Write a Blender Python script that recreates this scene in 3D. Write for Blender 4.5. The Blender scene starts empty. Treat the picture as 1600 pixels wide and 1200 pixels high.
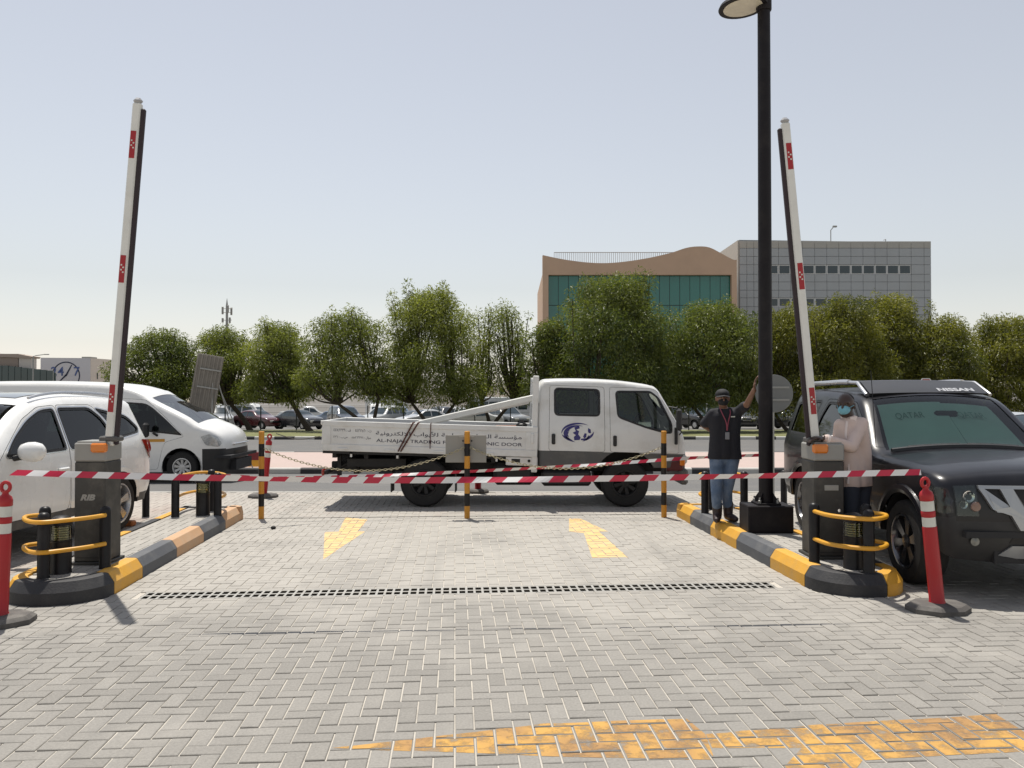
import bpy, bmesh, math, random
import numpy as np
from mathutils import Vector, Matrix
from mathutils.geometry import delaunay_2d_cdt

random.seed(7)
SC = bpy.context.scene
COL = SC.collection
R = math.radians

# ------------------------------------------------------------------ camera
F, CH, HV = 1250.0, 1.70, 617.0          # focal length in px of a 1600 wide frame, eye height, horizon row
cam = bpy.data.cameras.new('camera')
cam.sensor_width = 36.0
cam.lens = 36.0 * F / 1600.0
cam.clip_start = 0.05
cam.clip_end = 3000.0
cam_o = bpy.data.objects.new('camera', cam)
COL.objects.link(cam_o)
cam_o.location = (0, 0, CH)
cam_o.rotation_euler = (R(90) + math.atan(17.0 / F), 0, 0)
SC.camera = cam_o

# ------------------------------------------------------------------ sky, sun, exposure
SUN = Vector((-0.14, 0.33, 1.09)).normalized()
world = bpy.data.worlds.new('World')
SC.world = world
world.use_nodes = True
nt = world.node_tree
nt.nodes.clear()
sky = nt.nodes.new('ShaderNodeTexSky')
sky.sky_type = 'NISHITA'
sky.sun_disc = False
sky.sun_elevation = math.asin(SUN.z)
sky.sun_rotation = math.atan2(SUN.x, SUN.y)
sky.altitude = 0
sky.air_density = 1.5
sky.dust_density = 0.3
sky.ozone_density = 1.0
hsv = nt.nodes.new('ShaderNodeHueSaturation')      # dusty Gulf air: the blue is washed out
hsv.inputs['Saturation'].default_value = 0.36
bg = nt.nodes.new('ShaderNodeBackground')
bg.inputs['Strength'].default_value = 0.106
wo = nt.nodes.new('ShaderNodeOutputWorld')
nt.links.new(sky.outputs[0], hsv.inputs['Color'])
tint = nt.nodes.new('ShaderNodeMix'); tint.data_type = 'RGBA'; tint.blend_type = 'MULTIPLY'; tint.inputs[0].default_value = 1
tint.inputs[7].default_value = (1.0, .985, 1.005, 1)
nt.links.new(hsv.outputs[0], tint.inputs[6])
nt.links.new(tint.outputs[2], bg.inputs['Color'])
nt.links.new(bg.outputs[0], wo.inputs['Surface'])

sun = bpy.data.lights.new('sun', 'SUN')
sun.energy = 5.0
sun.angle = R(0.53)
sun.color = (1.0, 0.95, 0.87)
sun_o = bpy.data.objects.new('sun', sun)
COL.objects.link(sun_o)
sun_o.rotation_euler = SUN.to_track_quat('Z', 'Y').to_euler()
sun_o.location = (0, 0, 30)

SC.view_settings.view_transform = 'Standard'
SC.view_settings.look = 'None'
SC.view_settings.exposure = 0.10
SC.view_settings.gamma = 1.0
SC.view_settings.use_curve_mapping = False
SC.render.engine = 'CYCLES'
SC.cycles.max_bounces = 8
SC.cycles.transparent_max_bounces = 16

# ------------------------------------------------------------------ places
TH = math.atan(89.0 / F)                 # the lane runs slightly left of the view
CT, ST = math.cos(TH), math.sin(TH)
TERR = [(-60, 0), (14.0, 0), (20.5, -.32), (38, -.42), (50, -.6), (75, -1.3), (120, -1.5), (3000, -1.5)]
def tz(y):
    for (a, za), (b, zb) in zip(TERR, TERR[1:]):
        if a <= y <= b:
            return za + (zb - za) * (y - a) / (b - a)
    return TERR[-1][1]
def at(u, D, z):
    return Vector(((u - 800) / F * D, D, z))
def zat(v, D):
    return CH - (v - HV) / F * D
def lane(x, y, z=0.0):                   # lane frame -> world
    return Vector((x * CT - y * ST, x * ST + y * CT, z))

# ------------------------------------------------------------------ mesh helpers
class MB:
    def __init__(s):
        s.v, s.f, s.m = [], [], []
    def add(s, vs, fs, mi=0):
        b = len(s.v)
        s.v.extend([tuple(p) for p in vs])
        s.f.extend([tuple(i + b for i in f) for f in fs])
        s.m.extend([mi] * len(fs))
    def box(s, c, d, mi=0, M=None, ch=0.0):
        hx, hy, hz = d[0] / 2, d[1] / 2, d[2] / 2
        c = Vector(c)
        if ch <= 0:
            vs = [Vector((x, y, z)) for x in (-hx, hx) for y in (-hy, hy) for z in (-hz, hz)]
            fs = [(0, 1, 3, 2), (4, 6, 7, 5), (0, 4, 5, 1), (2, 3, 7, 6), (0, 2, 6, 4), (1, 5, 7, 3)]
        else:
            ch = min(ch, hx * .9, hy * .9, hz * .9)
            vs, ix = [], {}
            for sx in (-1, 1):
                for sy in (-1, 1):
                    for sz in (-1, 1):
                        for a in range(3):
                            p = [sx * (hx - ch), sy * (hy - ch), sz * (hz - ch)]
                            p[a] = (sx * hx, sy * hy, sz * hz)[a]
                            ix[(sx, sy, sz, a)] = len(vs)
                            vs.append(Vector(p))
            fs = []
            for a in range(3):
                b1, c1 = (a + 1) % 3, (a + 2) % 3
                for sg in (-1, 1):
                    q = []
                    for (p1, p2) in ((-1, -1), (1, -1), (1, 1), (-1, 1)):
                        k = [0, 0, 0]; k[a] = sg; k[b1] = p1; k[c1] = p2
                        q.append(ix[(k[0], k[1], k[2], a)])
                    fs.append(tuple(q if sg > 0 else q[::-1]))
                for s1 in (-1, 1):
                    for s2 in (-1, 1):
                        k0 = [0, 0, 0]; k0[a] = -1; k0[b1] = s1; k0[c1] = s2
                        k1 = list(k0); k1[a] = 1
                        q = [ix[(*k0, b1)], ix[(*k1, b1)], ix[(*k1, c1)], ix[(*k0, c1)]]
                        fs.append(tuple(q if s1 * s2 < 0 else q[::-1]))
            for sx in (-1, 1):
                for sy in (-1, 1):
                    for sz in (-1, 1):
                        q = [ix[(sx, sy, sz, a)] for a in range(3)]
                        fs.append(tuple(q if sx * sy * sz > 0 else q[::-1]))
        if M is not None:
            vs = [M @ p for p in vs]
        s.add([p + c for p in vs], fs, mi)
    def tube(s, pts, r, n=8, mi=0, closed=False, cap=True):
        P = [Vector(p) for p in pts]
        k = len(P)
        rr = r if isinstance(r, (list, tuple)) else [r] * k
        up, vs, fs = None, [], []
        for i, p in enumerate(P):
            if closed:
                t = (P[(i + 1) % k] - P[i - 1]).normalized()
            else:
                t = (P[min(i + 1, k - 1)] - P[max(i - 1, 0)]).normalized()
            if up is None:
                up = t.orthogonal().normalized()
            up = (up - t * up.dot(t))
            up = up.normalized() if up.length > 1e-6 else t.orthogonal().normalized()
            w = t.cross(up)
            for j in range(n):
                a = 2 * math.pi * j / n
                vs.append(p + (up * math.cos(a) + w * math.sin(a)) * rr[i])
        for i in range(k if closed else k - 1):
            i2 = (i + 1) % k
            for j in range(n):
                j2 = (j + 1) % n
                fs.append((i * n + j, i * n + j2, i2 * n + j2, i2 * n + j))
        if cap and not closed:
            fs.append(tuple(range(n))[::-1])
            fs.append(tuple((k - 1) * n + j for j in range(n)))
        s.add(vs, fs, mi)
    def lathe(s, prof, n=20, c=(0, 0, 0), mi=0, M=None, cap=True):
        c = Vector(c)
        vs, fs = [], []
        for (r, z) in prof:
            for j in range(n):
                a = 2 * math.pi * j / n
                p = Vector((r * math.cos(a), r * math.sin(a), z))
                vs.append((M @ p if M is not None else p) + c)
        for i in range(len(prof) - 1):
            for j in range(n):
                j2 = (j + 1) % n
                fs.append((i * n + j, i * n + j2, (i + 1) * n + j2, (i + 1) * n + j))
        if cap:
            fs.append(tuple(range(n))[::-1])
            fs.append(tuple((len(prof) - 1) * n + j for j in range(n)))
        s.add(vs, fs, mi)
    def prism(s, poly, fn, d0, d1, mi=0):           # poly in 2-D, fn(a,b,depth) -> 3-D
        n = len(poly)
        vs = [fn(a, b, d0) for a, b in poly] + [fn(a, b, d1) for a, b in poly]
        fs = [tuple(range(n))[::-1], tuple(range(n, 2 * n))]
        fs += [(i, (i + 1) % n, n + (i + 1) % n, n + i) for i in range(n)]
        s.add(vs, fs, mi)
    def mesh(s, name, mats, smooth=False, ang=35):
        me = bpy.data.meshes.new(name)
        me.from_pydata(s.v, [], s.f)
        for m in (mats if isinstance(mats, (list, tuple)) else [mats]):
            me.materials.append(m)
        me.polygons.foreach_set('material_index', s.m)
        bm = bmesh.new(); bm.from_mesh(me)
        bmesh.ops.recalc_face_normals(bm, faces=bm.faces)
        bm.to_mesh(me); bm.free()
        if smooth:
            me.polygons.foreach_set('use_smooth', [True] * len(me.polygons))
            me.set_sharp_from_angle(angle=R(ang))
        me.update()
        return me
    def build(s, name, mats, parent=None, smooth=False, ang=35, world=False):
        return link(name, s.mesh(name, mats, smooth, ang), parent, world)

def mbasis(o):
    m = o.matrix_basis.copy()
    return (mbasis(o.parent) @ o.matrix_parent_inverse @ m) if o.parent else m
def link(name, data, parent=None, world=False):
    o = bpy.data.objects.new(name, data)
    COL.objects.link(o)
    if parent is not None:
        o.parent = parent
        if world:
            o.matrix_parent_inverse = mbasis(parent).inverted()
    return o
def thing(name, label, cat, loc=(0, 0, 0), rz=0.0, group=None):
    o = bpy.data.objects.new(name, None)
    o.empty_display_size = .2
    COL.objects.link(o)
    o.location = loc
    o.rotation_euler = (0, 0, rz)
    return tag(o, label, cat, group)
def tag(o, label=None, cat=None, group=None, kind=None):
    if label: o['label'] = label
    if cat: o['category'] = cat
    if group: o['group'] = group
    if kind: o['kind'] = kind
    return o
def copy_tree(o, parent=None):
    c = o.copy(); COL.objects.link(c)
    if parent is not None: c.parent = parent
    for ch in list(o.children): copy_tree(ch, c)
    return c
def rot2(x, y, a):
    return x * math.cos(a) - y * math.sin(a), x * math.sin(a) + y * math.cos(a)
def catm(pts, n=6, closed=False):
    P = [Vector(p) for p in pts]; k = len(P); out = []
    rng = range(k) if closed else range(k - 1)
    for i in rng:
        p0 = P[(i - 1) % k] if closed or i > 0 else P[0]
        p1, p2 = P[i], P[(i + 1) % k]
        p3 = P[(i + 2) % k] if closed or i + 2 < k else P[-1]
        for j in range(n):
            t = j / n
            out.append(.5 * ((2 * p1) + (p2 - p0) * t + (2 * p0 - 5 * p1 + 4 * p2 - p3) * t * t + (3 * p1 - p0 - 3 * p2 + p3) * t ** 3))
    if not closed: out.append(P[-1])
    return out

# ------------------------------------------------------------------ materials
MATS = {}
def pm(name, col, rough=.5, metal=0.0, var=.10, scale=4.0, bump=0.0, bscale=60.0, coat=0.0, spec=.5, dirt=0.0, dirtcol=(.30, .27, .22), dscale=1.2, rvar=.1):
    if name in MATS: return MATS[name]
    col = [c * .86 for c in col]; dirtcol = [c * .86 for c in dirtcol]
    m = bpy.data.materials.new(name); m.use_nodes = True
    t = m.node_tree; N, L = t.nodes, t.links
    b = N['Principled BSDF']
    geo = N.new('ShaderNodeNewGeometry')
    nz = N.new('ShaderNodeTexNoise'); nz.inputs['Scale'].default_value = scale; nz.inputs['Detail'].default_value = 6
    L.new(geo.outputs['Position'], nz.inputs['Vector'])
    mx = N.new('ShaderNodeMix'); mx.data_type = 'RGBA'
    mx.inputs[6].default_value = (*[c * (1 - var) for c in col], 1)
    mx.inputs[7].default_value = (*[min(1, c * (1 + var)) for c in col], 1)
    L.new(nz.outputs[0], mx.inputs[0])
    out = mx.outputs[2]
    if dirt > 0:
        n2 = N.new('ShaderNodeTexNoise'); n2.inputs['Scale'].default_value = dscale; n2.inputs['Detail'].default_value = 8; n2.inputs['Roughness'].default_value = .65
        L.new(geo.outputs['Position'], n2.inputs['Vector'])
        rp = N.new('ShaderNodeMapRange'); rp.inputs[1].default_value = .48; rp.inputs[2].default_value = .72; rp.inputs[3].default_value = 0; rp.inputs[4].default_value = dirt
        L.new(n2.outputs[0], rp.inputs[0])
        m2 = N.new('ShaderNodeMix'); m2.data_type = 'RGBA'
        L.new(rp.outputs[0], m2.inputs[0]); L.new(out, m2.inputs[6]); m2.inputs[7].default_value = (*dirtcol, 1)
        out = m2.outputs[2]
    L.new(out, b.inputs['Base Color'])
    rr = N.new('ShaderNodeMapRange'); rr.inputs[3].default_value = max(.02, rough - rvar); rr.inputs[4].default_value = min(1, rough + rvar)
    L.new(nz.outputs[0], rr.inputs[0]); L.new(rr.outputs[0], b.inputs['Roughness'])
    b.inputs['Metallic'].default_value = metal
    b.inputs['Specular IOR Level'].default_value = spec
    b.inputs['Coat Weight'].default_value = coat
    b.inputs['Coat Roughness'].default_value = .05
    if bump > 0:
        n3 = N.new('ShaderNodeTexNoise'); n3.inputs['Scale'].default_value = bscale; n3.inputs['Detail'].default_value = 5
        L.new(geo.outputs['Position'], n3.inputs['Vector'])
        bp = N.new('ShaderNodeBump'); bp.inputs['Strength'].default_value = bump; bp.inputs['Distance'].default_value = .01
        L.new(n3.outputs[0], bp.inputs['Height']); L.new(bp.outputs[0], b.inputs['Normal'])
    MATS[name] = m
    return m
def glassm(name, tint, gloss=.03, refl=1.0, base=0.0):
    if name in MATS: return MATS[name]
    m = bpy.data.materials.new(name); m.use_nodes = True
    t = m.node_tree; N, L = t.nodes, t.links; N.clear()
    tr = N.new('ShaderNodeBsdfTransparent'); tr.inputs[0].default_value = (*tint, 1)
    gl = N.new('ShaderNodeBsdfGlossy'); gl.inputs['Roughness'].default_value = gloss; gl.inputs[0].default_value = (refl, refl, refl, 1)
    fr = N.new('ShaderNodeFresnel'); fr.inputs[0].default_value = 1.5
    mx = N.new('ShaderNodeMixShader'); o = N.new('ShaderNodeOutputMaterial')
    mxm = N.new('ShaderNodeMath'); mxm.operation = 'MAXIMUM'; mxm.inputs[1].default_value = base; L.new(fr.outputs[0], mxm.inputs[0])
    L.new(mxm.outputs[0], mx.inputs[0]); L.new(tr.outputs[0], mx.inputs[1]); L.new(gl.outputs[0], mx.inputs[2]); L.new(mx.outputs[0], o.inputs[0])
    MATS[name] = m
    return m

WHITE = pm('white_paint', (.88, .88, .86), .28, var=.03, coat=.6, dirt=.15, dscale=2.5)
TRUCKW = pm('truck_white', (.76, .76, .74), .38, var=.05, coat=.3, dirt=.35, dirtcol=(.42, .38, .30), dscale=3)
BLACKP = pm('black_paint', (.010, .009, .010), .42, var=.2, spec=.3, dirt=.05, dscale=8)
BLACKPL = pm('black_plastic', (.013, .013, .014), .55, var=.2, dirt=.08, dirtcol=(.12, .11, .1), dscale=5)
RUBBER = pm('tyre_rubber', (.013, .0125, .012), .8, var=.2, bump=.2, dirt=.22, dirtcol=(.05, .045, .04), dscale=7)
ALLOY = pm('alloy', (.62, .62, .63), .28, metal=.9, var=.08)
CHROME = pm('chrome', (.75, .75, .76), .12, metal=1, var=.04)
DARKIN = pm('dark_interior', (.02, .02, .022), .8)
DARKMET = pm('chassis_metal', (.013, .012, .012), .7, dirt=.3, dirtcol=(.04, .036, .03), dscale=5)
GLASS = glassm('tinted_glass', (.52, .60, .57))
GLASSD = glassm('dark_tinted_glass', (.14, .18, .17))
GLASSC = glassm('clear_glass', (.72, .80, .76))
YELLOW = pm('yellow_paint', (.74, .36, .02), .45, var=.10, dirt=.25, dirtcol=(.42, .25, .07), dscale=6, coat=.1)
REDPL = pm('red_plastic', (.40, .005, .010), .42, var=.1, dirt=.15, dirtcol=(.3, .05, .04), dscale=9)
REFLW = pm('white_reflective', (.66, .66, .60), .4, dirt=.3, dscale=14)
AMBER = pm('amber_lens', (.72, .20, .015), .2, coat=.5)
REDLENS = pm('red_lens', (.30, .008, .01), .15, coat=.6)
LAMPGL = pm('lamp_glass', (.50, .50, .45), .12, coat=.7, var=.3, scale=25)
GALV = pm('galvanised', (.36, .36, .34), .5, metal=.5, var=.12, dirt=.25, dscale=4)
STEEL = pm('grey_sheet', (.32, .31, .285), .55, metal=.2, var=.1, dirt=.3, dscale=4)

def text_mesh(body, size, align='CENTER', extrude=.0, shear=0.0, bold=0.0):
    cu = bpy.data.curves.new('text', 'FONT')
    cu.body = body; cu.size = size; cu.align_x = align; cu.align_y = 'CENTER'
    cu.extrude = extrude; cu.shear = shear; cu.offset = bold
    cu.resolution_u = 3
    o = bpy.data.objects.new('text', cu); COL.objects.link(o)
    dg = bpy.context.evaluated_depsgraph_get(); dg.update()
    me = bpy.data.meshes.new_from_object(o.evaluated_get(dg))
    bpy.data.objects.remove(o); bpy.data.curves.remove(cu)
    return me
def place_text(name, body, size, mat, origin, ex, ey, parent=None, world=False, **kw):
    me = text_mesh(body, size, **kw)
    ex, ey = Vector(ex), Vector(ey); ez = ex.normalized().cross(ey.normalized())
    o0 = Vector(origin)
    for v in me.vertices:
        v.co = o0 + ex * v.co.x + ey * v.co.y + ez * v.co.z
    me.materials.clear(); me.materials.append(mat)
    for p in me.polygons: p.material_index = 0
    me.name = name
    return link(name, me, parent, world)

# ================================================================== ground, roads
SAND = pm('sand', (.40, .34, .26), .95, var=.15, scale=.5, bump=.3, bscale=8)
ASPH = pm('asphalt', (.135, .132, .128), .85, var=.15, scale=2.5, bump=.5, bscale=160, dirt=.5, dirtcol=(.20, .185, .165), dscale=.6)
ASPH2 = pm('old_asphalt', (.17, .165, .155), .9, var=.18, scale=1.2, bump=.3, bscale=40, dirt=.4, dirtcol=(.27, .24, .2), dscale=.3)
GRASSG = pm('dry_grass', (.16, .17, .06), .95, var=.35, scale=2.0, bump=.8, bscale=18, dirt=.6, dirtcol=(.30, .25, .15), dscale=.5)
CONC = pm('concrete', (.42, .405, .37), .85, var=.12, scale=6, bump=.25, bscale=90, dirt=.35, dirtcol=(.27, .25, .215), dscale=2)
def sheet(name, y0, y1, dz, mat, x0=-90, x1=90, step=1.0, nx=1):
    ys = [y0] + [t[0] for t in TERR if y0 < t[0] < y1] + [y1]
    mb = MB()
    vs = [(x0 + (x1 - x0) * i / nx, y, tz(y) + dz) for y in ys for i in range(nx + 1)]
    w = nx + 1
    mb.add(vs, [(j * w + i, j * w + i + 1, (j + 1) * w + i + 1, (j + 1) * w + i) for j in range(len(ys) - 1) for i in range(nx)])
    return tag(mb.build(name, mat), kind='structure')
sheet('ground', -60, 3000, -.08, SAND, -2500, 2500)
road_near = sheet('road', 14.05, 20.45, 0, ASPH)
road_far = sheet('road', 26.95, 37.9, 0, ASPH)
sheet('grass_verge', 38.1, 52, .09, GRASSG)
sheet('car_park_ground', 52, 108, .0, ASPH2, -140, 140)

# white lane lines on the carriageways
LINEP = pm('road_line_paint', (.62, .61, .57), .7, var=.15, scale=8, dirt=.5, dirtcol=(.25, .24, .22), dscale=3)

# median between the carriageways
PINK = pm('pink_paving', (.48, .375, .335), .85, var=.12, scale=5, bump=.2, bscale=50, dirt=.4, dirtcol=(.42, .36, .31), dscale=.8)
med = sheet('median', 20.6, 26.8, .14, PINK, -60, 60)
KBLACK = pm('kerb_black', (.026, .026, .029), .65, var=.2, scale=9, bump=.25, bscale=60, dirt=.35, dirtcol=(.12, .115, .105), dscale=3)
KGREY = pm('kerb_grey', (.095, .10, .11), .7, var=.15, scale=9, bump=.25, bscale=60, dirt=.45, dirtcol=(.25, .24, .22), dscale=3)
KYEL = pm('kerb_yellow', (.70, .36, .035), .6, var=.12, scale=9, bump=.25, bscale=60, dirt=.5, dirtcol=(.52, .36, .17), dscale=4)
KTAN = pm('kerb_tan', (.58, .35, .19), .7, var=.12, scale=9, bump=.25, bscale=60, dirt=.5, dirtcol=(.52, .42, .30), dscale=4)
KWHITE = pm('kerb_white', (.58, .57, .53), .7, var=.1, scale=6, bump=.2, bscale=60, dirt=.4, dirtcol=(.36, .33, .28), dscale=2)
def road_kerb(parent, y, face, x0, x1, L, mats, hz=.15):
    me = []
    for m in mats:
        mb = MB()
        prof = [(0, -.2), (0, hz - .03), (.03, hz), (.15, hz), (.15, -.2)]
        mb.prism([(a * face, b) for a, b in prof], lambda a, b, d: (d, a, b), .006, L - .006)
        me.append(mb.mesh('kerb_stone', m))
    x, i = x0, 0
    while x < x1:
        o = link('kerb_stone', me[i % 2], parent)
        o.location = (x, y, tz(y))
        x += L; i += 1
road_kerb(med, 20.45, 1, -16.4, 17, 1.0, (KWHITE, KBLACK))
road_kerb(med, 26.95, -1, -22.3, 24, 1.0, (KWHITE, KBLACK))
verge_kerb = tag(MB(), None) if False else None
vk = sheet('kerb_foundation', 37.95, 38.1, .02, CONC)
road_kerb(vk, 37.9, 1, -31.2, 34, .95, (KWHITE, KBLACK))

# ------------------------------------------------------------------ lane paving
def paver_mat():
    m = bpy.data.materials.new('paver_concrete'); m.use_nodes = True
    t = m.node_tree; N, L = t.nodes, t.links; b = N['Principled BSDF']
    geo = N.new('ShaderNodeNewGeometry')
    at_ = N.new('ShaderNodeAttribute'); at_.attribute_name = 'tint'
    red = N.new('ShaderNodeAttribute'); red.attribute_name = 'red'
    ramp = N.new('ShaderNodeValToRGB')
    ramp.color_ramp.elements[0].color = (.216, .204, .184, 1)
    ramp.color_ramp.elements[1].color = (.264, .250, .226, 1)
    L.new(at_.outputs['Fac'], ramp.inputs[0])
    mr = N.new('ShaderNodeMix'); mr.data_type = 'RGBA'
    L.new(red.outputs['Fac'], mr.inputs[0]); L.new(ramp.outputs[0], mr.inputs[6]); mr.inputs[7].default_value = (.34, .235, .195, 1)
    n1 = N.new('ShaderNodeTexNoise'); n1.inputs['Scale'].default_value = 70; n1.inputs['Detail'].default_value = 6
    n2 = N.new('ShaderNodeTexNoise'); n2.inputs['Scale'].default_value = .9; n2.inputs['Detail'].default_value = 9; n2.inputs['Roughness'].default_value = .62
    n4 = N.new('ShaderNodeTexNoise'); n4.inputs['Scale'].default_value = 5; n4.inputs['Detail'].default_value = 8
    for n in (n1, n2, n4): L.new(geo.outputs['Position'], n.inputs['Vector'])
    g = N.new('ShaderNodeMix'); g.data_type = 'RGBA'; g.blend_type = 'MULTIPLY'; g.inputs[0].default_value = 1
    gr = N.new('ShaderNodeMapRange'); gr.inputs[1].default_value = .3; gr.inputs[2].default_value = .7; gr.inputs[3].default_value = .86; gr.inputs[4].default_value = 1.1
    L.new(n1.outputs[0], gr.inputs[0]); L.new(mr.outputs[2], g.inputs[6]); L.new(gr.outputs[0], g.inputs[7])
    # dust trodden over the lane, thicker towards the road
    sep = N.new('ShaderNodeSeparateXYZ'); L.new(geo.outputs['Position'], sep.inputs[0])
    dy = N.new('ShaderNodeMapRange'); dy.inputs[1].default_value = 4.6; dy.inputs[2].default_value = 8.0; dy.inputs[3].default_value = -.14; dy.inputs[4].default_value = .24
    L.new(sep.outputs['Y'], dy.inputs[0])
    ad = N.new('ShaderNodeMath'); ad.operation = 'ADD'; L.new(n2.outputs[0], ad.inputs[0]); L.new(dy.outputs[0], ad.inputs[1])
    dm = N.new('ShaderNodeMapRange'); dm.inputs[1].default_value = .42; dm.inputs[2].default_value = .74; dm.inputs[3].default_value = 0; dm.inputs[4].default_value = .75
    L.new(ad.outputs[0], dm.inputs[0])
    d = N.new('ShaderNodeMix'); d.data_type = 'RGBA'; d.inputs[7].default_value = (.395, .372, .332, 1)
    L.new(dm.outputs[0], d.inputs[0]); L.new(g.outputs[2], d.inputs[6])
    st = N.new('ShaderNodeMapRange'); st.inputs[1].default_value = .60; st.inputs[2].default_value = .76; st.inputs[3].default_value = 0; st.inputs[4].default_value = .4
    L.new(n4.outputs[0], st.inputs[0])
    s2 = N.new('ShaderNodeMix'); s2.data_type = 'RGBA'; s2.inputs[7].default_value = (.20, .19, .175, 1)
    L.new(st.outputs[0], s2.inputs[0]); L.new(d.outputs[2], s2.inputs[6])
    mp = N.new('ShaderNodeMapping'); mp.inputs['Rotation'].default_value = (0, 0, -TH); mp.inputs['Scale'].default_value = (2.6, .16, 1)
    L.new(geo.outputs['Position'], mp.inputs['Vector'])
    n5 = N.new('ShaderNodeTexNoise'); n5.inputs['Scale'].default_value = 1.3; n5.inputs['Detail'].default_value = 4; n5.inputs['Distortion'].default_value = .4
    L.new(mp.outputs[0], n5.inputs['Vector'])
    tk = N.new('ShaderNodeMapRange'); tk.inputs[1].default_value = .52; tk.inputs[2].default_value = .72; tk.inputs[3].default_value = 0; tk.inputs[4].default_value = .28
    L.new(n5.outputs[0], tk.inputs[0])
    s3 = N.new('ShaderNodeMix'); s3.data_type = 'RGBA'; s3.inputs[7].default_value = (.15, .145, .135, 1)       # rubber worn into the wheel tracks
    L.new(tk.outputs[0], s3.inputs[0]); L.new(s2.outputs[2], s3.inputs[6])
    L.new(s3.outputs[2], b.inputs['Base Color'])
    b.inputs['Roughness'].default_value = .85
    bp = N.new('ShaderNodeBump'); bp.inputs['Strength'].default_value = .35; bp.inputs['Distance'].default_value = .004
    n3 = N.new('ShaderNodeTexNoise'); n3.inputs['Scale'].default_value = 180; n3.inputs['Detail'].default_value = 3
    L.new(geo.outputs['Position'], n3.inputs['Vector'])
    L.new(n3.outputs[0], bp.inputs['Height']); L.new(bp.outputs[0], b.inputs['Normal'])
    return m
PAVER = paver_mat()
JOINT = pm('joint_sand', (.56, .52, .455), .95, var=.18, scale=9, bump=.3, bscale=200, dirt=.5, dirtcol=(.22, .2, .17), dscale=1.6)
ISL = dict(L=(-3.75, -2.9, 6.7, 11.25, .40), Rr=(3.1, 3.92, 6.5, 11.05, .38))
DR = (-2.65, 2.85, 6.88, 7.12)             # drain in the lane frame
# sand bed with the slot for the drain
mb = MB()
bo = [(-34, -8), (34, -8), (34, 14.0), (-34, 14.0)]
bh = [tuple(lane(x, y).xy) for x, y in ((DR[0], DR[2]), (DR[1], DR[2]), (DR[1], DR[3]), (DR[0], DR[3]))]
cdt = delaunay_2d_cdt([Vector(p) for p in bo + bh], [(0, 1), (1, 2), (2, 3), (3, 0), (4, 5), (5, 6), (6, 7), (7, 4)], [], 0, 1e-5)
mb.add([(p.x, p.y, -.007) for p in cdt[0]], [tuple(f) for f in cdt[2] if not set(f) <= {4, 5, 6, 7}])
paving = tag(mb.build('paving', JOINT), kind='structure')

bricks = []                              # (x0,x1,y0,y1,z) in the lane frame
rb = random.Random(3)
def inside_island(x, y, g=.06):
    for k in ISL.values():
        if k[0] + g < x < k[1] - g and k[2] + g + .1 < y < k[3] - g: return True
    return False
for iy in range(30, 146):
    for ix in range(-112, 118):
        k = (ix - iy) % 4
        x0, y0 = ix * .1, iy * .1
        if k == 0: r = [x0, x0 + .2, y0, y0 + .1]
        elif k == 3: r = [x0, x0 + .1, y0, y0 + .2]
        else: continue
        cx, cy = (r[0] + r[1]) / 2, (r[2] + r[3]) / 2
        w = lane(cx, cy)
        if w.y > 13.98 or w.y < 3.2 or abs(w.x) > .66 * w.y + .45: continue
        if inside_island(cx, cy): continue
        outs = [r]
        if DR[0] - .02 < cx < DR[1] + .02 and r[3] > DR[2] and r[2] < DR[3]:
            outs = []
            if r[2] < DR[2] - .02: outs.append([r[0], r[1], r[2], DR[2]])
            if r[3] > DR[3] + .02: outs.append([r[0], r[1], DR[3], r[3]])
        if abs(cy - 11.25) < .25 and -2.9 < cx < 3.1:
            o2 = []
            for q in outs:
                if q[2] < 11.25 < q[3]:
                    o2 += [[q[0], q[1], q[2], 11.25], [q[0], q[1], 11.25, q[3]]]
                else: o2.append(q)
            outs = [q for q in o2 if q[3] - q[2] > .02]
        for q in outs:
            bricks.append((*q, rb.uniform(-.0024, .0018)))
G, CHM = .0042, .004
def paver_geo(hx, hy):
    a, b, c, d = hx - G, hy - G, hx - G - CHM, hy - G - CHM
    vs = [(sx * a, sy * b, -.03) for sx, sy in ((-1, -1), (1, -1), (1, 1), (-1, 1))]
    vs += [(sx * a, sy * b, -.003) for sx, sy in ((-1, -1), (1, -1), (1, 1), (-1, 1))]
    vs += [(sx * c, sy * d, 0) for sx, sy in ((-1, -1), (1, -1), (1, 1), (-1, 1))]
    fs = [(8, 9, 10, 11)]
    for l in (0, 4):
        for i in range(4):
            j = (i + 1) % 4
            fs.append((l + i, l + j, l + 4 + j, l + 4 + i))
    return vs, fs
def add_attr(me, name, vals):
    a = me.attributes.new(name, 'FLOAT', 'FACE'); a.data.foreach_set('value', vals)
full = [b for b in bricks if abs((b[1] - b[0]) * (b[3] - b[2]) - .02) < 1e-4]
def seen_D(b):
    w = lane((b[0] + b[1]) / 2, (b[2] + b[3]) / 2)
    return w.y if abs(w.x) < .64 * w.y + .05 and w.y > 3.55 else 1e9
full.sort(key=seen_D)
near = full[:300]; nearset = set(near)
variants = []
for i in range(10):
    vs, fs = paver_geo(.1, .05)
    me = bpy.data.meshes.new('paver'); me.from_pydata(vs, [], fs); me.materials.append(PAVER)
    add_attr(me, 'tint', [i / 9.0] * len(fs)); add_attr(me, 'red', [0.0] * len(fs))
    variants.append(me)
for b in near:
    o = link('paver', variants[min(9, max(0, int(rb.gauss(5, 2.2))))], paving)
    o.location = lane((b[0] + b[1]) / 2, (b[2] + b[3]) / 2, b[4])
    o.rotation_euler = (rb.uniform(-.012, .012), rb.uniform(-.012, .012), TH + (0 if b[1] - b[0] > .15 else math.pi / 2))
mb = MB(); tint, redv = [], []
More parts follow.
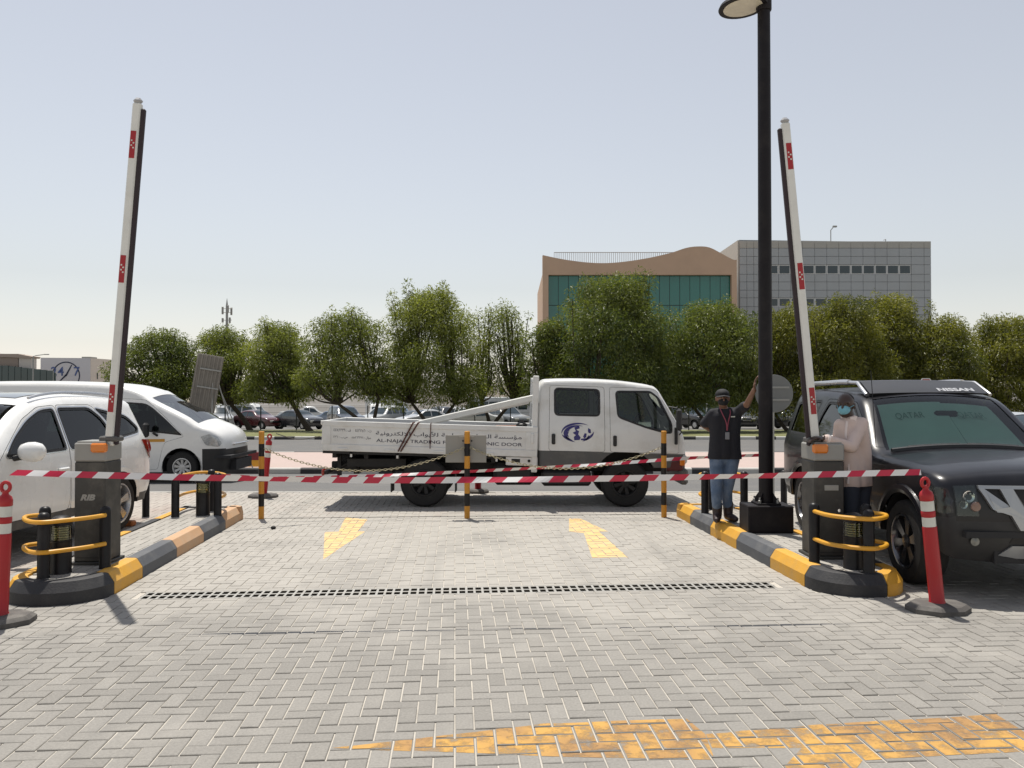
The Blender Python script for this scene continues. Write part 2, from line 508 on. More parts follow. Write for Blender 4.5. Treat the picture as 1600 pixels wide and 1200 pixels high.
for b in bricks:
    if b in nearset: continue
    vs, fs = paver_geo((b[1] - b[0]) / 2, (b[3] - b[2]) / 2)
    cx, cy = (b[0] + b[1]) / 2, (b[2] + b[3]) / 2
    mb.add([lane(cx + p[0], cy + p[1], b[4] + p[2]) for p in vs], fs)
    t_ = min(1, max(0, rb.gauss(.55, .24)))
    rd = .75 if (cx < -4.15 and cy > 7.6) else (.30 if cy > 11.3 and rb.random() < .6 else 0.0)
    tint += [t_] * len(fs); redv += [rd] * len(fs)
me = bpy.data.meshes.new('pavers'); me.from_pydata(mb.v, [], mb.f); me.materials.append(PAVER)
add_attr(me, 'tint', tint); add_attr(me, 'red', redv)
tag(link('paver_field', me, paving), kind='stuff')
# dark edging strip across the end of the lane, concrete edging to the road
mb = MB(); M = Matrix.Rotation(TH, 3, 'Z')
mb.box(lane(.1, 11.25, -.01), (5.96, .03, .026), 0, M)
mb.build('edging_strip', pm('edging_dark', (.13, .12, .11), .8), paving)
mb = MB()
for i in range(40):
    mb.box((-19.5 + i, 14.03, -.06), (.992, .12, .13), 0, None, .006)
mb.build('road_edging', CONC, paving)

# ------------------------------------------------------------------ channel drain
GRATE = pm('grating_metal', (.40, .39, .36), .55, metal=.35, var=.2, scale=12, dirt=.5, dirtcol=(.30, .26, .20), dscale=8)
drain = thing('channel_drain', 'long slotted metal channel drain set across the brick lane', 'drain', lane(.1, 7.0, 0), TH)
drain.scale = (1, 1.2, 1)
mb = MB(); W_ = DR[1] - DR[0]
mb.box((0, 0, -.125), (W_, .2, .01)); mb.box((0, -.098, -.065), (W_, .004, .12)); mb.box((0, .098, -.065), (W_, .004, .12))
mb.build('trough', pm('trough_dark', (.03, .028, .025), .9), drain)
mb = MB()
for y in (-.092, 0, .092): mb.box((0, y, -.004), (W_, .014 if y else .018, .008), 0, None, .002)
mb.build('rail', GRATE, drain)
bar = MB(); bar.box((0, 0, -.0045), (.021, .182, .006), 0, None, .0015)
bme = bar.mesh('bar', GRATE)
n = 79
for i in range(n):
    o = link('bar', bme, drain); o.location = (-W_ / 2 + .02 + (W_ - .04) * i / (n - 1), 0, 0)

# ------------------------------------------------------------------ painted arrows, cut at every paver joint
def clip(poly, x0, x1, y0, y1):
    for ax, lim, sg in ((0, x0, 1), (0, x1, -1), (1, y0, 1), (1, y1, -1)):
        out = []
        for i in range(len(poly)):
            p, q = poly[i - 1], poly[i]
            dp, dq = (p[ax] - lim) * sg, (q[ax] - lim) * sg
            if dp * dq < 0:
                t = dp / (dp - dq); out.append((p[0] + (q[0] - p[0]) * t, p[1] + (q[1] - p[1]) * t))
            if dq >= 0: out.append(q)
        poly = out
        if len(poly) < 3: return []
    return poly
def to_lane(u, v):
    D = F * CH / (v - HV); x = (u - 800) / F * D
    return (x * CT + D * ST, -x * ST + D * CT)
def paint_mat(name, col, worn, lo, hi, sc=7.0):
    m = bpy.data.materials.new(name); m.use_nodes = True
    t = m.node_tree; N, L = t.nodes, t.links; b = N['Principled BSDF']
    geo = N.new('ShaderNodeNewGeometry')
    n1 = N.new('ShaderNodeTexNoise'); n1.inputs['Scale'].default_value = sc; n1.inputs['Detail'].default_value = 10; n1.inputs['Roughness'].default_value = .7
    n2 = N.new('ShaderNodeTexNoise'); n2.inputs['Scale'].default_value = 3; n2.inputs['Detail'].default_value = 8
    for n in (n1, n2): L.new(geo.outputs['Position'], n.inputs['Vector'])
    mx = N.new('ShaderNodeMix'); mx.data_type = 'RGBA'; mx.inputs[6].default_value = (*col, 1); mx.inputs[7].default_value = (*worn, 1)
    mr = N.new('ShaderNodeMapRange'); mr.inputs[1].default_value = .4; mr.inputs[2].default_value = .6
    L.new(n2.outputs[0], mr.inputs[0]); L.new(mr.outputs[0], mx.inputs[0]); L.new(mx.outputs[2], b.inputs['Base Color'])
    b.inputs['Roughness'].default_value = .8
    al = N.new('ShaderNodeMapRange'); al.inputs[1].default_value = lo; al.inputs[2].default_value = hi; al.inputs[3].default_value = 1; al.inputs[4].default_value = 0
    L.new(n1.outputs[0], al.inputs[0]); L.new(al.outputs[0], b.inputs['Alpha'])
    return m
def arrow(name, label, polys, mat, fill=True):
    mb = MB()
    for poly in polys:
        pl = [to_lane(*p) for p in poly]
        for b in bricks:
            g = G + CHM
            c = clip(pl, b[0] + g, b[1] - g, b[2] + g, b[3] - g)
            if len(c) >= 3:
                k = len(mb.v)
                mb.add([lane(x, y, b[4] + .0012) for x, y in c], [tuple(range(len(c)))])
        if fill: mb.add([lane(x, y, -.0045) for x, y in pl], [tuple(range(len(pl)))])
    return tag(mb.build(name, mat), label, 'road marking')
PYEL = paint_mat('arrow_paint_pale', (.70, .46, .19), (.62, .44, .22), .60, .95)
POLD = paint_mat('arrow_paint_worn', (.50, .28, .065), (.34, .19, .07), .46, .68, 9)
arrow('painted_arrow', 'pale yellow painted arrow in the left lane pointing towards the camera', [[(540, 808), (575, 811), (560, 829), (571, 830), (506, 873), (508, 831), (530, 830)]], PYEL)
arrow('painted_arrow', 'pale yellow painted arrow in the right lane pointing to the truck', [[(889, 810), (907, 810), (950, 830), (935, 830), (981, 870), (925, 871), (912, 832), (889, 830)]], PYEL)
arrow('painted_arrow', 'large worn yellow two-headed arrow painted on the nearest bricks', [
    [(520, 1166), (850, 1128), (1072, 1120), (1100, 1144), (1115, 1184), (860, 1178)],
    [(1101, 1144), (1270, 1130), (1552, 1113), (1640, 1168), (1345, 1184), (1300, 1240), (1180, 1240), (1250, 1165), (1111, 1166)]], POLD, False)

# ------------------------------------------------------------------ kerbed islands
def outline(x0, x1, yf, yb, r, n=10, start_left=False):
    # runs from the far lane side down to the front, round both corners, back up and across
    p = []
    def arc(cx, cy, a0, a1):
        for i in range(n + 1):
            a = R(a0 + (a1 - a0) * i / n); p.append((cx + r * math.cos(a), cy + r * math.sin(a)))
    return p, arc
def island(name, k, lane_side, stones, flag):
    x0, x1, yf, yb, r = k
    path = []
    s = 1 if lane_side == 'right' else -1        # lane lies right (+x) or left of the island
    xi, xo = (x1, x0) if s > 0 else (x0, x1)     # inner (lane) edge, outer edge
    path.append((xi, yb))
    m = 14
    for i in range(m + 1):                       # first corner
        a = R(90 * i / m); path.append((xi - s * r + s * r * math.cos(a), yf + r - r * math.sin(a)))
    for i in range(m + 1):
        a = R(90 * i / m); path.append((xo + s * r - s * r * math.sin(a), yf + r - r * math.cos(a)))
    path.append((xo, yb)); path.append((xi, yb))
    # resample densely
    pts, S = [], [0.0]
    for a, b in zip(path, path[1:]):
        L_ = math.dist(a, b); q = max(1, int(L_ / .05))
        for i in range(q): pts.append((a[0] + (b[0] - a[0]) * i / q, a[1] + (b[1] - a[1]) * i / q))
    pts.append(path[-1])
    for a, b in zip(pts, pts[1:]): S.append(S[-1] + math.dist(a, b))
    T = S[-1]
    def ev(t):
        t = max(0, min(T, t))
        lo = max(i for i in range(len(S)) if S[i] <= t + 1e-9); lo = min(lo, len(pts) - 2)
        f = (t - S[lo]) / max(1e-9, S[lo + 1] - S[lo]); a, b = pts[lo], pts[lo + 1]
        d = Vector((b[0] - a[0], b[1] - a[1])).normalized()
        return Vector((a[0] + (b[0] - a[0]) * f, a[1] + (b[1] - a[1]) * f)), d
    mb = MB()                                    # mortar bed under the top
    inset = .12
    mb.prism([(x0 + inset, yf + inset + .22), (x0 + inset + .22, yf + inset), (x1 - inset - .22, yf + inset), (x1 - inset, yf + inset + .22), (x1 - inset, yb - inset), (x0 + inset, yb - inset)], lambda a, b, d: lane(a, b, d), -.02, .163)
    isl = tag(mb.build(name, JOINT), flag, kind='structure')
    prof = [(0, -.05), (0, .10), (.05, .178), (.07, .185), (.155, .185), (.155, -.05)]
    t0 = 0.0
    for (ln, mt) in stones:
        t1 = min(T, t0 + ln)
        mb = MB(); q = max(1, int((t1 - t0) / .07)); rows = []
        for i in range(q + 1):
            p, d = ev(t0 + .004 + (t1 - t0 - .008) * i / q)
            nrm = Vector((d.y, -d.x)) * (-s)     # outward
            nrm = -nrm
            rows.append([lane(p.x + nrm.x * o_ , p.y + nrm.y * o_, z) for o_, z in prof])
        c = len(prof)
        vs = [v for r_ in rows for v in r_]
        fs = [(i * c + j, i * c + (j + 1) % c, (i + 1) * c + (j + 1) % c, (i + 1) * c + j) for i in range(q) for j in range(c)]
        fs += [tuple(range(c)), tuple(q * c + j for j in range(c))[::-1]]
        mb.add(vs, fs)
        mb.build('kerb_stone', mt, isl, True, 30)
        t0 = t1
        if t0 >= T - 1e-3: break
    # paving on top
    mb = MB(); tint = []
    rr = random.Random(int(x0 * 10) + 50)
    for iy in range(int(yf * 10) - 1, int(yb * 10) + 1):
        for ix in range(int(x0 * 10) - 2, int(x1 * 10) + 2):
            kk = (ix - iy) % 4
            X, Y = ix * .1, iy * .1
            if kk == 0: b = (X, X + .2, Y, Y + .1)
            elif kk == 3: b = (X, X + .1, Y, Y + .2)
            else: continue
            b = (max(b[0], x0 + .16), min(b[1], x1 - .16), max(b[2], yf + .16), min(b[3], yb - .16))
            if b[1] - b[0] < .03 or b[3] - b[2] < .03: continue
            cx, cy = (b[0] + b[1]) / 2, (b[2] + b[3]) / 2
            if cy < yf + r:
                ex = min(cx - x0, x1 - cx)
                if ex < r and math.hypot(r - ex, yf + r - cy) > r - .2: continue
            vs, fs = paver_geo((b[1] - b[0]) / 2, (b[3] - b[2]) / 2)
            mb.add([lane(cx + p[0], cy + p[1], .174 + rr.uniform(-.001, .001) + p[2] * .5) for p in vs], fs)
            tint += [min(1, max(0, rr.gauss(.65, .2)))] * len(fs)
    me = bpy.data.meshes.new('island_pavers'); me.from_pydata(mb.v, [], mb.f); me.materials.append(PAVER)
    add_attr(me, 'tint', tint); add_attr(me, 'red', [0.0] * len(tint))
    tag(link('paver_field', me, isl), kind='stuff')
    return isl
island('traffic_island', ISL['L'], 'right', [(.85, KTAN), (.88, KGREY), (.9, KTAN), (.92, KGREY), (.62, KYEL), (.98, KBLACK), (.62, KYEL), (.9, KBLACK), (.9, KYEL), (.9, KBLACK), (.9, KYEL), (.9, KBLACK), (2, KTAN)], 'kerbed brick island beside the white car')
island('traffic_island', ISL['Rr'], 'left', [(.65, KYEL), (.84, KGREY), (.9, KYEL), (.95, KGREY), (.78, KYEL), (.80, KBLACK), (.60, KYEL), (.9, KBLACK), (.9, KYEL), (.9, KBLACK), (.9, KYEL), (.9, KBLACK), (2, KYEL)], 'kerbed brick island beside the black car')

# ================================================================== vehicle builder
def pip(P, poly):
    x, y = P[:, 0], P[:, 1]; ins = np.zeros(len(P), bool)
    q = np.array(poly)
    for i in range(len(q)):
        x1, y1 = q[i - 1]; x2, y2 = q[i]
        if y1 == y2: continue
        c = ((y1 > y) != (y2 > y)) & (x < (x2 - x1) * (y - y1) / (y2 - y1) + x1)
        ins ^= c
    return ins
def pdist(P, line, closed=False):
    q = np.array(line); best = np.full(len(P), 1e9)
    n = len(q)
    for i in range(n if closed else n - 1):
        a, b = q[i], q[(i + 1) % n]; d = b - a; L = (d * d).sum()
        if L < 1e-12: continue
        t = np.clip(((P - a) @ d) / L, 0, 1)
        best = np.minimum(best, np.hypot(*(P - a - t[:, None] * d).T))
    return best
def area2(p): return sum(p[i - 1][0] * p[i][1] - p[i][0] * p[i - 1][1] for i in range(len(p))) / 2
def offset_poly(p, d):                    # d > 0 grows
    s = 1 if area2(p) > 0 else -1; n = len(p); out = []
    for i in range(n):
        a, b, c = Vector(p[i - 1]), Vector(p[i]), Vector(p[(i + 1) % n])
        e1, e2 = (b - a).normalized(), (c - b).normalized()
        n1, n2 = Vector((e1.y, -e1.x)) * s, Vector((e2.y, -e2.x)) * s
        m = (n1 + n2)
        m = m.normalized() if m.length > 1e-4 else n1
        k = max(.4, m.dot(n1)); out.append(tuple(b + m * (d / k)))
    return out
def roundp(p, r, n=4):
    out = []; k = len(p)
    rr = r if isinstance(r, (list, tuple)) else [r] * k
    for i in range(k):
        a, b, c = Vector(p[i - 1]), Vector(p[i]), Vector(p[(i + 1) % k])
        d = min(rr[i], (a - b).length * .45, (c - b).length * .45)
        p0, p1 = b + (a - b).normalized() * d, b + (c - b).normalized() * d
        for j in range(n + 1):
            t = j / n; out.append(tuple((1 - t) ** 2 * p0 + 2 * t * (1 - t) * b + t * t * p1))
    return out
def densify(p, step, closed=True):
    out = []; n = len(p)
    for i in range(n if closed else n - 1):
        a, b = p[i], p[(i + 1) % n]; q = max(1, int(math.dist(a, b) / step))
        for j in range(q): out.append((a[0] + (b[0] - a[0]) * j / q, a[1] + (b[1] - a[1]) * j / q))
    if not closed: out.append(tuple(p[-1]))
    return out
def skin2(outer, holes, g, cuts=()):
    polys = [densify(outer, g)] + [densify(h, g) for h in holes]
    V, E = [], []
    for p in polys:
        b = len(V); V += p; E += [(b + i, b + (i + 1) % len(p)) for i in range(len(p))]
    for c in cuts:
        c = densify(c, g, False); b = len(V); V += c; E += [(b + i, b + i + 1) for i in range(len(c) - 1)]
    o = np.array(outer)
    gx = np.arange(o[:, 0].min() + g / 2, o[:, 0].max(), g); gz = np.arange(o[:, 1].min() + g / 2, o[:, 1].max(), g)
    P = np.array([(x, z) for x in gx for z in gz])
    if len(P):
        k = pip(P, outer)
        for h in holes: k &= ~pip(P, h)
        P = P[k]
        if len(P):
            for p in polys: P = P[pdist(P, p, True) > g * .45]
            V += [tuple(q) for q in P]
    r = delaunay_2d_cdt([Vector(v) for v in V], E, [], 0, 1e-5)
    vs, fs = [tuple(v) for v in r[0]], [tuple(f) for f in r[2]]
    C = np.array([np.mean([vs[i] for i in f], axis=0) for f in fs])
    k = pip(C, outer)
    for h in holes: k &= ~pip(C, h)
    return vs, [f for f, q in zip(fs, k) if q]

class Car:
    def __init__(s, top, floor, arches, W, re=.12, crown=.03, g=.07, nt=12):
        s.top, s.floor, s.arches, s.W, s.re, s.g, s.nt = top, floor, arches, W, re, g, nt
        s.crown = crown if callable(crown) else (lambda x, z: crown)
        bot = []
        xf, xr = top[-1][0], top[0][0]
        for (cx, r, zc) in sorted(arches, key=lambda a: -a[0]):
            h = math.sqrt(max(1e-4, r * r - (floor - zc) ** 2))
            a0 = math.atan2(floor - zc, h); a1 = math.pi - a0
            for i in range(15):
                a = a0 + (a1 - a0) * i / 14; bot.append((cx + r * math.cos(a), zc + r * math.sin(a)))
        s.outer = list(top) + [(top[-1][0] - .05, floor)] + bot + [(top[0][0] + .05, floor)]
        s.nrm = []
        n = len(top)
        for i in range(n):
            a, b = Vector(top[max(0, i - 1)]), Vector(top[min(n - 1, i + 1)]); d = (b - a).normalized()
            s.nrm.append(Vector((-d.y, d.x)))
    def y(s, pts):
        P = np.array(pts, float); d = pdist(P, s.top)
        e = np.clip(s.re - d, 0, s.re)
        return np.array([s.W(x, z) for x, z in P]) - (s.re - np.sqrt(np.maximum(0, s.re ** 2 - e ** 2)))
    def side(s, mb, poly, holes, sgn, off=0.0, matf=None, cuts=(), g=None):
        if poly is s.outer:               # follow the rounded edge closely
            cuts = list(cuts)
            for k in (.18, .5, 1.0):
                ln = [(p[0] - n.x * s.re * k, p[1] - n.y * s.re * k) for p, n in zip(s.top, s.nrm)]
                P = np.array(ln); ok = (pdist(P, s.top) > s.re * k * .9) & pip(P, s.outer)
                for h in holes: ok &= ~pip(P, h)
                run = []
                for q, o in zip(ln, ok):
                    if o: run.append(q)
                    else:
                        if len(run) > 1: cuts.append(run)
                        run = []
                if len(run) > 1: cuts.append(run)
        vs, fs = skin2(poly, holes, g or s.g, cuts)
        yy = s.y(vs)
        V = [(x, sgn * (y + off), z) for (x, z), y in zip(vs, yy)]
        if matf is None: mb.add(V, fs)
        else:
            C = [np.mean([vs[i] for i in f], axis=0) for f in fs]; ms = [matf(c[0], c[1]) for c in C]
            for k in set(ms): 
                b = len(mb.v); sub = [f for f, m in zip(fs, ms) if m == k]
                used = sorted({i for f in sub for i in f}); mp = {i: j for j, i in enumerate(used)}
                mb.add([V[i] for i in used], [tuple(mp[i] for i in f) for f in sub], k)
    def ring(s, mb, poly, w, sgn, off, mi=0):
        p0 = densify(poly, s.g); p1 = offset_poly(p0, w); n = len(p0)
        y0, y1 = s.y(p0), s.y(p1)
        V = [(x, sgn * (y + off), z) for (x, z), y in zip(p0, y0)] + [(x, sgn * (y + off), z) for (x, z), y in zip(p1, y1)]
        mb.add(V, [(i, (i + 1) % n, n + (i + 1) % n, n + i) for i in range(n)], mi)
    def sp(s, i, t, off=0.0):             # point of the top strip
        i0 = int(max(0, min(len(s.top) - 1, math.floor(i)))); i1 = min(len(s.top) - 1, i0 + 1); f = i - i0
        p = Vector(s.top[i0]).lerp(Vector(s.top[i1]), f); n = s.nrm[i0].lerp(s.nrm[i1], f).normalized()
        w = s.W(p.x, p.y) - s.re
        q = p + n * (s.crown(p.x, p.y) * (1 - t * t) + off)
        return Vector((q.x, t * w, q.y))
    def idx(s, x, z): return min(range(len(s.top)), key=lambda i: math.hypot(s.top[i][0] - x, s.top[i][1] - z))
    def strip(s, mb, screens, matf=None):
        n, nt = len(s.top), s.nt
        ts = [-1 + 2 * j / nt for j in range(nt + 1)]
        for (_, _, tm) in screens:
            for sg in (-1, 1):
                j = min(range(1, nt), key=lambda k: abs(ts[k] - sg * tm)); ts[j] = sg * tm
        V = [s.sp(i, t) for i in range(n) for t in ts]; w = nt + 1
        for i in range(n - 1):
            for j in range(nt):
                tc = (ts[j] + ts[j + 1]) / 2
                if any(a <= i < b and abs(tc) < tm for a, b, tm in screens): continue
                x, z = s.top[i]
                k = i * w + j
                mb.add([V[k], V[k + 1], V[k + w + 1], V[k + w]], [(0, 1, 2, 3)], matf(x, z) if matf else 0)
    def patch(s, mb, i0, i1, t0, t1, off, ni=6, nj=8, mi=0):
        V = [s.sp(i0 + (i1 - i0) * a / ni, t0 + (t1 - t0) * b / nj, off) for a in range(ni + 1) for b in range(nj + 1)]
        w = nj + 1
        mb.add(V, [(a * w + b, a * w + b + 1, (a + 1) * w + b + 1, (a + 1) * w + b) for a in range(ni) for b in range(nj)], mi)

def weld(o, d=.0015, ang=40):
    me = o.data; bm = bmesh.new(); bm.from_mesh(me)
    bmesh.ops.remove_doubles(bm, verts=bm.verts, dist=d)
    bmesh.ops.recalc_face_normals(bm, faces=bm.faces)
    bm.to_mesh(me); bm.free()
    me.polygons.foreach_set('use_smooth', [True] * len(me.polygons))
    me.set_sharp_from_angle(angle=R(ang))
    return o
def car_body(c, parent, mats, screens, doors, wins, matf=None, cuts=(), smatf=None, glass=GLASS, frame=None, sealw=.022):
    """doors: [(poly, [window polys], handle(x,z) or None)], wins: loose side windows"""
    mb = MB()
    holes = [offset_poly(d[0], .005) for d in doors] + list(wins)
    for sg in (-1, 1): c.side(mb, c.outer, holes, sg, 0, matf, cuts)
    c.strip(mb, screens, smatf or matf)
    body = weld(mb.build('body', mats, parent))
    for (poly, wl, handle) in doors:
        for sg in (-1, 1):
            mb = MB(); c.side(mb, poly, wl, sg, 0, matf, [])
            d = weld(mb.build('door', mats, parent))
            for wpoly in wl:
                mb = MB(); c.side(mb, wpoly, [], sg, -.012); weld(mb.build('window', glass, d))
                mb = MB(); c.ring(mb, wpoly, -sealw, sg, .0); c.ring(mb, wpoly, .008, sg, .003); mb.build('window_seal', BLACKPL if frame is None else frame, d)
            if handle:
                x, z, hm, vert = handle
                yy = c.y([(x, z)])[0] * sg; mb = MB()
                mb.box((x, yy + sg * .012, z), (.055, .03, .16) if vert else (.17, .035, .035), 0, None, .012)
                mb.build('handle', hm, d, True)
    for wpoly in wins:
        for sg in (-1, 1):
            mb = MB(); c.side(mb, wpoly, [], sg, -.012); w = weld(mb.build('window', glass, parent))
            mb = MB(); c.ring(mb, wpoly, -sealw, sg, 0.); c.ring(mb, wpoly, .008, sg, .003); mb.build('window_seal', BLACKPL if frame is None else frame, w)
    return body
YAX = Matrix(((1, 0, 0), (0, 0, 1), (0, -1, 0)))      # lathe z -> +y
def wheel(parent, x, y, r, w, sg, rim_r, spokes, rim_mat=ALLOY, dark=False, hub=None, z=None):
    mb = MB(); z = r if z is None else z
    pr = [(rim_r, -w / 2 + .02), (rim_r + .01, -w / 2), (r - .035, -w / 2), (r - .008, -w / 2 + .025), (r, -w / 2 + .06), (r, w / 2 - .06), (r - .008, w / 2 - .025), (r - .035, w / 2), (rim_r + .01, w / 2), (rim_r, w / 2 - .02)]
    mb.lathe(pr, 36, (0, 0, 0), 0, YAX, False)
    t = mb.build('wheel', RUBBER, parent, True)
    t.location = (x, y, z)
    mb = MB()
    o = sg * (w / 2 - .015)
    # rim lip
    lip = [(rim_r + .004, 0), (rim_r + .004, .012), (rim_r - .016, .014), (rim_r - .03, -.03), (rim_r - .045, -.09)]
    vs, fs = [], []
    for i, (rr, zz) in enumerate(lip):
        for j in range(36):
            a = 2 * math.pi * j / 36; vs.append((rr * math.cos(a), o + sg * zz, rr * math.sin(a)))
    for i in range(len(lip) - 1):
        for j in range(36): fs.append((i * 36 + j, i * 36 + (j + 1) % 36, (i + 1) * 36 + (j + 1) % 36, (i + 1) * 36 + j))
    mb.add(vs, fs)
    for k in range(spokes):
        a = 2 * math.pi * (k + .25) / spokes
        for da in ((-.10, .10) if spokes <= 6 else (0,)):
            M = Matrix.Rotation(-(a + da), 3, 'Y')
            L = rim_r - .03
            vs = [M @ Vector(p) for p in ((.03, o + sg * -.02, -.018), (L, o + sg * 0, -.028), (L, o + sg * 0, .028), (.03, o + sg * -.02, .018), (.03, o - sg * .055, -.018), (L, o - sg * .05, -.028), (L, o - sg * .05, .028), (.03, o - sg * .055, .018))]
            mb.add(vs, [(0, 1, 2, 3), (4, 7, 6, 5), (0, 4, 5, 1), (1, 5, 6, 2), (2, 6, 7, 3), (3, 7, 4, 0)])
    mb.lathe([(.0, 0), (.055, 0), (.06, .05), (.0, .055)], 16, (0, o - sg * .06, 0), 0, Matrix(((1, 0, 0), (0, 0, sg), (0, -1, 0))))
    mb.build('rim', rim_mat, t, True)
    mb = MB()
    mb.lathe([(0, 0), (rim_r - .035, 0), (rim_r - .035, .01), (0, .01)], 28, (0, o - sg * .10, 0), 0, YAX)
    mb.build('brake_disc', DARKMET, t, True)
    return t
def liner(mb, cx, r, zc, y0, y1, sg, floor):
    n = 16; vs = []
    a0 = math.asin(max(-1, min(1, (floor - zc) / r)))
    for i in range(n + 1):
        a = a0 + (math.pi - 2 * a0) * i / n
        for y in (y0, y1): vs.append((cx + (r + .012) * math.cos(a), sg * y, zc + (r + .012) * math.sin(a)))
    fs = [(2 * i, 2 * i + 1, 2 * i + 3, 2 * i + 2) for i in range(n)]
    fs.append(tuple(2 * i + 1 for i in range(n + 1)))
    mb.add(vs, fs)
def seats(parent, xs, z0, hw=.38, fz=.62, mat=None):
    mb = MB()
    for x in xs:
        for sy in (-hw, hw):
            mb.box((x + .1, sy, z0 + .08), (.5, .5, .16), 0, None, .05)
            M = Matrix.Rotation(-.22, 3, 'Y')
            mb.box((x - .2, sy, z0 + .40), (.13, .48, fz), 0, M, .05)
            mb.box((x - .30, sy, z0 + .40 + fz / 2 + .10), (.09, .26, .17), 0, M, .04)
    return mb.build('seat', mat or DARKIN, parent, True)
def lerpW(tab):
    def f(z):
        if z <= tab[0][0]: return tab[0][1]
        for (a, b), (c, d) in zip(tab, tab[1:]):
            if z <= c: return b + (d - b) * (z - a) / (c - a)
        return tab[-1][1]
    return f
def smooth_top(pts, n=5): return [(p.x, p.y) for p in catm([Vector((a, b, 0)) for a, b in pts], n)]
def ends(x, xr, xf, lr=.5, lf=.6, kr=.10, kf=.16):
    k = 0.0
    if x > xf - lf: k += kf * ((x - xf + lf) / lf) ** 2
    if x < xr + lr: k += kr * ((xr + lr - x) / lr) ** 2
    return k

# ------------------------------------------------------------------ the crew cab truck
tr = thing('crew_cab_truck', 'white crew cab flatbed truck with company lettering, parked behind the chained posts', 'truck', (-1.326, 12.93, 0))
X = lambda u: (u - 663) / 103.5
Z = lambda v: (793 - v) / 103.5
wt = lerpW([(.3, .83), (.9, .845), (1.15, .845), (1.95, .735)])
cab_top = smooth_top([(1.72, .60), (1.71, 1.0), (1.71, 1.5), (1.725, 1.78), (1.79, 1.905), (1.92, 1.935), (2.4, 1.94), (2.9, 1.915), (3.28, 1.87), (3.46, 1.835), (3.555, 1.77), (3.64, 1.63), (3.76, 1.42), (3.88, 1.20), (3.945, 1.03), (3.965, .85), (3.965, .70), (3.96, .58)], 4)
cab = Car(cab_top, .60, [(3.04, .47, .40)], lambda x, z: wt(z) - ends(x, 1.71, 3.97, .1, .5, .01, .05), .07, lambda x, z: .05 if x > 3.5 else .025, .07)
LOWG = pm('cab_lower_grey', (.085, .085, .085), .5, var=.1, dirt=.25, dscale=4)
rearwin = roundp([(X(867), Z(649)), (X(938), Z(650.5)), (X(938), Z(608.5)), (X(867), Z(606))], .07)
frontwin = roundp([(X(963), Z(611)), (X(1018), Z(611.5)), (X(1031), Z(622)), (X(1051), Z(663)), (X(1050), Z(677)), (X(1040), Z(677)), (X(1008), Z(668)), (X(966), Z(652))], [.06, .05, .06, .06, .03, .04, .1, .06])
doors = [(roundp([(X(858), Z(704)), (X(945), Z(706)), (X(945), Z(605)), (X(860), Z(602))], .04), [rearwin], (X(865), Z(686), BLACKPL, True)),
         (roundp([(X(954), Z(706)), (X(1061), Z(709)), (X(1062), Z(668)), (X(1027), Z(610)), (X(1018), Z(607)), (X(954), Z(605))], .04), [frontwin], (X(961), Z(689), BLACKPL, True))]
cutz = [(1.72, .862), (3.95, .80)]
mf = lambda x, z: 1 if z < .862 - (x - 1.72) * .028 else 0
i0, i1 = cab.idx(3.60, 1.70), cab.idx(3.935, 1.06)
car_body(cab, tr, [TRUCKW, LOWG], [(i0, i1, .9)], doors, [], mf, [cutz], lambda x, z: 1 if z < .80 and x > 3.5 else 0)
mb = MB(); cab.patch(mb, i0, i1, -.9, .9, -.006, 10, 10); weld(mb.build('windscreen', GLASS, tr))
mb = MB()                                # far wall inside is real; floor, dash and bench seats
mb.box((2.8, 0, .88), (2.1, 1.5, .05)); mb.box((3.62, 0, 1.02), (.35, 1.4, .28), 0, None, .06)
mb.tube([(3.38 + .06 * math.sin(a), -.0 + .40 + .18 * math.cos(a), 1.22 + .17 * math.sin(a)) for a in [i * math.pi / 8 for i in range(16)]], .014, 6, 0, True)
mb.box((1.76, 0, 1.2), (.03, 1.45, .6))
mb.build('cab_interior', DARKIN, tr)
seats(tr, [2.2, 3.05], .98, .38, .55)
mb = MB()                                # lower front: bumper, lamps, step
mb.box((3.93, 0, .46), (.12, 1.66, .24), 0, None, .03)
mb.build('front_bumper', LOWG, tr, True)
mb = MB(); mb.box((3.935, -.72, .72), (.09, .20, .14), 0, None, .03); mb.build('headlight', LAMPGL, tr, True)
mb = MB(); mb.box((3.935, .72, .72), (.09, .20, .14), 0, None, .03); mb.build('headlight', LAMPGL, tr, True)
mb = MB(); mb.box((3.90, -.83, .68), (.08, .05, .10), 0, None, .015); mb.build('indicator', AMBER, tr, True)
mb = MB(); mb.box((3.78, -.80, .63), (.28, .05, .16), 0, None, .02); mb.build('corner_panel', pm('dark_maroon', (.10, .018, .02), .4), tr, True)
for sg in (-1, 1):
    mb = MB(); liner(mb, 3.04, .47, .40, .84, .45, sg, .60); mb.build('wheel_arch', DARKMET, tr)
mb = MB()                                # mirror on its arm
mb.tube([(3.70, -.80, 1.52), (3.80, -.95, 1.50), (3.82, -.98, 1.40)], .012, 6)
mb.tube([(3.86, -.82, 1.10), (3.86, -.96, 1.14), (3.82, -.98, 1.22)], .012, 6)
mb.box((3.82, -.99, 1.33), (.07, .16, .33), 0, None, .03); mb.build('mirror', BLACKPL, tr, True)
mb = MB(); mb.box((3.80, -.86, 1.08), (.05, .02, .26), 0, None, .008); mb.build('mirror_bracket', BLACKPL, tr, True)
mb = MB(); mb.tube([(1.69, -.80, .66), (1.69, -.80, 1.5)], .02, 8); mb.build('exhaust_stack', BLACKP, tr, True)
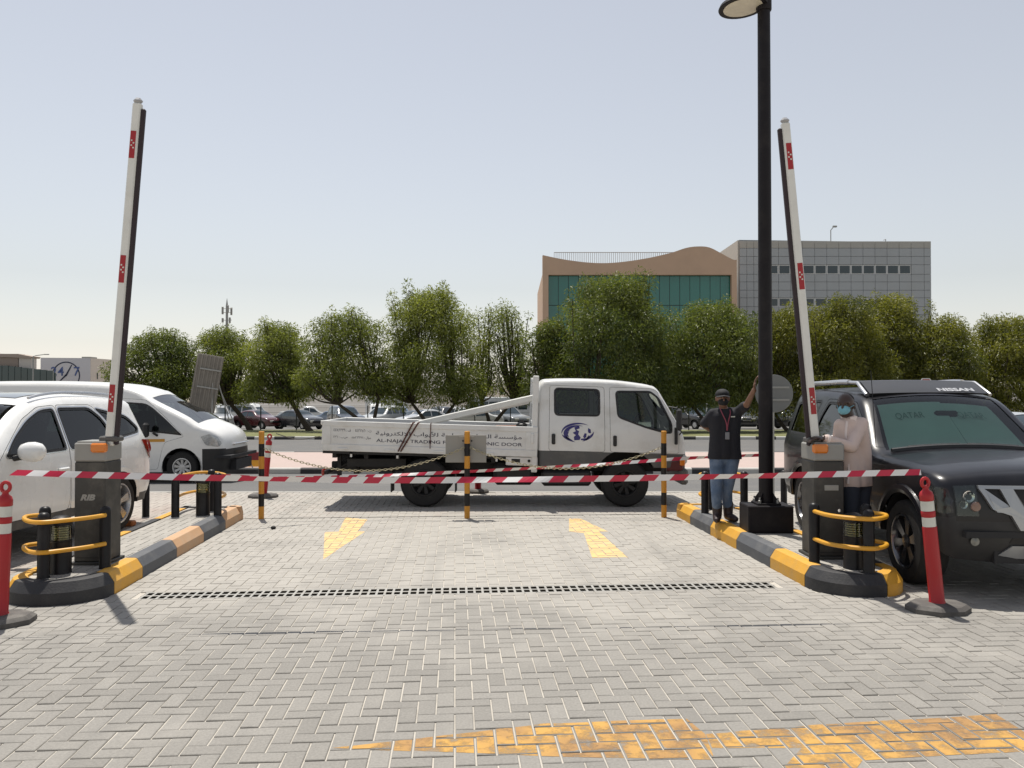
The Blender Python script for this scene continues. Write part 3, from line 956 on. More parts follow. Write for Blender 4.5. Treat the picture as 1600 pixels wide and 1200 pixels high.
# chassis
mb = MB()
for sy in (-.35, .35): mb.box((1.15, sy, .58), (5.3, .07, .16), 0, None, .01)
mb.box((.2, 0, .70), (3.3, .1, .1)); mb.box((-1.1, 0, .52), (.08, .9, .1)); mb.box((0, 0, .36), (.12, 1.3, .12)); mb.box((3.04, 0, .36), (.1, 1.3, .1))
mb.tube([(.0, 0, .36), (2.3, 0, .45)], .05, 8)
mb.box((-.75, 0, .66), (.9, 1.3, .12)); 
mb.build('chassis', DARKMET, tr)
mb = MB(); mb.box((1.35, -.62, .50), (.62, .34, .34), 0, None, .06); mb.build('fuel_tank', DARKMET, tr, True)
mb = MB(); mb.box((2.15, -.70, .44), (.75, .25, .24), 0, None, .04); mb.build('battery_box', BLACKPL, tr, True)
mb = MB(); mb.box((1.0, .6, .50), (.9, .34, .32), 0, None, .06); mb.build('tool_box', DARKMET, tr, True)
for x in (-.50, .47):
    mb = MB(); mb.box((x, -.68, .40), (.015, .30, .34)); mb.build('mud_flap', BLACKPL, tr)
mb = MB()
mb.box((-1.50, 0, .52), (.07, 1.5, .06), 0, None, .01); mb.box((-1.36, -.45, .60), (.06, .06, .36)); mb.box((-1.36, .45, .60), (.06, .06, .36)); mb.tube([(-1.2, -.45, .66), (-1.5, -.45, .50)], .02, 6)
mb.build('rear_bumper', DARKMET, tr)
for sy in (-.62, .62):
    mb = MB(); mb.box((-1.55, sy, .52), (.04, .28, .10), 0, None, .012); mb.build('tail_lamp', REDLENS, tr, True)
for (x, r) in ((0, .37), (3.04, .36)):
    for sg in (-1, 1):
        wheel(tr, x, sg * .72, r, .20, sg, .20, 8, DARKMET)
# load bed
bed = []
def bedpart(mb, name, mat, smooth=False):
    o = mb.build(name, mat, tr, smooth); bed.append(o); return o
mb = MB(); mb.box((.06, 0, .80), (3.24, 1.66, .06)); 
for x in np.linspace(-1.4, 1.5, 7): mb.box((x, 0, .74), (.06, 1.5, .08))
bedpart(mb, 'bed_floor', DARKMET)
zb, zt = .815, 1.262
for sg in (-1, 1):
    mb = MB(); y = sg * .835
    mb.box((.06, y, (zb + zt) / 2), (3.24, .026, zt - zb), 0, None, .006)
    for (xa, xb, za, zb_) in ((-1.56, 1.68, zt - .075, zt + .004), (-1.56, 1.68, zb - .004, zb + .10), (-1.562, -1.44, zb + .10, zt - .075), (1.50, 1.682, zb + .10, zt - .075)):
        mb.box(((xa + xb) / 2, y + sg * .012, (za + zb_) / 2), (xb - xa, .03, zb_ - za), 0, None, .006)
    b = bedpart(mb, 'side_board', TRUCKW)
    for x in (-1.25, -.55, .2, .95):
        mb = MB(); mb.box((x, y + sg * .028, zb + .035), (.16, .02, .03), 0, None, .006); mb.build('hinge', TRUCKW, b)
        mb = MB(); mb.box((x + .12, y - sg * .02, zb - .05), (.03, .03, .08)); mb.build('hinge_bracket', TRUCKW, b)
    mb = MB(); mb.box((1.60, y + sg * .03, zt - .17), (.05, .03, .15), 0, None, .01); mb.build('latch', TRUCKW, b)
mb = MB(); mb.box((-1.565, 0, (zb + zt) / 2), (.03, 1.68, zt - zb), 0, None, .006); mb.box((-1.585, 0, zt - .03), (.03, 1.7, .06), 0, None, .006); bedpart(mb, 'tailboard', TRUCKW)
mb = MB()
for sy in (-.80, .80): mb.box((1.63, sy, 1.36), (.09, .07, 1.36), 0, None, .01)
for z in (1.30, 1.62, 1.98): mb.box((1.63, 0, z), (.05, 1.56, .05), 0, None, .008)
mb.box((1.65, 0, 1.05), (.02, 1.56, .5))
bedpart(mb, 'headboard', TRUCKW)
mb = MB(); mb.box((1.45, -.825, .74), (.48, .04, .13), 0, None, .01); mb.box((1.64, -.825, .70), (.09, .05, .24), 0, None, .01); b = bedpart(mb, 'corner_bracket', TRUCKW)
mb = MB(); mb.box((1.36, -.848, .745), (.13, .008, .06), 0, None, .003); mb.lathe([(0, 0), (.022, 0), (.022, .01), (0, .01)], 12, (1.56, -.858, .75), 0, YAX); mb.build('bracket_slot', BLACKP, b)
# lettering on the near board
AR = {'ا': ('\ufe8d', '\ufe8e'), 'أ': ('\ufe83', '\ufe84'), 'ؤ': ('\ufe85', '\ufe86'), 'ب': ('\ufe8f', '\ufe90', '\ufe91', '\ufe92'), 'ة': ('\ufe93', '\ufe94'), 'ت': ('\ufe95', '\ufe96', '\ufe97', '\ufe98'),
      'ج': ('\ufe9d', '\ufe9e', '\ufe9f', '\ufea0'), 'ح': ('\ufea1', '\ufea2', '\ufea3', '\ufea4'), 'ر': ('\ufead', '\ufeae'), 'س': ('\ufeb1', '\ufeb2', '\ufeb3', '\ufeb4'), 'ص': ('\ufeb9', '\ufeba', '\ufebb', '\ufebc'),
      'ف': ('\ufed1', '\ufed2', '\ufed3', '\ufed4'), 'ك': ('\ufed9', '\ufeda', '\ufedb', '\ufedc'), 'ل': ('\ufedd', '\ufede', '\ufedf', '\ufee0'), 'م': ('\ufee1', '\ufee2', '\ufee3', '\ufee4'),
      'ن': ('\ufee5', '\ufee6', '\ufee7', '\ufee8'), 'و': ('\ufeed', '\ufeee'), 'ي': ('\ufef1', '\ufef2', '\ufef3', '\ufef4'), '\ufefb': ('\ufefb', '\ufefc'), '\ufef7': ('\ufef7', '\ufef8')}
def arabic(t):
    t = t.replace('لا', '\ufefb').replace('لأ', '\ufef7')
    out = []
    for i, ch in enumerate(t):
        if ch not in AR: out.append(ch); continue
        f = AR[ch]
        prev = i > 0 and t[i - 1] in AR and len(AR[t[i - 1]]) == 4
        nxt = i + 1 < len(t) and t[i + 1] in AR and len(f) == 4
        out.append(f[(3 if prev else 2) if nxt else (1 if prev else 0)])
    # digits keep their own order
    res, k = [], 0
    out = out[::-1]
    while k < len(out):
        if '\u0660' <= out[k] <= '\u0669':
            j = k
            while j < len(out) and '\u0660' <= out[j] <= '\u0669': j += 1
            res += out[k:j][::-1]; k = j
        else: res.append(out[k]); k += 1
    return ''.join(res)
INK = pm('lettering_dark', (.03, .032, .06), .6)
INKB = pm('logo_blue', (.035, .03, .17), .5)
def fit_text(name, body, x0, x1, z, h, yf, mat, parent, shear=0.0, bold=0.0):
    me = text_mesh(body, 1.0, 'LEFT', 0.0, shear, bold)
    xs = [v.co.x for v in me.vertices]; ys = [v.co.y for v in me.vertices]
    if not xs: return None
    kx, ky = (x1 - x0) / (max(xs) - min(xs)), h / (max(ys) - min(ys))
    for v in me.vertices:
        v.co = Vector((x0 + (v.co.x - min(xs)) * kx, yf, z + (v.co.y - (max(ys) + min(ys)) / 2) * ky))
    me.materials.clear(); me.materials.append(mat)
    return link(name, me, parent)
board = [o for o in bed if o.name.startswith('side_board')][0]
yf = -.8495
fit_text('lettering', 'AL-NAJAH TRADING FOR ELECTRONIC DOOR', X(585), X(813), .982, .066, yf, INK, board, 0, .012)
fit_text('lettering', arabic('مؤسسة النجاح التجارية للأبواب الالكترونية'), X(584), X(812), 1.092, .10, yf, INK, board, 0, .012)
fit_text('lettering', arabic('ت : ٤٤١٦٢٥٦٠     ف : ٤٤١٤٢٣٣٩'), X(518), X(577), 1.13, .045, yf, INK, board, 0, .004)
fit_text('lettering', arabic('جوال : ٥٥٨٦٢٢٧٨     ص.ب : ٢٣٦٠'), X(518), X(577), 1.02, .045, yf, INK, board, 0, .004)
# thin straps over the board
STRAP = pm('brown_strap', (.10, .035, .025), .8)
for (a, b) in (((642, 661), (620, 708)), ((650, 661), (624, 708)), ((669.5, 660), (669.5, 702))):
    mb = MB(); q = [(X(a[0]), -.70, 1.27), (X(a[0]), -.868, 1.275), (X(b[0]), -.872, Z(b[1]) + .012)]
    mb.tube(q, .012 if a[0] < 660 else .007, 6); bedpart(mb, 'strap', STRAP)
for o in bed:
    o.matrix_basis = Matrix.Translation((.06, 0, 0)) @ Matrix.Rotation(.031, 4, 'Y') @ Matrix.Translation((-.06, 0, 0))
# globe emblem on the rear door, drawn from flat blue shapes
mb = MB()
def emb(pts, k=0):
    P = []
    for (px, py) in pts:
        u, v = 860 + px / 16.0, 640 + py / 16.0
        P.append((X(u), Z(v)))
    yy = cab.y(P)
    mb.add([(x, -(y + .0025), z) for (x, z), y in zip(P, yy)], [tuple(range(len(P)))])
def crescent(cx, cy, rx0, ry0, rx1, ry1, a0, a1, n=14, sh=(0, 0)):
    for i in range(n):
        t0, t1 = R(a0 + (a1 - a0) * i / n), R(a0 + (a1 - a0) * (i + 1) / n)
        f0, f1 = math.sin(math.pi * i / n), math.sin(math.pi * (i + 1) / n)
        def pt(t, f, inn):
            rx = rx0 + (rx1 - rx0) * f if inn else rx0; ry = ry0 + (ry1 - ry0) * f if inn else ry0
            return (cx + rx * math.cos(t), cy - ry * math.sin(t))
        emb([pt(t0, f0, False), pt(t1, f1, False), pt(t1, f1, True), pt(t0, f0, True)])
crescent(680, 570, 400, 240, 330, 190, 45, 190)
crescent(680, 570, 400, 245, 335, 180, 190, 262)
crescent(690, 570, 400, 235, 330, 180, -75, 5)
crescent(660, 590, 330, 200, 230, 130, 60, 250)
emb([(600, 450), (720, 400), (740, 470), (650, 500), (720, 540), (700, 620), (760, 700), (730, 760), (600, 770), (590, 680), (640, 640), (560, 580), (640, 540)])
emb([(820, 680), (860, 590), (910, 600), (900, 690), (850, 720)])
emb([(950, 460), (1010, 500), (1020, 590), (960, 590), (940, 540)])
emb([(760, 730), (900, 715), (960, 640), (985, 680), (900, 770), (770, 765)])
emb([(430, 500), (470, 440), (480, 520), (440, 620), (470, 700), (400, 640), (380, 560)])
rear_door = [o for o in tr.children if o.name.startswith('door')][0]
mb.build('emblem', INKB, rear_door)

# ================================================================== white van on the near carriageway
ZV = tz(16.9)
vx0 = (295 - 800) / F * 16.6 - .16
van = thing('passenger_van', 'white high roof van with black bumper driving past behind the white car', 'van', (vx0, 17.55, ZV))
wv = lerpW([(.2, .92), (.8, .95), (1.1, .95), (1.95, .80), (2.2, .74)])
vtop = smooth_top([(-4.10, .35), (-4.14, .7), (-4.12, 1.2), (-4.06, 1.8), (-3.98, 2.03), (-3.8, 2.10), (-3.0, 2.115), (-2.0, 2.09), (-1.5, 2.055), (-1.26, 2.01), (-.93, 1.90), (-.64, 1.72), (-.15, 1.485), (.36, 1.235), (.73, 1.13), (.95, 1.04), (1.06, .95), (1.12, .80), (1.15, .6), (1.15, .42), (1.10, .26)], 4)
vtop = [(x - .30 * (x - .1) / 1.05 if x > .1 else (x - .6 if x < -3 else x), z) for x, z in vtop]
vc = Car(vtop, .24, [(0, .40, .34), (-3.05, .40, .34)], lambda x, z: wv(z) - ends(x, -4.74, .87, .3, .7, .03, .18), .10, lambda x, z: .10 if x > -.9 else .03, .08)
VX = lambda u: (u - 295) / 75.3
VZ = lambda v: (755 - v) / 75.3
dwin = roundp([(VX(190), VZ(669)), (VX(222), VZ(671)), (VX(283), VZ(677.5)), (VX(296), VZ(679)), (VX(272), VZ(657)), (VX(248), VZ(637)), (VX(236), VZ(630)), (VX(190), VZ(627))], [.05, .1, .05, .02, .1, .08, .08, .05])
vd = roundp([(VX(180), .30), (VX(258), .30), (VX(265), .70), (VX(270), VZ(690)), (VX(300), VZ(681)), (VX(272), VZ(654)), (VX(248), VZ(633)), (VX(236), VZ(624)), (VX(180), VZ(621))], .05)
sw1 = roundp([(-4.2, 1.22), (-2.75, 1.20), (-2.75, 1.80), (-4.17, 1.80)], .06)
sw2 = roundp([(-2.65, 1.20), (-1.62, 1.18), (-1.62, 1.78), (-2.65, 1.80)], .06)
VANW = pm('van_white', (.82, .82, .80), .3, var=.03, coat=.5, dirt=.2, dirtcol=(.5, .46, .4), dscale=2)
vmf = lambda x, z: 1 if (x > .43 and z < .72) else 0
i0, i1 = vc.idx(-.72, 1.78), vc.idx(.26, 1.25)
car_body(vc, van, [VANW, BLACKPL], [(i0, i1, .93)], [(vd, [dwin], (VX(192), VZ(700), VANW, False))], [sw1, sw2], vmf, [[(.43, .25), (.43, .72), (.84, .72)]], lambda x, z: 1 if x > .6 and z < .72 else 0, GLASSD)
mb = MB(); vc.patch(mb, i0, i1, -.93, .93, -.006, 12, 10); weld(mb.build('windscreen', glassm('van_screen', (.62, .68, .70), .03, 1.0, .32), van))
for sg in (-1, 1):
    mb = MB()
    hl = [(.40, .98), (.58, 1.03), (.72, .97), (.80, .82), (.74, .755), (.50, .80)]
    vc.side(mb, roundp(hl, .04), [], sg, .008, None, (), .04); weld(mb.build('headlight', pm('van_lamp', (.42, .44, .45), .12, metal=.3, coat=1, var=.5, scale=30), van))
    mb = MB(); vc.side(mb, [(VX(229), VZ(690)), (VX(270), VZ(689.5)), (VX(270), VZ(685)), (VX(229), VZ(685.5))], [], sg, .006); weld(mb.build('side_stripe', pm('orange_stripe', (.62, .30, .03), .5), van))
    mb = MB(); vc.side(mb, [(-3.9, VZ(690)), (VX(178), VZ(690)), (VX(178), VZ(685.5)), (-3.9, VZ(685.5))], [], sg, .006); weld(mb.build('side_stripe', pm('orange_stripe', (.62, .30, .03), .5), van))
    mb = MB(); y = sg * (vc.y([(VX(250), 1.05)])[0])
    mb.tube([(VX(258), y, 1.0), (VX(256), y + sg * .12, 1.06)], .025, 8); mb.box((VX(247), y + sg * .2, 1.12), (.10, .18, .30), 0, None, .04); mb.build('mirror', BLACKPL, van, True)
    mb = MB(); liner(mb, 0, .40, .34, .93, .5, sg, .24); mb.build('wheel_arch', DARKIN, van); mb = MB(); liner(mb, -3.05, .40, .34, .93, .5, sg, .24); mb.build('wheel_arch', DARKIN, van)
    for x in (0, -3.05): wheel(van, x, sg * .80, .335, .21, sg, .19, 9, pm('hubcap', (.55, .55, .54), .4, metal=.4))
mb = MB(); mb.box((-1.5, 0, .36), (5.0, 1.0, .22)); mb.box((-1.5, 0, .55), (5.0, 1.7, .06)); mb.box((.15, 0, .95), (.5, 1.5, .30), 0, None, .1); mb.box((-1.35, 0, 1.0), (.05, 1.6, .9)); mb.build('underbody', DARKIN, van)
seats(van, [-.75], .80, .42, .62)
mb = MB(); vc.patch(mb, vc.idx(.85, .66), vc.idx(.85, .48), -.55, .55, .012, 3, 8); weld(mb.build('grille', BLACKP, van))
mb = MB(); mb.box((.93, 0, .80), (.05, .9, .035), 0, None, .012); mb.build('badge_bar', CHROME, van, True)

# ================================================================== white car beside the left island (faces the camera)
suv = thing('white_suv', 'white compact SUV at the left edge, parked nose forward beside the kerbed island', 'car', (-5.79, 10.06, 0), R(-94.7))
ws = lerpW([(.2, .86), (.55, .92), (.95, .915), (1.1, .89), (1.7, .66)])
stop = smooth_top([(-.80, .34), (-.93, .5), (-.95, .75), (-.90, 1.0), (-.84, 1.12), (-.74, 1.33), (-.66, 1.52), (-.60, 1.625), (-.3, 1.66), (.2, 1.69), (.8, 1.69), (1.3, 1.63), (1.65, 1.50), (2.05, 1.25), (2.35, 1.075), (2.9, 1.0), (3.3, .90), (3.5, .76), (3.57, .55), (3.52, .32)], 5)
stop = [(-.5 + (x + .5) * .84 if x < -.5 else x, z) for x, z in stop]
sc_ = Car(stop, .32, [(0, .40, .35), (2.69, .40, .35)], lambda x, z: ws(z) - ends(x, -.95, 3.57, .6, .8, .12, .2), .10, lambda x, z: .11 if x > 1.5 else (.07 if x < -.6 else .03), .065)
CLAD = pm('grey_cladding', (.07, .07, .072), .6, var=.1, dirt=.3, dscale=5)
w1 = roundp([(1.98, 1.075), (1.02, 1.09), (1.02, 1.545), (1.25, 1.53), (1.52, 1.42), (1.80, 1.24)], [.04, .05, .05, .08, .1, .1])
w2 = roundp([(.95, 1.09), (.06, 1.145), (.16, 1.40), (.36, 1.545), (.95, 1.55)], [.05, .06, .1, .08, .05])
w3 = roundp([(-.02, 1.16), (-.52, 1.215), (-.56, 1.27), (-.35, 1.43), (.25, 1.535), (.10, 1.40)], [.04, .04, .04, .08, .04, .1])
d1 = roundp([(2.05, .42), (1.0, .42), (.985, 1.07), (.985, 1.585), (1.28, 1.565), (1.58, 1.44), (2.02, 1.10), (2.16, .95)], .05)
d2 = roundp([(.97, .42), (.42, .42), (.40, .62), (.20, .80), (-.02, 1.0), (.0, 1.10), (.10, 1.41), (.33, 1.58), (.97, 1.585)], .05)
i0, i1 = sc_.idx(1.45, 1.585), sc_.idx(2.30, 1.10)
r0, r1 = sc_.idx(-.80, 1.20), sc_.idx(-.66, 1.52)
car_body(sc_, suv, [WHITE, CLAD], [(i0, i1, .93), (r0, r1, .85)], [(d1, [w1], (1.12, .88, WHITE, False)), (d2, [w2], (.25, .93, WHITE, False))], [w3], lambda x, z: 1 if z < .43 else 0, [[(-.8, .43), (3.5, .43)]], None, GLASSD)
for (a, b, t, nm) in ((i0, i1, .93, 'windscreen'), (r0, r1, .85, 'rear_window')):
    mb = MB(); sc_.patch(mb, a, b, -t, t, -.006, 10, 10); weld(mb.build(nm, GLASSD, suv))
mb = MB(); sc_.patch(mb, sc_.idx(.35, 1.69), sc_.idx(1.25, 1.64), -.72, .72, .006, 8, 8); weld(mb.build('sunroof', pm('roof_glass', (.015, .016, .018), .06, coat=1), suv))
for sg in (-1, 1):
    mb = MB()
    for wp in (w1, w2, w3): sc_.ring(mb, offset_poly(wp, .010), .012, sg, .004)
    mb.build('window_trim', CHROME, suv)
    mb = MB(); ln = [(x, z) for x, z in stop if -.45 < x < 1.3 and z > 1.5]
    mb.tube([(x, sg * (ws(z) - ends(x, -.95, 3.57, .6, .8, .12, .2) - .06), z + .035) for x, z in ln], .016, 6); mb.build('roof_rail', ALLOY, suv, True)
    mb = MB(); sc_.side(mb, roundp([(-.52, 1.12), (-.86, 1.10), (-.91, .98), (-.84, .84), (-.70, .90)], .04), [], sg, .01, None, (), .03); weld(mb.build('tail_lamp', REDLENS, suv))
    y = sg * sc_.y([(1.85, 1.05)])[0]
    mb = MB(); mb.tube([(1.88, y - sg * .03, 1.05), (1.84, y + sg * .08, 1.07)], .03, 8); mb.build('mirror_arm', BLACKPL, suv, True)
    mb = MB()
    pr = [(0, -.13), (.05, -.128), (.085, -.10), (.105, -.04), (.108, .03), (.09, .09), (.055, .12), (0, .125)]
    mb.lathe(pr, 20, (1.84, y + sg * .17, 1.12), 0, Matrix(((.75, 0, 0), (0, 0, 1.05), (0, .95, 0)))); mb.build('mirror', WHITE, suv, True, 60)
    mb = MB(); liner(mb, 0, .40, .35, .9, .5, sg, .32); mb.build('wheel_arch', DARKIN, suv); mb = MB(); liner(mb, 2.69, .40, .35, .9, .5, sg, .32); mb.build('wheel_arch', DARKIN, suv)
    for cx in (0, 2.69):
        mb = MB(); n = 18; vs = []
        for rr, oo in ((.395, .004), (.45, .012), (.455, -.01)):
            P = [(cx + rr * math.cos(R(4 + 172 * i / n)), .35 + rr * math.sin(R(4 + 172 * i / n))) for i in range(n + 1)]
            vs.append([(x, sg * (yy + oo), z) for (x, z), yy in zip(P, sc_.y(P))])
        mb.add(vs[0] + vs[1] + vs[2], [(k * (n + 1) + i, k * (n + 1) + i + 1, (k + 1) * (n + 1) + i + 1, (k + 1) * (n + 1) + i) for k in (0, 1) for i in range(n)])
        mb.build('arch_trim', WHITE if cx == 0 else CLAD, suv, True)
        wheel(suv, cx, sg * .80, .35, .23, sg, .245, 5)
mb = MB(); mb.box((1.3, 0, .40), (4.2, 1.0, .2)); mb.box((1.3, 0, .52), (4.3, 1.5, .05)); mb.box((2.2, 0, .95), (.5, 1.4, .25), 0, None, .08); mb.build('underbody', DARKIN, suv)
seats(suv, [.25, 1.25], .72, .38, .6)
mb = MB(); sc_.patch(mb, sc_.idx(3.5, .74), sc_.idx(3.56, .5), -.6, .6, .012, 4, 8); weld(mb.build('grille', BLACKPL, suv))
for sg in (-1, 1):
    mb = MB(); sc_.side(mb, roundp([(2.95, .90), (3.25, .85), (3.42, .74), (3.2, .70), (3.0, .78)], .04), [], sg, .01, None, (), .04); weld(mb.build('headlight', LAMPGL, suv))

# ================================================================== black SUV beside the right island (faces the camera)
DARKBLUE = pm('black_blue_paint', (.006, .006, .009), .32, var=.1, coat=.25, spec=.3, dirt=.1, dirtcol=(.04, .037, .034), dscale=3)
ds = thing('black_suv', 'dark SUV with roof rack and green windscreen shade at the right edge', 'car', (4.55, 9.95, 0), -math.pi / 2 - .03)
wd = lerpW([(.2, .86), (.6, .925), (1.05, .925), (1.15, .90), (1.75, .72), (1.9, .70)])
dtop = smooth_top([(-.86, .42), (-.96, .55), (-.98, .9), (-.95, 1.15), (-.86, 1.5), (-.76, 1.70), (-.5, 1.76), (.2, 1.765), (.9, 1.73), (1.22, 1.685), (1.42, 1.60), (1.70, 1.38), (2.02, 1.145), (2.4, 1.115), (3.0, 1.07), (3.3, 1.035), (3.45, .985), (3.52, .89), (3.56, .66), (3.55, .48), (3.46, .34)], 5)
NX = lambda x: 3 + (x - 3) * .68 if x > 3 else x
dtop = [(NX(x), z) for x, z in dtop]
dc = Car(dtop, .40, [(0, .44, .38), (2.7, .44, .38)], lambda x, z: wd(z) - ends(x, -.98, 3.38, .5, .28, .06, .05), .08, lambda x, z: .07 if x > 2.05 and z < 1.0 else (.06 if x > 1.2 else .03), .065)
a1 = roundp([(1.78, 1.17), (1.02, 1.18), (1.02, 1.60), (1.22, 1.585), (1.44, 1.45)], [.04, .05, .05, .06, .08])
a2 = roundp([(.95, 1.18), (.22, 1.19), (.32, 1.45), (.45, 1.615), (.95, 1.605)], [.05, .05, .06, .06, .05])
a3 = roundp([(.02, 1.20), (-.68, 1.21), (-.60, 1.60), (.22, 1.635)], .06)
b1 = roundp([(2.03, .46), (.99, .46), (.99, 1.635), (1.26, 1.62), (1.50, 1.47), (1.92, 1.16), (2.03, 1.0)], .04)
b2 = roundp([(.965, .46), (.50, .46), (.46, .64), (.30, .84), (.12, 1.0), (.14, 1.17), (.28, 1.48), (.42, 1.65), (.965, 1.64)], .04)
i0, i1 = dc.idx(1.34, 1.645), dc.idx(1.99, 1.16)
car_body(dc, ds, [DARKBLUE, BLACKPL], [(i0, i1, .94)], [(b1, [a1], (1.12, 1.02, DARKBLUE, False)), (b2, [a2], (.25, 1.04, DARKBLUE, False))], [a3], lambda x, z: 1 if z < .50 or (x > 2.9 and z < .69) else 0, [[(-.9, .50), (2.9, .50), (2.9, .69), (3.37, .69)]], lambda x, z: 1 if (x > 3 and z < .69) else 0, glassm('rear_privacy_glass', (.05, .06, .07)))
mb = MB(); dc.patch(mb, i0, i1, -.94, .94, -.006, 10, 12); weld(mb.build('windscreen', glassm('green_screen', (.66, .82, .75)), ds))
SHADE = pm('sunshade_green', (.50, .63, .56), .6, var=.15, scale=3)
mb = MB(); dc.patch(mb, i0 + 1, i1 - 1.0, -.86, .10, -.06, 8, 8); shade = weld(mb.build('sunshade', SHADE, ds))
mb = MB(); dc.patch(mb, i0 + 1, i1 - 1.0, .12, .86, -.075, 8, 8); weld(mb.build('sunshade', SHADE, ds))
def on_screen(name, body, ta, tb, ic, h, mat):
    me = text_mesh(body, 1.0, 'LEFT'); xs = [v.co.x for v in me.vertices]; ys = [v.co.y for v in me.vertices]
    for v in me.vertices:
        f = (v.co.x - min(xs)) / (max(xs) - min(xs)); g = (v.co.y - min(ys)) / (max(ys) - min(ys)) - .5
        v.co = dc.sp(ic - g * h, ta + (tb - ta) * f, -.05)
    me.materials.clear(); me.materials.append(mat); return link(name, me, shade)
SHINK = pm('shade_print', (.16, .30, .24), .6)
on_screen('print', 'QATAR', -.66, -.26, (i0 + i1) / 2 - 1.2, 1.5, SHINK)
on_screen('print', 'QATAR', .22, .62, (i0 + i1) / 2 - 1.2, 1.5, SHINK)
mb = MB(); mb.tube([dc.sp(i1 + .3, t, .02) for t in np.linspace(-.7, -.1, 6)], .012, 6); mb.build('wiper', BLACKPL, ds)
mb = MB(); mb.tube([dc.sp(i1 + .3, t, .02) for t in np.linspace(0, .6, 6)], .012, 6); mb.build('wiper', BLACKPL, ds)
mb = MB(); mb.tube([dc.sp(i1 + .8, t, .005) for t in np.linspace(-.9, .9, 12)], .03, 6); mb.build('cowl', BLACKPL, ds)
mb = MB(); mb.box((1.55, .05, 1.50), (.05, .24, .07), 0, None, .02); mb.build('rear_view_mirror', BLACKPL, ds)
mb = MB(); mb.tube([(1.95, -.84, 1.12), (1.78, -.82, 1.95)], .004, 5); mb.build('aerial', BLACKP, ds)
mb = MB(); mb.box((1.3, 0, .42), (4.2, 1.0, .2)); mb.box((1.3, 0, .56), (4.3, 1.5, .05)); mb.box((1.98, 0, 1.03), (.4, 1.45, .2), 0, None, .08); mb.build('underbody', DARKIN, ds)
seats(ds, [.25, 1.0], .78, .38, .6)
for sg in (-1, 1):
    mb = MB(); liner(mb, 0, .44, .38, .9, .5, sg, .40); mb.build('wheel_arch', DARKIN, ds); mb = MB(); liner(mb, 2.7, .44, .38, .9, .5, sg, .40); mb.build('wheel_arch', DARKIN, ds)
    for cx in (0, 2.7):
        mb = MB(); n = 18; vs = []
        for rr, oo in ((.435, .012), (.47, .03), (.51, .024), (.52, -.012)):
            P = [(cx + rr * math.cos(R(3 + 174 * i / n)), .38 + rr * math.sin(R(3 + 174 * i / n))) for i in range(n + 1)]
            vs += [(x, sg * (yy + oo), z) for (x, z), yy in zip(P, dc.y(P))]
        mb.add(vs, [(k * (n + 1) + i, k * (n + 1) + i + 1, (k + 1) * (n + 1) + i + 1, (k + 1) * (n + 1) + i) for k in (0, 1, 2) for i in range(n)])
        mb.build('arch_trim', DARKBLUE, ds, True)
        wheel(ds, cx, sg * .80, .375, .25, sg, .245, 6, pm('dark_alloy', (.22, .22, .23), .2, metal=.9))
    # roof rack: side tube, front fairing leg
    mb = MB()
    mb.tube([(-.55, sg * .64, 1.76), (-.5, sg * .64, 1.84), (.55, sg * .64, 1.85), (.75, sg * .64, 1.845)], .032, 10); mb.build('rack_rail', ALLOY, ds, True)
    mb = MB(); mb.tube([(.72, sg * .64, 1.845), (1.0, sg * .645, 1.835), (1.28, sg * .66, 1.70)], .02, 8); mb.build('rack_leg', ALLOY, ds, True)
    y = sg * dc.y([(1.75, 1.12)])[0]
    mb = MB(); mb.tube([(1.74, y - sg * .03, 1.13), (1.72, y + sg * .10, 1.15)], .035, 8); mb.build('mirror_arm', BLACKPL, ds, True)
    mb = MB(); mb.lathe([(0, -.14), (.06, -.135), (.095, -.10), (.11, -.03), (.11, .05), (.09, .11), (.05, .135), (0, .14)], 20, (1.70, y + sg * .20, 1.20), 0, Matrix(((.8, 0, 0), (0, 0, 1), (0, .95, 0)))); mb.build('mirror', DARKBLUE, ds, True, 60)
for x in (-.3, .4):
    mb = MB(); mb.tube([(x, -.64, 1.85), (x, .64, 1.85)], .02, 8); mb.build('rack_bar', BLACKPL, ds, True)
# fairing between the front legs
mb = MB(); n = 8
vs = []
for (x, z, w) in ((.72, 1.86, .60), (1.0, 1.85, .615), (1.29, 1.715, .63), (1.27, 1.70, .63), (.98, 1.83, .60), (.72, 1.84, .6)):
    for j in range(n + 1):
        t = -1 + 2 * j / n; vs.append((x + .03 * (1 - t * t), t * w, z + .012 * (1 - t * t)))
mb.add(vs, [(k * (n + 1) + j, k * (n + 1) + j + 1, (k + 1) * (n + 1) + j + 1, (k + 1) * (n + 1) + j) for k in range(5) for j in range(n)])
fair = mb.build('rack_fairing', pm('fairing_grey', (.035, .035, .037), .35, var=.1), ds, True)
place_text('lettering', 'NISSAN', .10, pm('silver_letters', (.7, .7, .7), .3, metal=.4), (1.262, .30, 1.757), Vector((0, 1.15, 0)), Vector((-.90, 0, .435)), fair, bold=.004)
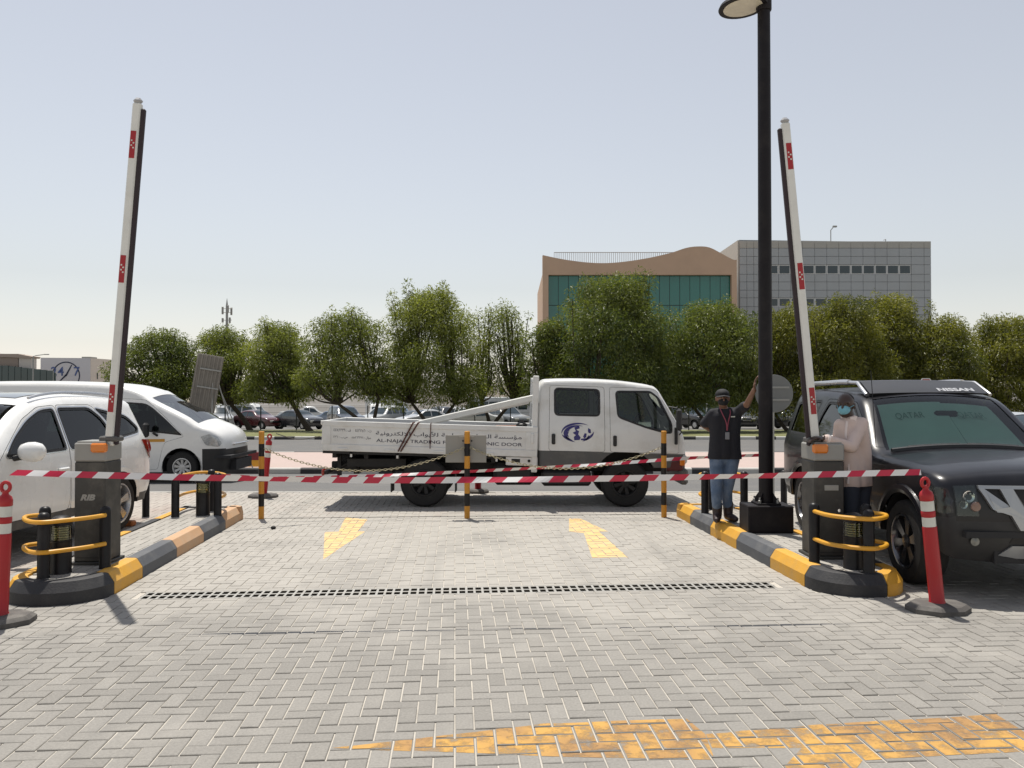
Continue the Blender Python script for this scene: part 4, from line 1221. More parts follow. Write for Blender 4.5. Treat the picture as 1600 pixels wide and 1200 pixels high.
# nose pieces follow the plan curve of the bumper
def nosex(y, z):
    i = min(range(dc.idx(NX(3.45), .985), len(dc.top)), key=lambda k: abs(dc.top[k][1] - z)); x, zz = dc.top[i]
    w = dc.W(x, zz) - dc.re
    return x + .07 * (1 - min(1.25, (y / w) ** 2))
def nose(name, poly, d, mat, sgs=(-1, 1), back=.05, parent=ds):
    for sg in sgs:
        P = densify([(sg * a, b) for a, b in poly], .08); n = len(P); mb = MB()
        vs = [(nosex(y, z) + d, y, z) for y, z in P] + [(nosex(y, z) - back, y, z) for y, z in P]
        r = delaunay_2d_cdt([Vector(p) for p in P], [(i, (i + 1) % n) for i in range(n)], [], 1, 1e-5)
        if len(r[0]) == n:
            mb.add(vs, [tuple(f) for f in r[2]] + [(i, (i + 1) % n, n + (i + 1) % n, n + i) for i in range(n)])
        else:
            mb.add(vs, [tuple(range(n))] + [(i, (i + 1) % n, n + (i + 1) % n, n + i) for i in range(n)])
        mb.build(name, mat, parent)
GRSIL = pm('grille_silver', (.42, .43, .44), .32, metal=.6, var=.08)
nose('grille_frame', [(0, .955), (.62, .955), (.62, .93), (0, .93)], .03, GRSIL, (-1, 1))
nose('grille_frame', [(.62, .93), (.58, .93), (.50, .745), (.40, .735), (.33, .60), (0, .60), (0, .66), (.22, .66), (.36, .93), (.46, .93), (.40, .79), (.53, .765)], .035, GRSIL)
nose('grille_mesh', [(0, .93), (.36, .93), (.22, .66), (0, .66)], .008, BLACKP)
nose('grille_slot', [(.46, .93), (.58, .93), (.53, .765), (.40, .79)], .008, BLACKP)
mb = MB(); mb.lathe([(.045, 0), (.07, 0), (.07, .012), (.045, .012)], 20, (nosex(0, .8) + .03, 0, .80), 0, Matrix(((0, 0, 1), (1, 0, 0), (0, 1, 0)))); mb.build('emblem', CHROME, ds, True)
HOUS = pm('headlamp_housing', (.05, .05, .055), .25, var=.3, scale=20, metal=.3)
ha, hb = dc.idx(NX(3.485), .935), dc.idx(NX(3.555), .72)
for sg in (-1, 1):
    mb = MB(); dc.patch(mb, ha, hb, sg * .80, sg * 1.0, .006, 5, 4)
    hp = roundp([(NX(x_), z_) for x_, z_ in ((3.18, .935), (3.50, .93), (3.545, .80), (3.555, .715), (3.34, .745), (3.22, .82))], .025)
    dc.side(mb, hp, [], sg, .006, None, (), .04); hl_ = weld(mb.build('headlight', HOUS, ds))
    mb = MB(); dc.patch(mb, ha, hb, sg * .80, sg * 1.0, .028, 5, 4); dc.side(mb, hp, [], sg, .028, None, (), .04); weld(mb.build('lens', GLASSC, hl_))
    for (y_, z_, r_) in ((.70, .865, .042), (.745, .80, .030)):
        mb = MB(); mb.lathe([(0, .0), (r_ * .5, .004), (r_, .022), (r_ + .006, .024), (r_ + .006, .0)], 16, (nosex(y_, z_) - .004, sg * y_, z_), 0, Matrix(((0, 0, 1), (1, 0, 0), (0, 1, 0)))); mb.build('reflector', CHROME, hl_, True)
for sg in (-1, 1):
    mb = MB(); mb.lathe([(0, 0), (.036, 0), (.042, .014), (.036, .024), (0, .028)], 18, (nosex(.655, .79) + .012, sg * .655, .785), 0, Matrix(((0, 0, 1), (1, 0, 0), (0, 1, 0)))); mb.build('indicator', pm('smoked_amber', (.16, .075, .05), .1, coat=1), ds, True)
    mb = MB(); mb.lathe([(0, 0), (.030, 0), (.036, .012), (0, .02)], 18, (nosex(.66, .5) + .0, sg * .66, .50), 0, Matrix(((0, 0, 1), (1, 0, 0), (0, 1, 0)))); mb.build('fog_lamp', pm('fog_glass', (.16, .16, .14), .12, coat=.8), ds, True)
nose('skid_plate', [(0, .47), (.38, .47), (.50, .36), (0, .36)], .02, GRSIL)
nose('lower_intake', [(0, .58), (.34, .58), (.40, .49), (0, .49)], .006, BLACKP)
mb = MB(); mb.box((nosex(0, .44) + .035, 0, .43), (.012, .52, .115), 0, None, .004); plate = mb.build('number_plate', pm('plate_red', (.22, .012, .02), .5), ds)
place_text('plate_number', '173185', .07, REFLW, (nosex(0, .44) + .0425, 0, .43), Vector((0, 1, 0)), Vector((0, 0, 1)), plate)

# ================================================================== barriers
CABG = pm('cabinet_grey', (.040, .038, .034), .5, var=.08, dirt=.2, dscale=6)
CAPG = pm('cabinet_cap', (.30, .295, .275), .45, var=.06, dirt=.2, dscale=6)
ARMW = pm('arm_white', (.74, .74, .70), .35, var=.04, dirt=.15, dscale=5)
DECR = pm('decal_red', (.36, .012, .018), .45, var=.08)
LOGOG = pm('logo_grey', (.35, .34, .31), .5)
def barrier(label, x0, x1, D0, dep, zc0, zc1, arm, side, label_arm, group):
    base = at(800, D0, .175); cx = (x0 + x1) / 2; w = x1 - x0
    t = thing('barrier_gate', label, 'barrier', (cx, D0 + dep / 2, .176), 0, group)
    H = zc1 - .176
    mb = MB(); mb.box((0, 0, .012), (w + .05, dep + .05, .024), 0, None, .004); mb.build('base_plate', CABG, t)
    mb = MB(); mb.box((0, 0, (.02 + zc0 - .176) / 2), (w, dep, zc0 - .176 - .02), 0, None, .012); h = mb.build('housing', CABG, t)
    mb = MB(); mb.box((0, 0, (zc0 - .176 + H) / 2), (w + .006, dep + .006, H - zc0 + .176), 0, None, .012); mb.build('cap', CAPG, t)
    mb = MB(); mb.box((0, 0, H + .006), (w - .03, dep - .03, .014), 0, None, .004); mb.build('lid', CAPG, t)
    lx = side * (w / 2 - .055)
    mb = MB(); mb.box((lx, -dep / 2 - .004, H - .045), (.14, .06, .085), 0, None, .015); mb.build('warning_lamp', AMBER, t)
    if side > 0:
        place_text('logo', 'RIB', .07, LOGOG, (-.02, -dep / 2 - .003, .60), Vector((1.25, 0, 0)), Vector((0, 0, 1)), h, shear=.3, bold=.004)
    else:
        mb = MB(); mb.box((.02, -dep / 2 - .002, .66), (.13, .006, .05), 0, None, .002); mb.build('label_plate', LOGOG, h)
    # door outline
    mb = MB()
    for (a, b, c, d) in ((-w / 2 + .02, w / 2 - .02, .06, .064), (-w / 2 + .02, w / 2 - .02, .79, .794)):
        mb.box(((a + b) / 2, -dep / 2, (c + d) / 2), (b - a, .004, d - c))
    mb.build('door_seam', BLACKP, h)
    mb = MB(); mb.lathe([(0, 0), (.014, 0), (.014, .006), (0, .006)], 12, (w / 2 - .05, -dep / 2 - .006, .45), 0, YAX); mb.build('lock', CHROME, h)
    # arm
    (bx, bz), (tx, tz_) = arm
    p0, p1 = Vector((bx - cx, -.06, bz - .176)), Vector((tx - cx, -.06, tz_ - .176))
    d = (p1 - p0); L = d.length; ang = math.atan2(d.x, d.z)
    M = Matrix.Rotation(ang, 4, 'Y')
    def armpart(mb, name, mat, par, smooth=False):
        o = mb.build(name, mat, t if par is None else par, smooth)
        if par is None: o.matrix_basis = Matrix.Translation(p0) @ M
        return o
    mb = MB(); mb.box((0, 0, L / 2), (.078, .06, L), 0, None, .012); a = armpart(mb, 'arm', ARMW, None)
    mb = MB(); mb.box((side * .058, .0, L / 2 - .02), (.038, .045, L - .06), 0, None, .01); armpart(mb, 'edge_strip', pm('edge_rubber', (.022, .010, .014), .6), a)
    mb = MB(); mb.box((0, 0, L + .02), (.082, .064, .06), 0, None, .025); armpart(mb, 'end_cap', pm('end_cap_grey', (.35, .35, .36), .3), a)
    for z in (.30, 1.48, 2.62):
        mb = MB(); mb.box((-side * .004, -.0305, z + .13), (.050, .004, .25)); q = armpart(mb, 'decal', DECR, a)
        mb = MB()
        for k in range(4): mb.box((-side * .004 + (-.009 if k % 2 else .009), -.033, z + .10 + .022 * k), (.014, .002, .014))
        mb.build('decal_mark', REFLW, q)
    mb = MB(); mb.box((bx - cx, -.03, H + .03), (.17, .14, .05), 0, None, .012); mb.build('arm_holder', pm('holder_grey', (.10, .095, .09), .5), t)
    return t
barrier('raised barrier with its white arm leaning right beside the white car', -3.935, -3.655, 7.2, .30, 1.10, 1.27, ((-3.662, 1.24), (-3.425, 4.37)), 1, '', 'raised parking barriers')
barrier('raised barrier with its white arm leaning left beside the man in pink', 2.81, 3.09, 7.45, .33, 1.085, 1.245, ((2.862, 1.215), (2.59, 4.28)), -1, '', 'raised parking barriers')

# ================================================================== lamp post
lp = thing('lamp_post', 'tall black lamp post on a steel plinth beside the man in black', 'lamp post', (at(1196, 9.0, 0).x, 9.0, .176))
POSTB = pm('post_black', (.009, .007, .009), .55, var=.2, spec=.25, dirt=.04, dscale=5)
mb = MB(); mb.box((0, 0, .15), (.50, .36, .30), 0, None, .01); mb.build('plinth', POSTB, lp)
mb = MB(); mb.box((0, 0, .31), (.26, .26, .02), 0, None, .004); mb.build('flange', POSTB, lp)
for sx in (-1, 1):
    for sy in (-1, 1):
        mb = MB(); mb.lathe([(0, 0), (.018, 0), (.018, .03), (.01, .035), (.01, .06), (0, .06)], 8, (sx * .10, sy * .10, .32)); mb.build('bolt', GALV, lp)
        mb = MB(); mb.prism([(.0, 0), (.085, 0), (0, .11)], lambda a, b, d: (sx * (.06 + a * .7), sy * (.06 + a * .7) + d, .32 + b), -.006, .006); mb.build('gusset', POSTB, lp)
mb = MB(); mb.lathe([(.078, .32), (.076, 2.0), (.068, 6.4), (.065, 7.2), (0, 7.22)], 24); mb.build('pole', POSTB, lp, True)
hz = zat(4, 9.0) - .176
mb = MB(); Mt = Matrix.Rotation(R(-4), 3, 'Y')
mb.lathe([(.0, .05), (.15, .045), (.25, .015), (.27, -.02), (.265, -.035), (.22, -.03), (.0, -.028)], 32, (-.24, 0, hz), 0, Mt)
hd = mb.build('lamp_head', POSTB, lp, True)
mb = MB(); mb.lathe([(0, -.036), (.15, -.040), (.215, -.034), (.215, -.030), (0, -.03)], 28, (-.24, 0, hz), 0, Mt); mb.build('diffuser', pm('lamp_diffuser', (.62, .57, .45), .35, var=.2, scale=12), hd, True)
mb = MB(); mb.lathe([(.08, -.09), (.085, -.08), (.085, .08), (.08, .09)], 20, (0, 0, hz + .02)); mb.tube([(0, 0, hz + .03), (-.14, 0, hz + .04)], .03, 10); mb.build('bracket', POSTB, lp, True)
mb = MB(); mb.lathe([(.0, .05), (.15, .045), (.25, .015), (.27, -.02), (.265, -.035), (.0, -.03)], 32, (.10, .26, hz + .65)); mb.build('lamp_head', POSTB, lp, True)

# ================================================================== bollards, rails, bollard lights
def bollard_mesh():
    mb = MB(); mb.lathe([(.052, 0), (.048, .012), (.048, .50), (.042, .525), (.026, .54), (0, .545)], 18)
    me = mb.mesh('post', BLACKP, True); return me
BM = bollard_mesh()
def bollard(p, label, group='single black bollards by the islands'):
    o = link('bollard', BM, None); o.location = (p.x, p.y, 0)
    return tag(o, label, 'bollard', group)
def guard(label, posts, path, heights=(.22, .47)):
    c = posts[0]
    t = thing('guard_rail', label, 'guard rail', (c.x, c.y, .176), 0, 'yellow hooped guard rails')
    for p in posts:
        o = link('post', BM, t); o.location = (p.x - c.x, p.y - c.y, 0)
    pts = [(q.x, q.y) for q in catm([Vector((p.x - c.x, p.y - c.y, 0)) for p in path], 6)]
    for h in heights:
        mb = MB(); mb.tube([(x, y, h) for x, y in pts], .019, 10); mb.build('rail', YELLOW, t, True)
    return t
A = lambda u, D: at(u, D, 0)
guard('yellow hoop guard rail on black posts at the near end of the left island', [A(70, 6.69), A(166, 7.07), A(72, 7.06)], [A(166, 7.03), A(140, 6.88), A(105, 6.74), A(70, 6.63), A(50, 6.66), A(40, 6.80), A(44, 6.95), A(72, 7.06)])
guard('yellow hoop guard rail on black posts at the near end of the right island', [A(1356, 6.86), A(1271, 7.3), A(1352, 7.22)], [A(1271, 7.27), A(1290, 7.05), A(1318, 6.90), A(1356, 6.80), A(1374, 6.84), A(1384, 6.96), A(1378, 7.08), A(1352, 7.22)])
guard('yellow hoop guard rail on black posts at the far end of the left island', [A(275, 10.05), A(341, 10.12), A(331, 10.55)], [A(277, 10.2), A(290, 10.6), A(312, 10.9), A(335, 10.88), A(350, 10.65), A(352, 10.4), A(343, 10.15)])
guard('yellow hoop guard rail on black posts behind the man in black', [A(1101, 10.3), A(1162, 10.3), A(1110, 10.7)], [A(1101, 10.32), A(1093, 10.5), A(1096, 10.72), A(1112, 10.85), A(1138, 10.85), A(1156, 10.65), A(1162, 10.33)])
bollard(A(229, 11.2), 'single black bollard beside the rear wheel of the white car')
bollard(A(1224, 12.3), 'single black bollard right of the lamp post plinth')
LENS = glassm('bollard_lens', (.80, .80, .60))
def bollard_light(p, label):
    t = thing('bollard_light', label, 'bollard light', (p.x, p.y, .176), 0, 'squat bollard lights inside the guard rails')
    mb = MB(); mb.lathe([(.088, 0), (.084, .01), (.084, .27), (.088, .275), (.088, .285), (0, .286)], 24); mb.build('base', BLACKP, t, True)
    mb = MB(); mb.lathe([(.082, .286), (.082, .41)], 24, (0, 0, 0), 0, None, False); mb.build('lens', LENS, t, True)
    mb = MB()
    for k in range(6): mb.lathe([(.035, .295 + k * .02), (.072, .290 + k * .02), (.072, .294 + k * .02), (.035, .30 + k * .02)], 20)
    tag(mb.build('louvres', pm('louvre', (.55, .54, .40), .25, metal=.5), t, True), kind='stuff')
    mb = MB(); mb.lathe([(.088, .41), (.09, .415), (.088, .44), (.075, .468), (.045, .485), (0, .49)], 24); mb.build('cap', BLACKP, t, True)
bollard_light(A(97, 6.88), 'bollard light with pale lens inside the left near guard rail')
bollard_light(A(1332, 7.06), 'bollard light with pale lens inside the right near guard rail')
bollard_light(A(318, 10.18), 'bollard light at the far end of the left island')

# ================================================================== red delineator posts
DBASE = pm('rubber_base', (.10, .092, .085), .85, var=.15, dirt=.5, dirtcol=(.28, .26, .23), dscale=6)
def delineator(p, label, lean=(0, 0), rz=0, base='oct', sc=1.0, group='red delineator posts'):
    t = thing('delineator_post', label, 'delineator', p, rz, group)
    mb = MB(); n = 8
    if base == 'oct':
        pl = [(.25 * math.cos(R(22.5 + 45 * i)), .20 * math.sin(R(22.5 + 45 * i))) for i in range(8)]
    else:
        pl = [(.19 * math.cos(2 * math.pi * i / 20), .19 * math.sin(2 * math.pi * i / 20)) for i in range(20)]
    k = len(pl)
    vs = [(a, b, 0) for a, b in pl] + [(a, b, .035) for a, b in pl] + [(a * .86, b * .86, .06) for a, b in pl] + [(a * .3, b * .3, .068) for a, b in pl]
    mb.add(vs, [(l * k + i, l * k + (i + 1) % k, (l + 1) * k + (i + 1) % k, (l + 1) * k + i) for l in range(3) for i in range(k)] + [tuple(range(3 * k, 4 * k)), tuple(range(k))[::-1]])
    mb.build('base', DBASE, t)
    M = Matrix.Rotation(lean[0], 4, 'X') @ Matrix.Rotation(lean[1], 4, 'Y')
    S = M @ Matrix.Diagonal((1, 1, sc, 1))
    mb = MB(); mb.lathe([(.062, .05), (.060, .075), (.056, .08), (.055, .30), (.053, .66), (.052, .664), (.048, .668), (.048, .744), (.052, .748), (.052, .788), (.048, .792), (.048, .872), (.052, .876), (.052, .915), (.044, .94), (.026, .955), (.022, .965), (.022, .985), (0, .99)], 22)
    b = mb.build('post', REDPL, t, True, 50); b.matrix_basis = S
    for (z0, z1) in ((.669, .743), (.793, .871)):
        mb = MB(); mb.lathe([(.0495, z0), (.0495, z1)], 22, (0, 0, 0), 0, None, False); mb.build('reflective_band', REFLW, b, True)
    mb = MB(); mb.tube([(.030 * math.cos(a), 0, 1.012 + .036 * math.sin(a)) for a in [2 * math.pi * i / 14 for i in range(14)]], .014, 8, 0, True); mb.build('loop', REDPL, b, True)
    return t
delineator(at(2, 5.98, 0), 'red delineator post with two white bands cut by the left edge of the picture', (0, .035), .2)
delineator(at(1463, 6.33, 0), 'red delineator post with two white bands in front of the black SUV', (0, -.10), .12)
delineator(at(412, 13.3, 0), 'faded red delineator post leaning behind the leftmost striped post', (0, .10), 0, 'oct')
delineator(at(747, 13.95, 0), 'red delineator post seen beneath the truck', (0, 0), 0, 'round')

# ================================================================== striped posts, chains, sign plate
PY = pm('post_yellow', (.62, .27, .02), .5, var=.1, dirt=.2, dirtcol=(.4, .2, .06), dscale=8)
def striped(p, label, top):
    t = thing('striped_post', label, 'post', p, 0, 'yellow and black chain posts across the lane end')
    mb = MB(); mb.lathe([(.038, 0), (.038, top - .01), (.03, top), (0, top)], 16); b = mb.build('pole', PY, t, True)
    for k in range(3):
        z = top * (1.5 + 2 * k - .5) / 7
        mb = MB(); mb.lathe([(.0388, top * (1 + 2 * k) / 7), (.0388, top * (2 + 2 * k) / 7)], 16, (0, 0, 0), 0, None, False); mb.build('black_band', BLACKP, b, True)
    return t
s1, s2, s3 = at(409, 11.0, 0), at(730, 11.05, 0), at(1037, 11.15, 0)
striped(s1, 'yellow and black striped post leftmost of three', 1.20)
striped(s2, 'yellow and black striped post in the middle carrying a grey sign plate', 1.20)
striped(s3, 'yellow and black striped post rightmost of three by the truck front wheel', 1.20)
def chain(a, b, sag, label):
    t = thing('chain', label, 'chain', (a.x, a.y, 0))
    mb = MB(); n = int((b - a).length * 1.03 / .042)
    pts = []
    for i in range(n + 1):
        f = i / n; p = a.lerp(b, f); pts.append(Vector((p.x - a.x, p.y - a.y, p.z - sag * 4 * f * (1 - f))))
    for i in range(n):
        p, q = pts[i], pts[i + 1]; c = (p + q) / 2; d = (q - p).normalized(); u = Vector((0, 0, 1)); u = (u - d * u.dot(d)).normalized(); w = d.cross(u)
        s_ = u if i % 2 else w
        ring = [c + d * (.030 * math.cos(t_)) + s_ * (.014 * math.sin(t_)) for t_ in [2 * math.pi * k / 8 for k in range(8)]]
        mb.tube(ring, .0048, 4, 0, True)
    tag(mb.build('chain_links', pm('chain_pale', (.42, .37, .24), .5, var=.35, scale=6, metal=.2), t), kind='stuff')
chain(Vector((s1.x, s1.y, zat(699, 11))), Vector((s2.x, s2.y, zat(697, 11.05))), .33, 'pale drooping chain between the left and middle striped posts')
chain(Vector((s2.x, s2.y, zat(697, 11.05))), Vector((s3.x, s3.y, zat(697, 11.15))), .31, 'pale drooping chain between the middle and right striped posts')
sp = thing('sign_plate', 'blank grey sign plate seen from behind on the middle striped post', 'sign', (s2.x, s2.y, 0))
zc = zat(701.5, 11.05)
mb = MB(); mb.box((-.02, .055, zc), (.565, .006, .38), 0, None, .003); p_ = mb.build('plate', STEEL, sp)
mb = MB(); mb.box((-.01, .0485, zc + .10), (.21, .006, .15), 0, None, .002); mb.build('backing', STEEL, p_)
for dx in (-.06, .06):
    mb = MB(); mb.lathe([(0, 0), (.012, 0), (.012, .008), (0, .01)], 10, (dx, .0445, zc + .11), 0, Matrix(((1, 0, 0), (0, 0, -1), (0, 1, 0)))); mb.build('bolt', BLACKP, p_)
mb = MB(); mb.lathe([(.042, zc - .03), (.042, zc + .0)], 16, (0, 0, 0), 0, None, False); mb.build('clamp', BLACKP, sp, True)

# ================================================================== red and white tapes
TRED = pm('tape_red', (.52, .012, .05), .4, var=.06); TWHI = pm('tape_white', (.78, .77, .76), .4, var=.04)
def tape(name, label, pts, w, period, tw=0.35, seed=1):
    P = catm(pts, 24); S = [0]
    for a, b in zip(P, P[1:]): S.append(S[-1] + (b - a).length)
    rr = random.Random(seed); ph = rr.random() * 6
    def ev(s):
        s = max(0, min(S[-1], s)); i = min(len(P) - 2, max(k for k in range(len(S)) if S[k] <= s + 1e-9))
        f = (s - S[i]) / max(1e-9, S[i + 1] - S[i]); return P[i].lerp(P[i + 1], f), (P[i + 1] - P[i]).normalized()
    mb = MB(); s = 0.0; k = 0; sl = w * .9
    while s < S[-1]:
        e = min(S[-1], s + period); n = 3; vs = []
        for i in range(n + 1):
            for j in (0, 1):
                q, d = ev(s + (e - s) * i / n + (sl if j else 0))
                q0, _ = ev(s + (e - s) * i / n)
                ss = s + (e - s) * i / n
                an = tw * math.sin(ss * 1.9 + ph) + .25 * math.sin(ss * 5.1 + 2 * ph)
                up = Vector((0, math.sin(an), math.cos(an)))
                vs.append(q + up * (w * (j - .5)))
        mb.add(vs, [(2 * i, 2 * i + 2, 2 * i + 3, 2 * i + 1) for i in range(n)], k % 2)
        s = e; k += 1
    return tag(mb.build(name, [TRED, TWHI]), label, 'barrier tape')
def tp(L): return [at(u, D, zat(v, D)) for u, v, D in L]
tape('barrier_tape', 'red and white barrier tape strung between the two nearest red posts', tp([(17, 738, 5.95), (150, 742, 5.99), (330, 746.5, 6.04), (560, 750, 6.1), (760, 749.5, 6.15), (980, 747, 6.2), (1200, 743, 6.27), (1330, 740, 6.31), (1438, 737.5, 6.35)]), .048, .118, .45, 1)
tape('barrier_tape', 'red and white barrier tape farther back, running behind the striped posts', tp([(341, 743, 10.14), (430, 746, 10.5), (520, 745.5, 10.9), (640, 741, 11.2), (800, 733, 11.25), (930, 726, 11.3), (1040, 718, 11.3), (1110, 714, 11.4), (1186, 711, 11.5)]), .048, .12, .7, 5)

# ================================================================== signs by the road
rs = thing('round_sign', 'grey back of a round road sign behind the lamp post', 'sign', at(1206, 12.9, 0))
mb = MB(); mb.lathe([(0, -.004), (.30, -.004), (.305, 0), (.30, .008), (0, .008)], 32, (.02, -.05, zat(615, 12.9)), 0, YAX); mb.build('disc', pm('sign_back_grey', (.20, .205, .20), .5, metal=.3, var=.12), rs, True)
mb = MB(); mb.box((.02, -.062, zat(615, 12.9) + .1), (.48, .012, .03)); mb.box((.02, -.062, zat(615, 12.9) - .1), (.48, .012, .03)); mb.build('stiffener', GALV, rs)
mb = MB(); mb.tube([(0, -.02, 0), (0, -.02, 2.0)], .03, 10); mb.build('pole', GALV, rs, True)

bs = thing('sign_board', 'ribbed grey back of a tilted sign board behind the van', 'sign', at(322, 19.8, tz(19.8)))
zc = zat(599, 19.8) - tz(19.8)
Mb = Matrix.Translation((0, 0, zc)) @ Matrix.Rotation(.17, 4, 'Y') @ Matrix.Rotation(.35, 4, 'Z')
BOARDG = pm('weathered_board', (.25, .225, .19), .7, var=.2, scale=6, dirt=.4, dirtcol=(.12, .10, .085), dscale=5)
mb = MB(); mb.box((0, 0, 0), (.62, .03, 1.42), 0, None, .006); o = mb.build('panel', BOARDG, bs); o.matrix_basis = Mb
for x in (-.28, -.19, -.09, .0, .10, .19, .27):
    mb = MB(); mb.box((x, -.025, 0), (.035, .03, 1.38), 0, None, .005); q = mb.build('rib', BOARDG, o)
for z in (-.1, .35):
    mb = MB(); mb.box((.05, -.05, z), (.5, .03, .04), 0, None, .005); mb.build('cross_bar', GALV, o)
mb = MB(); mb.tube([(-.13, .06, 0), (-.05, .06, zc + .3)], .028, 8); mb.build('pole', GALV, bs, True)
mb = MB(); mb.tube([(.10, .06, 0), (.14, .06, zc + .2)], .028, 8); mb.build('pole', GALV, bs, True)
for (xa, za, xb) in ((.10, zc + .35, 1.0), (.25, zc + .1, .75)):
    mb = MB(); mb.tube([(xa, .08, za), (xb, .5, .14)], .014, 6); mb.build('stay', GALV, bs, True)

st = thing('stop_sign', 'red octagonal stop sign just showing above the black SUV roof', 'sign', at(1447, 34, tz(34)))
zc = zat(591, 34) - .37 - tz(34)
oc = [(math.cos(R(22.5 + 45 * i)), math.sin(R(22.5 + 45 * i))) for i in range(8)]
mb = MB(); mb.prism([(a * .40, b * .40) for a, b in oc], lambda a, b, d: (a, d, zc + b), 0, .01); mb.build('border', pm('sign_white', (.7, .7, .68), .4), st)
mb = MB(); mb.prism([(a * .355, b * .355) for a, b in oc], lambda a, b, d: (a, d, zc + b), -.004, -.0005); q = mb.build('face', pm('sign_red', (.42, .02, .02), .4), st)
place_text('lettering', 'STOP', .26, pm('sign_white', (.7, .7, .68), .4), (0, -.006, zc), Vector((1, 0, 0)), Vector((0, 0, 1)), q)
mb = MB(); mb.tube([(0, .04, 0), (0, .04, zc + .3)], .03, 8); mb.build('pole', GALV, st, True)

rbx = thing('road_barrier', 'low red and yellow plastic road barrier on the median beside the van nose', 'road barrier', at(392, 21.2, tz(21.2) + .14))
for i, (z0, z1, m) in enumerate(((0, .17, YELLOW), (.17, .37, pm('barrier_maroon', (.22, .02, .02), .5)))):
    mb = MB(); prof = [(-.22 + z0 * .3, z0), (.22 - z0 * .3, z0), (.22 - z1 * .3, z1), (-.22 + z1 * .3, z1)]
    mb.prism(prof, lambda a, b, d: (d, a, b), -.62, .32); mb.build('lower_block' if i == 0 else 'upper_block', m, rbx)
mb = MB(); mb.box((0, 0, .035), (.20, .12, .07), 0, None, .015); o = tag(mb.build('wheel_chock', pm('chock_orange', (.45, .16, .05), .7)), 'small orange block behind the rear wheel of the white car', 'wheel chock'); o.location = (at(211, 10.35, 0).x - .12, 10.40, .0)
mb = MB(); mb.lathe([(.02, 0), (.035, .012), (.03, .03), (.012, .04)], 9); o = tag(mb.build('stone', DARKMET), 'small dark stone lying on the bricks near the left kerb', 'stone'); o.location = at(428, 10.17, 0)
mb = MB(); q = [at(432, 13.25, 1.06), at(465, 13.0, .98), at(500, 12.7, 1.04)]
mb.tube(catm(q, 8), .008, 5); tag(mb.build('rope', pm('rope_dark', (.08, .07, .06), .8)), 'thin dark rope from the leaning red post to the truck tailboard', 'rope')

# ================================================================== load on the truck
def load_beam(name, label, a, b, w, h, mat, group=None):
    a, b = Vector(a), Vector(b); d = b - a; mb = MB()
    M = d.to_track_quat('X', 'Z').to_matrix()
    mb.box((0, 0, 0), (d.length, w, h), 0, M, .012); o = tag(mb.build(name, mat), label, 'beam', group); o.location = (a + b) / 2
load_beam('barrier_beam', 'long white barrier beam slanting up to the truck headboard, front one', (at(655, 12.5, 0).x, 12.45, 1.25), (at(836, 12.5, 0).x, 12.5, 1.66), .10, .10, ARMW, 'white beams on the truck')
load_beam('barrier_beam', 'long white barrier beam lying lower in the truck bed', (at(640, 12.9, 0).x, 12.75, 1.20), (at(826, 12.9, 0).x, 12.85, 1.60), .09, .09, ARMW, 'white beams on the truck')
mb = MB(); mb.box((0, 0, .07), (.42, .3, .12), 0, None, .01); o = tag(mb.build('cardboard_box', pm('brown_card', (.25, .13, .09), .8)), 'reddish brown box in the truck bed by the headboard', 'box'); o.location = (at(795, 12.6, 0).x, 12.6, 1.09)
mb = MB(); mb.lathe([(.0, 0), (.085, 0), (.09, .02), (.085, .19), (.05, .215), (.03, .22), (.03, .26), (0, .26)], 18); o = tag(mb.build('canister', pm('canister_black', (.03, .03, .03), .4)), 'black canister standing in the truck bed against the headboard', 'canister', None); o.location = (at(815, 12.4, 0).x, 12.4, 1.06)

# ================================================================== buildings behind
def pxbox(u0, u1, v0, v1, D):                      # rectangle facing the camera at depth D
    a, b = at(u0, D, zat(v1, D)), at(u1, D, zat(v0, D))
    return a.x, b.x, a.z, b.z
STONE = pm('sandstone', (.62, .43, .30), .8, var=.08, scale=.6, bump=.1, bscale=3, dirt=.25, dirtcol=(.38, .27, .2), dscale=.25)
TEAL = pm('teal_glass', (.014, .17, .135), .10, var=.25, scale=.15, coat=.6)
TEALD = pm('teal_mullion', (.006, .045, .04), .4)
GB = 95.0
g = thing('office_building', 'sandstone office building with wavy parapet and teal glass wall behind the trees', 'building', (at(1000, GB, 0).x, GB, -1.5))
ox = g.location.x
wave = [(848, 398), (882, 405), (923, 410), (960, 410), (1006, 404), (1047, 395), (1072, 387), (1090, 384.5), (1109, 386), (1129, 396), (1146, 405), (1152, 405)]
wv_ = catm([Vector((at(u, GB, 0).x - ox, zat(v, GB) + 1.5, 0)) for u, v in wave], 5)
x0, x1 = at(848, GB, 0).x - ox, at(1152, GB, 0).x - ox
gl, gr_ = at(857, GB, 0).x - ox, at(1144, GB, 0).x - ox
gt = zat(429, GB) + 1.5
mb = MB()
mb.prism([(p.x, p.y) for p in wv_] + [(x1, gt), (x0, gt)], lambda a, b, d: (a, d, b), 0, 1.2); mb.build('parapet', STONE, g)
for (a, b) in ((x0, gl), (gr_, x1)):
    mb = MB(); mb.box(((a + b) / 2, .6, gt / 2), (b - a, 1.2, gt)); mb.build('pillar', STONE, g)
mb = MB(); mb.box(((x0 + x1) / 2, 11.2, gt / 2 + .2), (x1 - x0 - .1, 20, gt + .4)); mb.build('wall', STONE, g)
mb = MB(); mb.box(((gl + gr_) / 2, .75, gt / 2), (gr_ - gl, .1, gt)); mb.build('backing', TEALD, g)
nc = 18; cw = (gr_ - gl) / nc
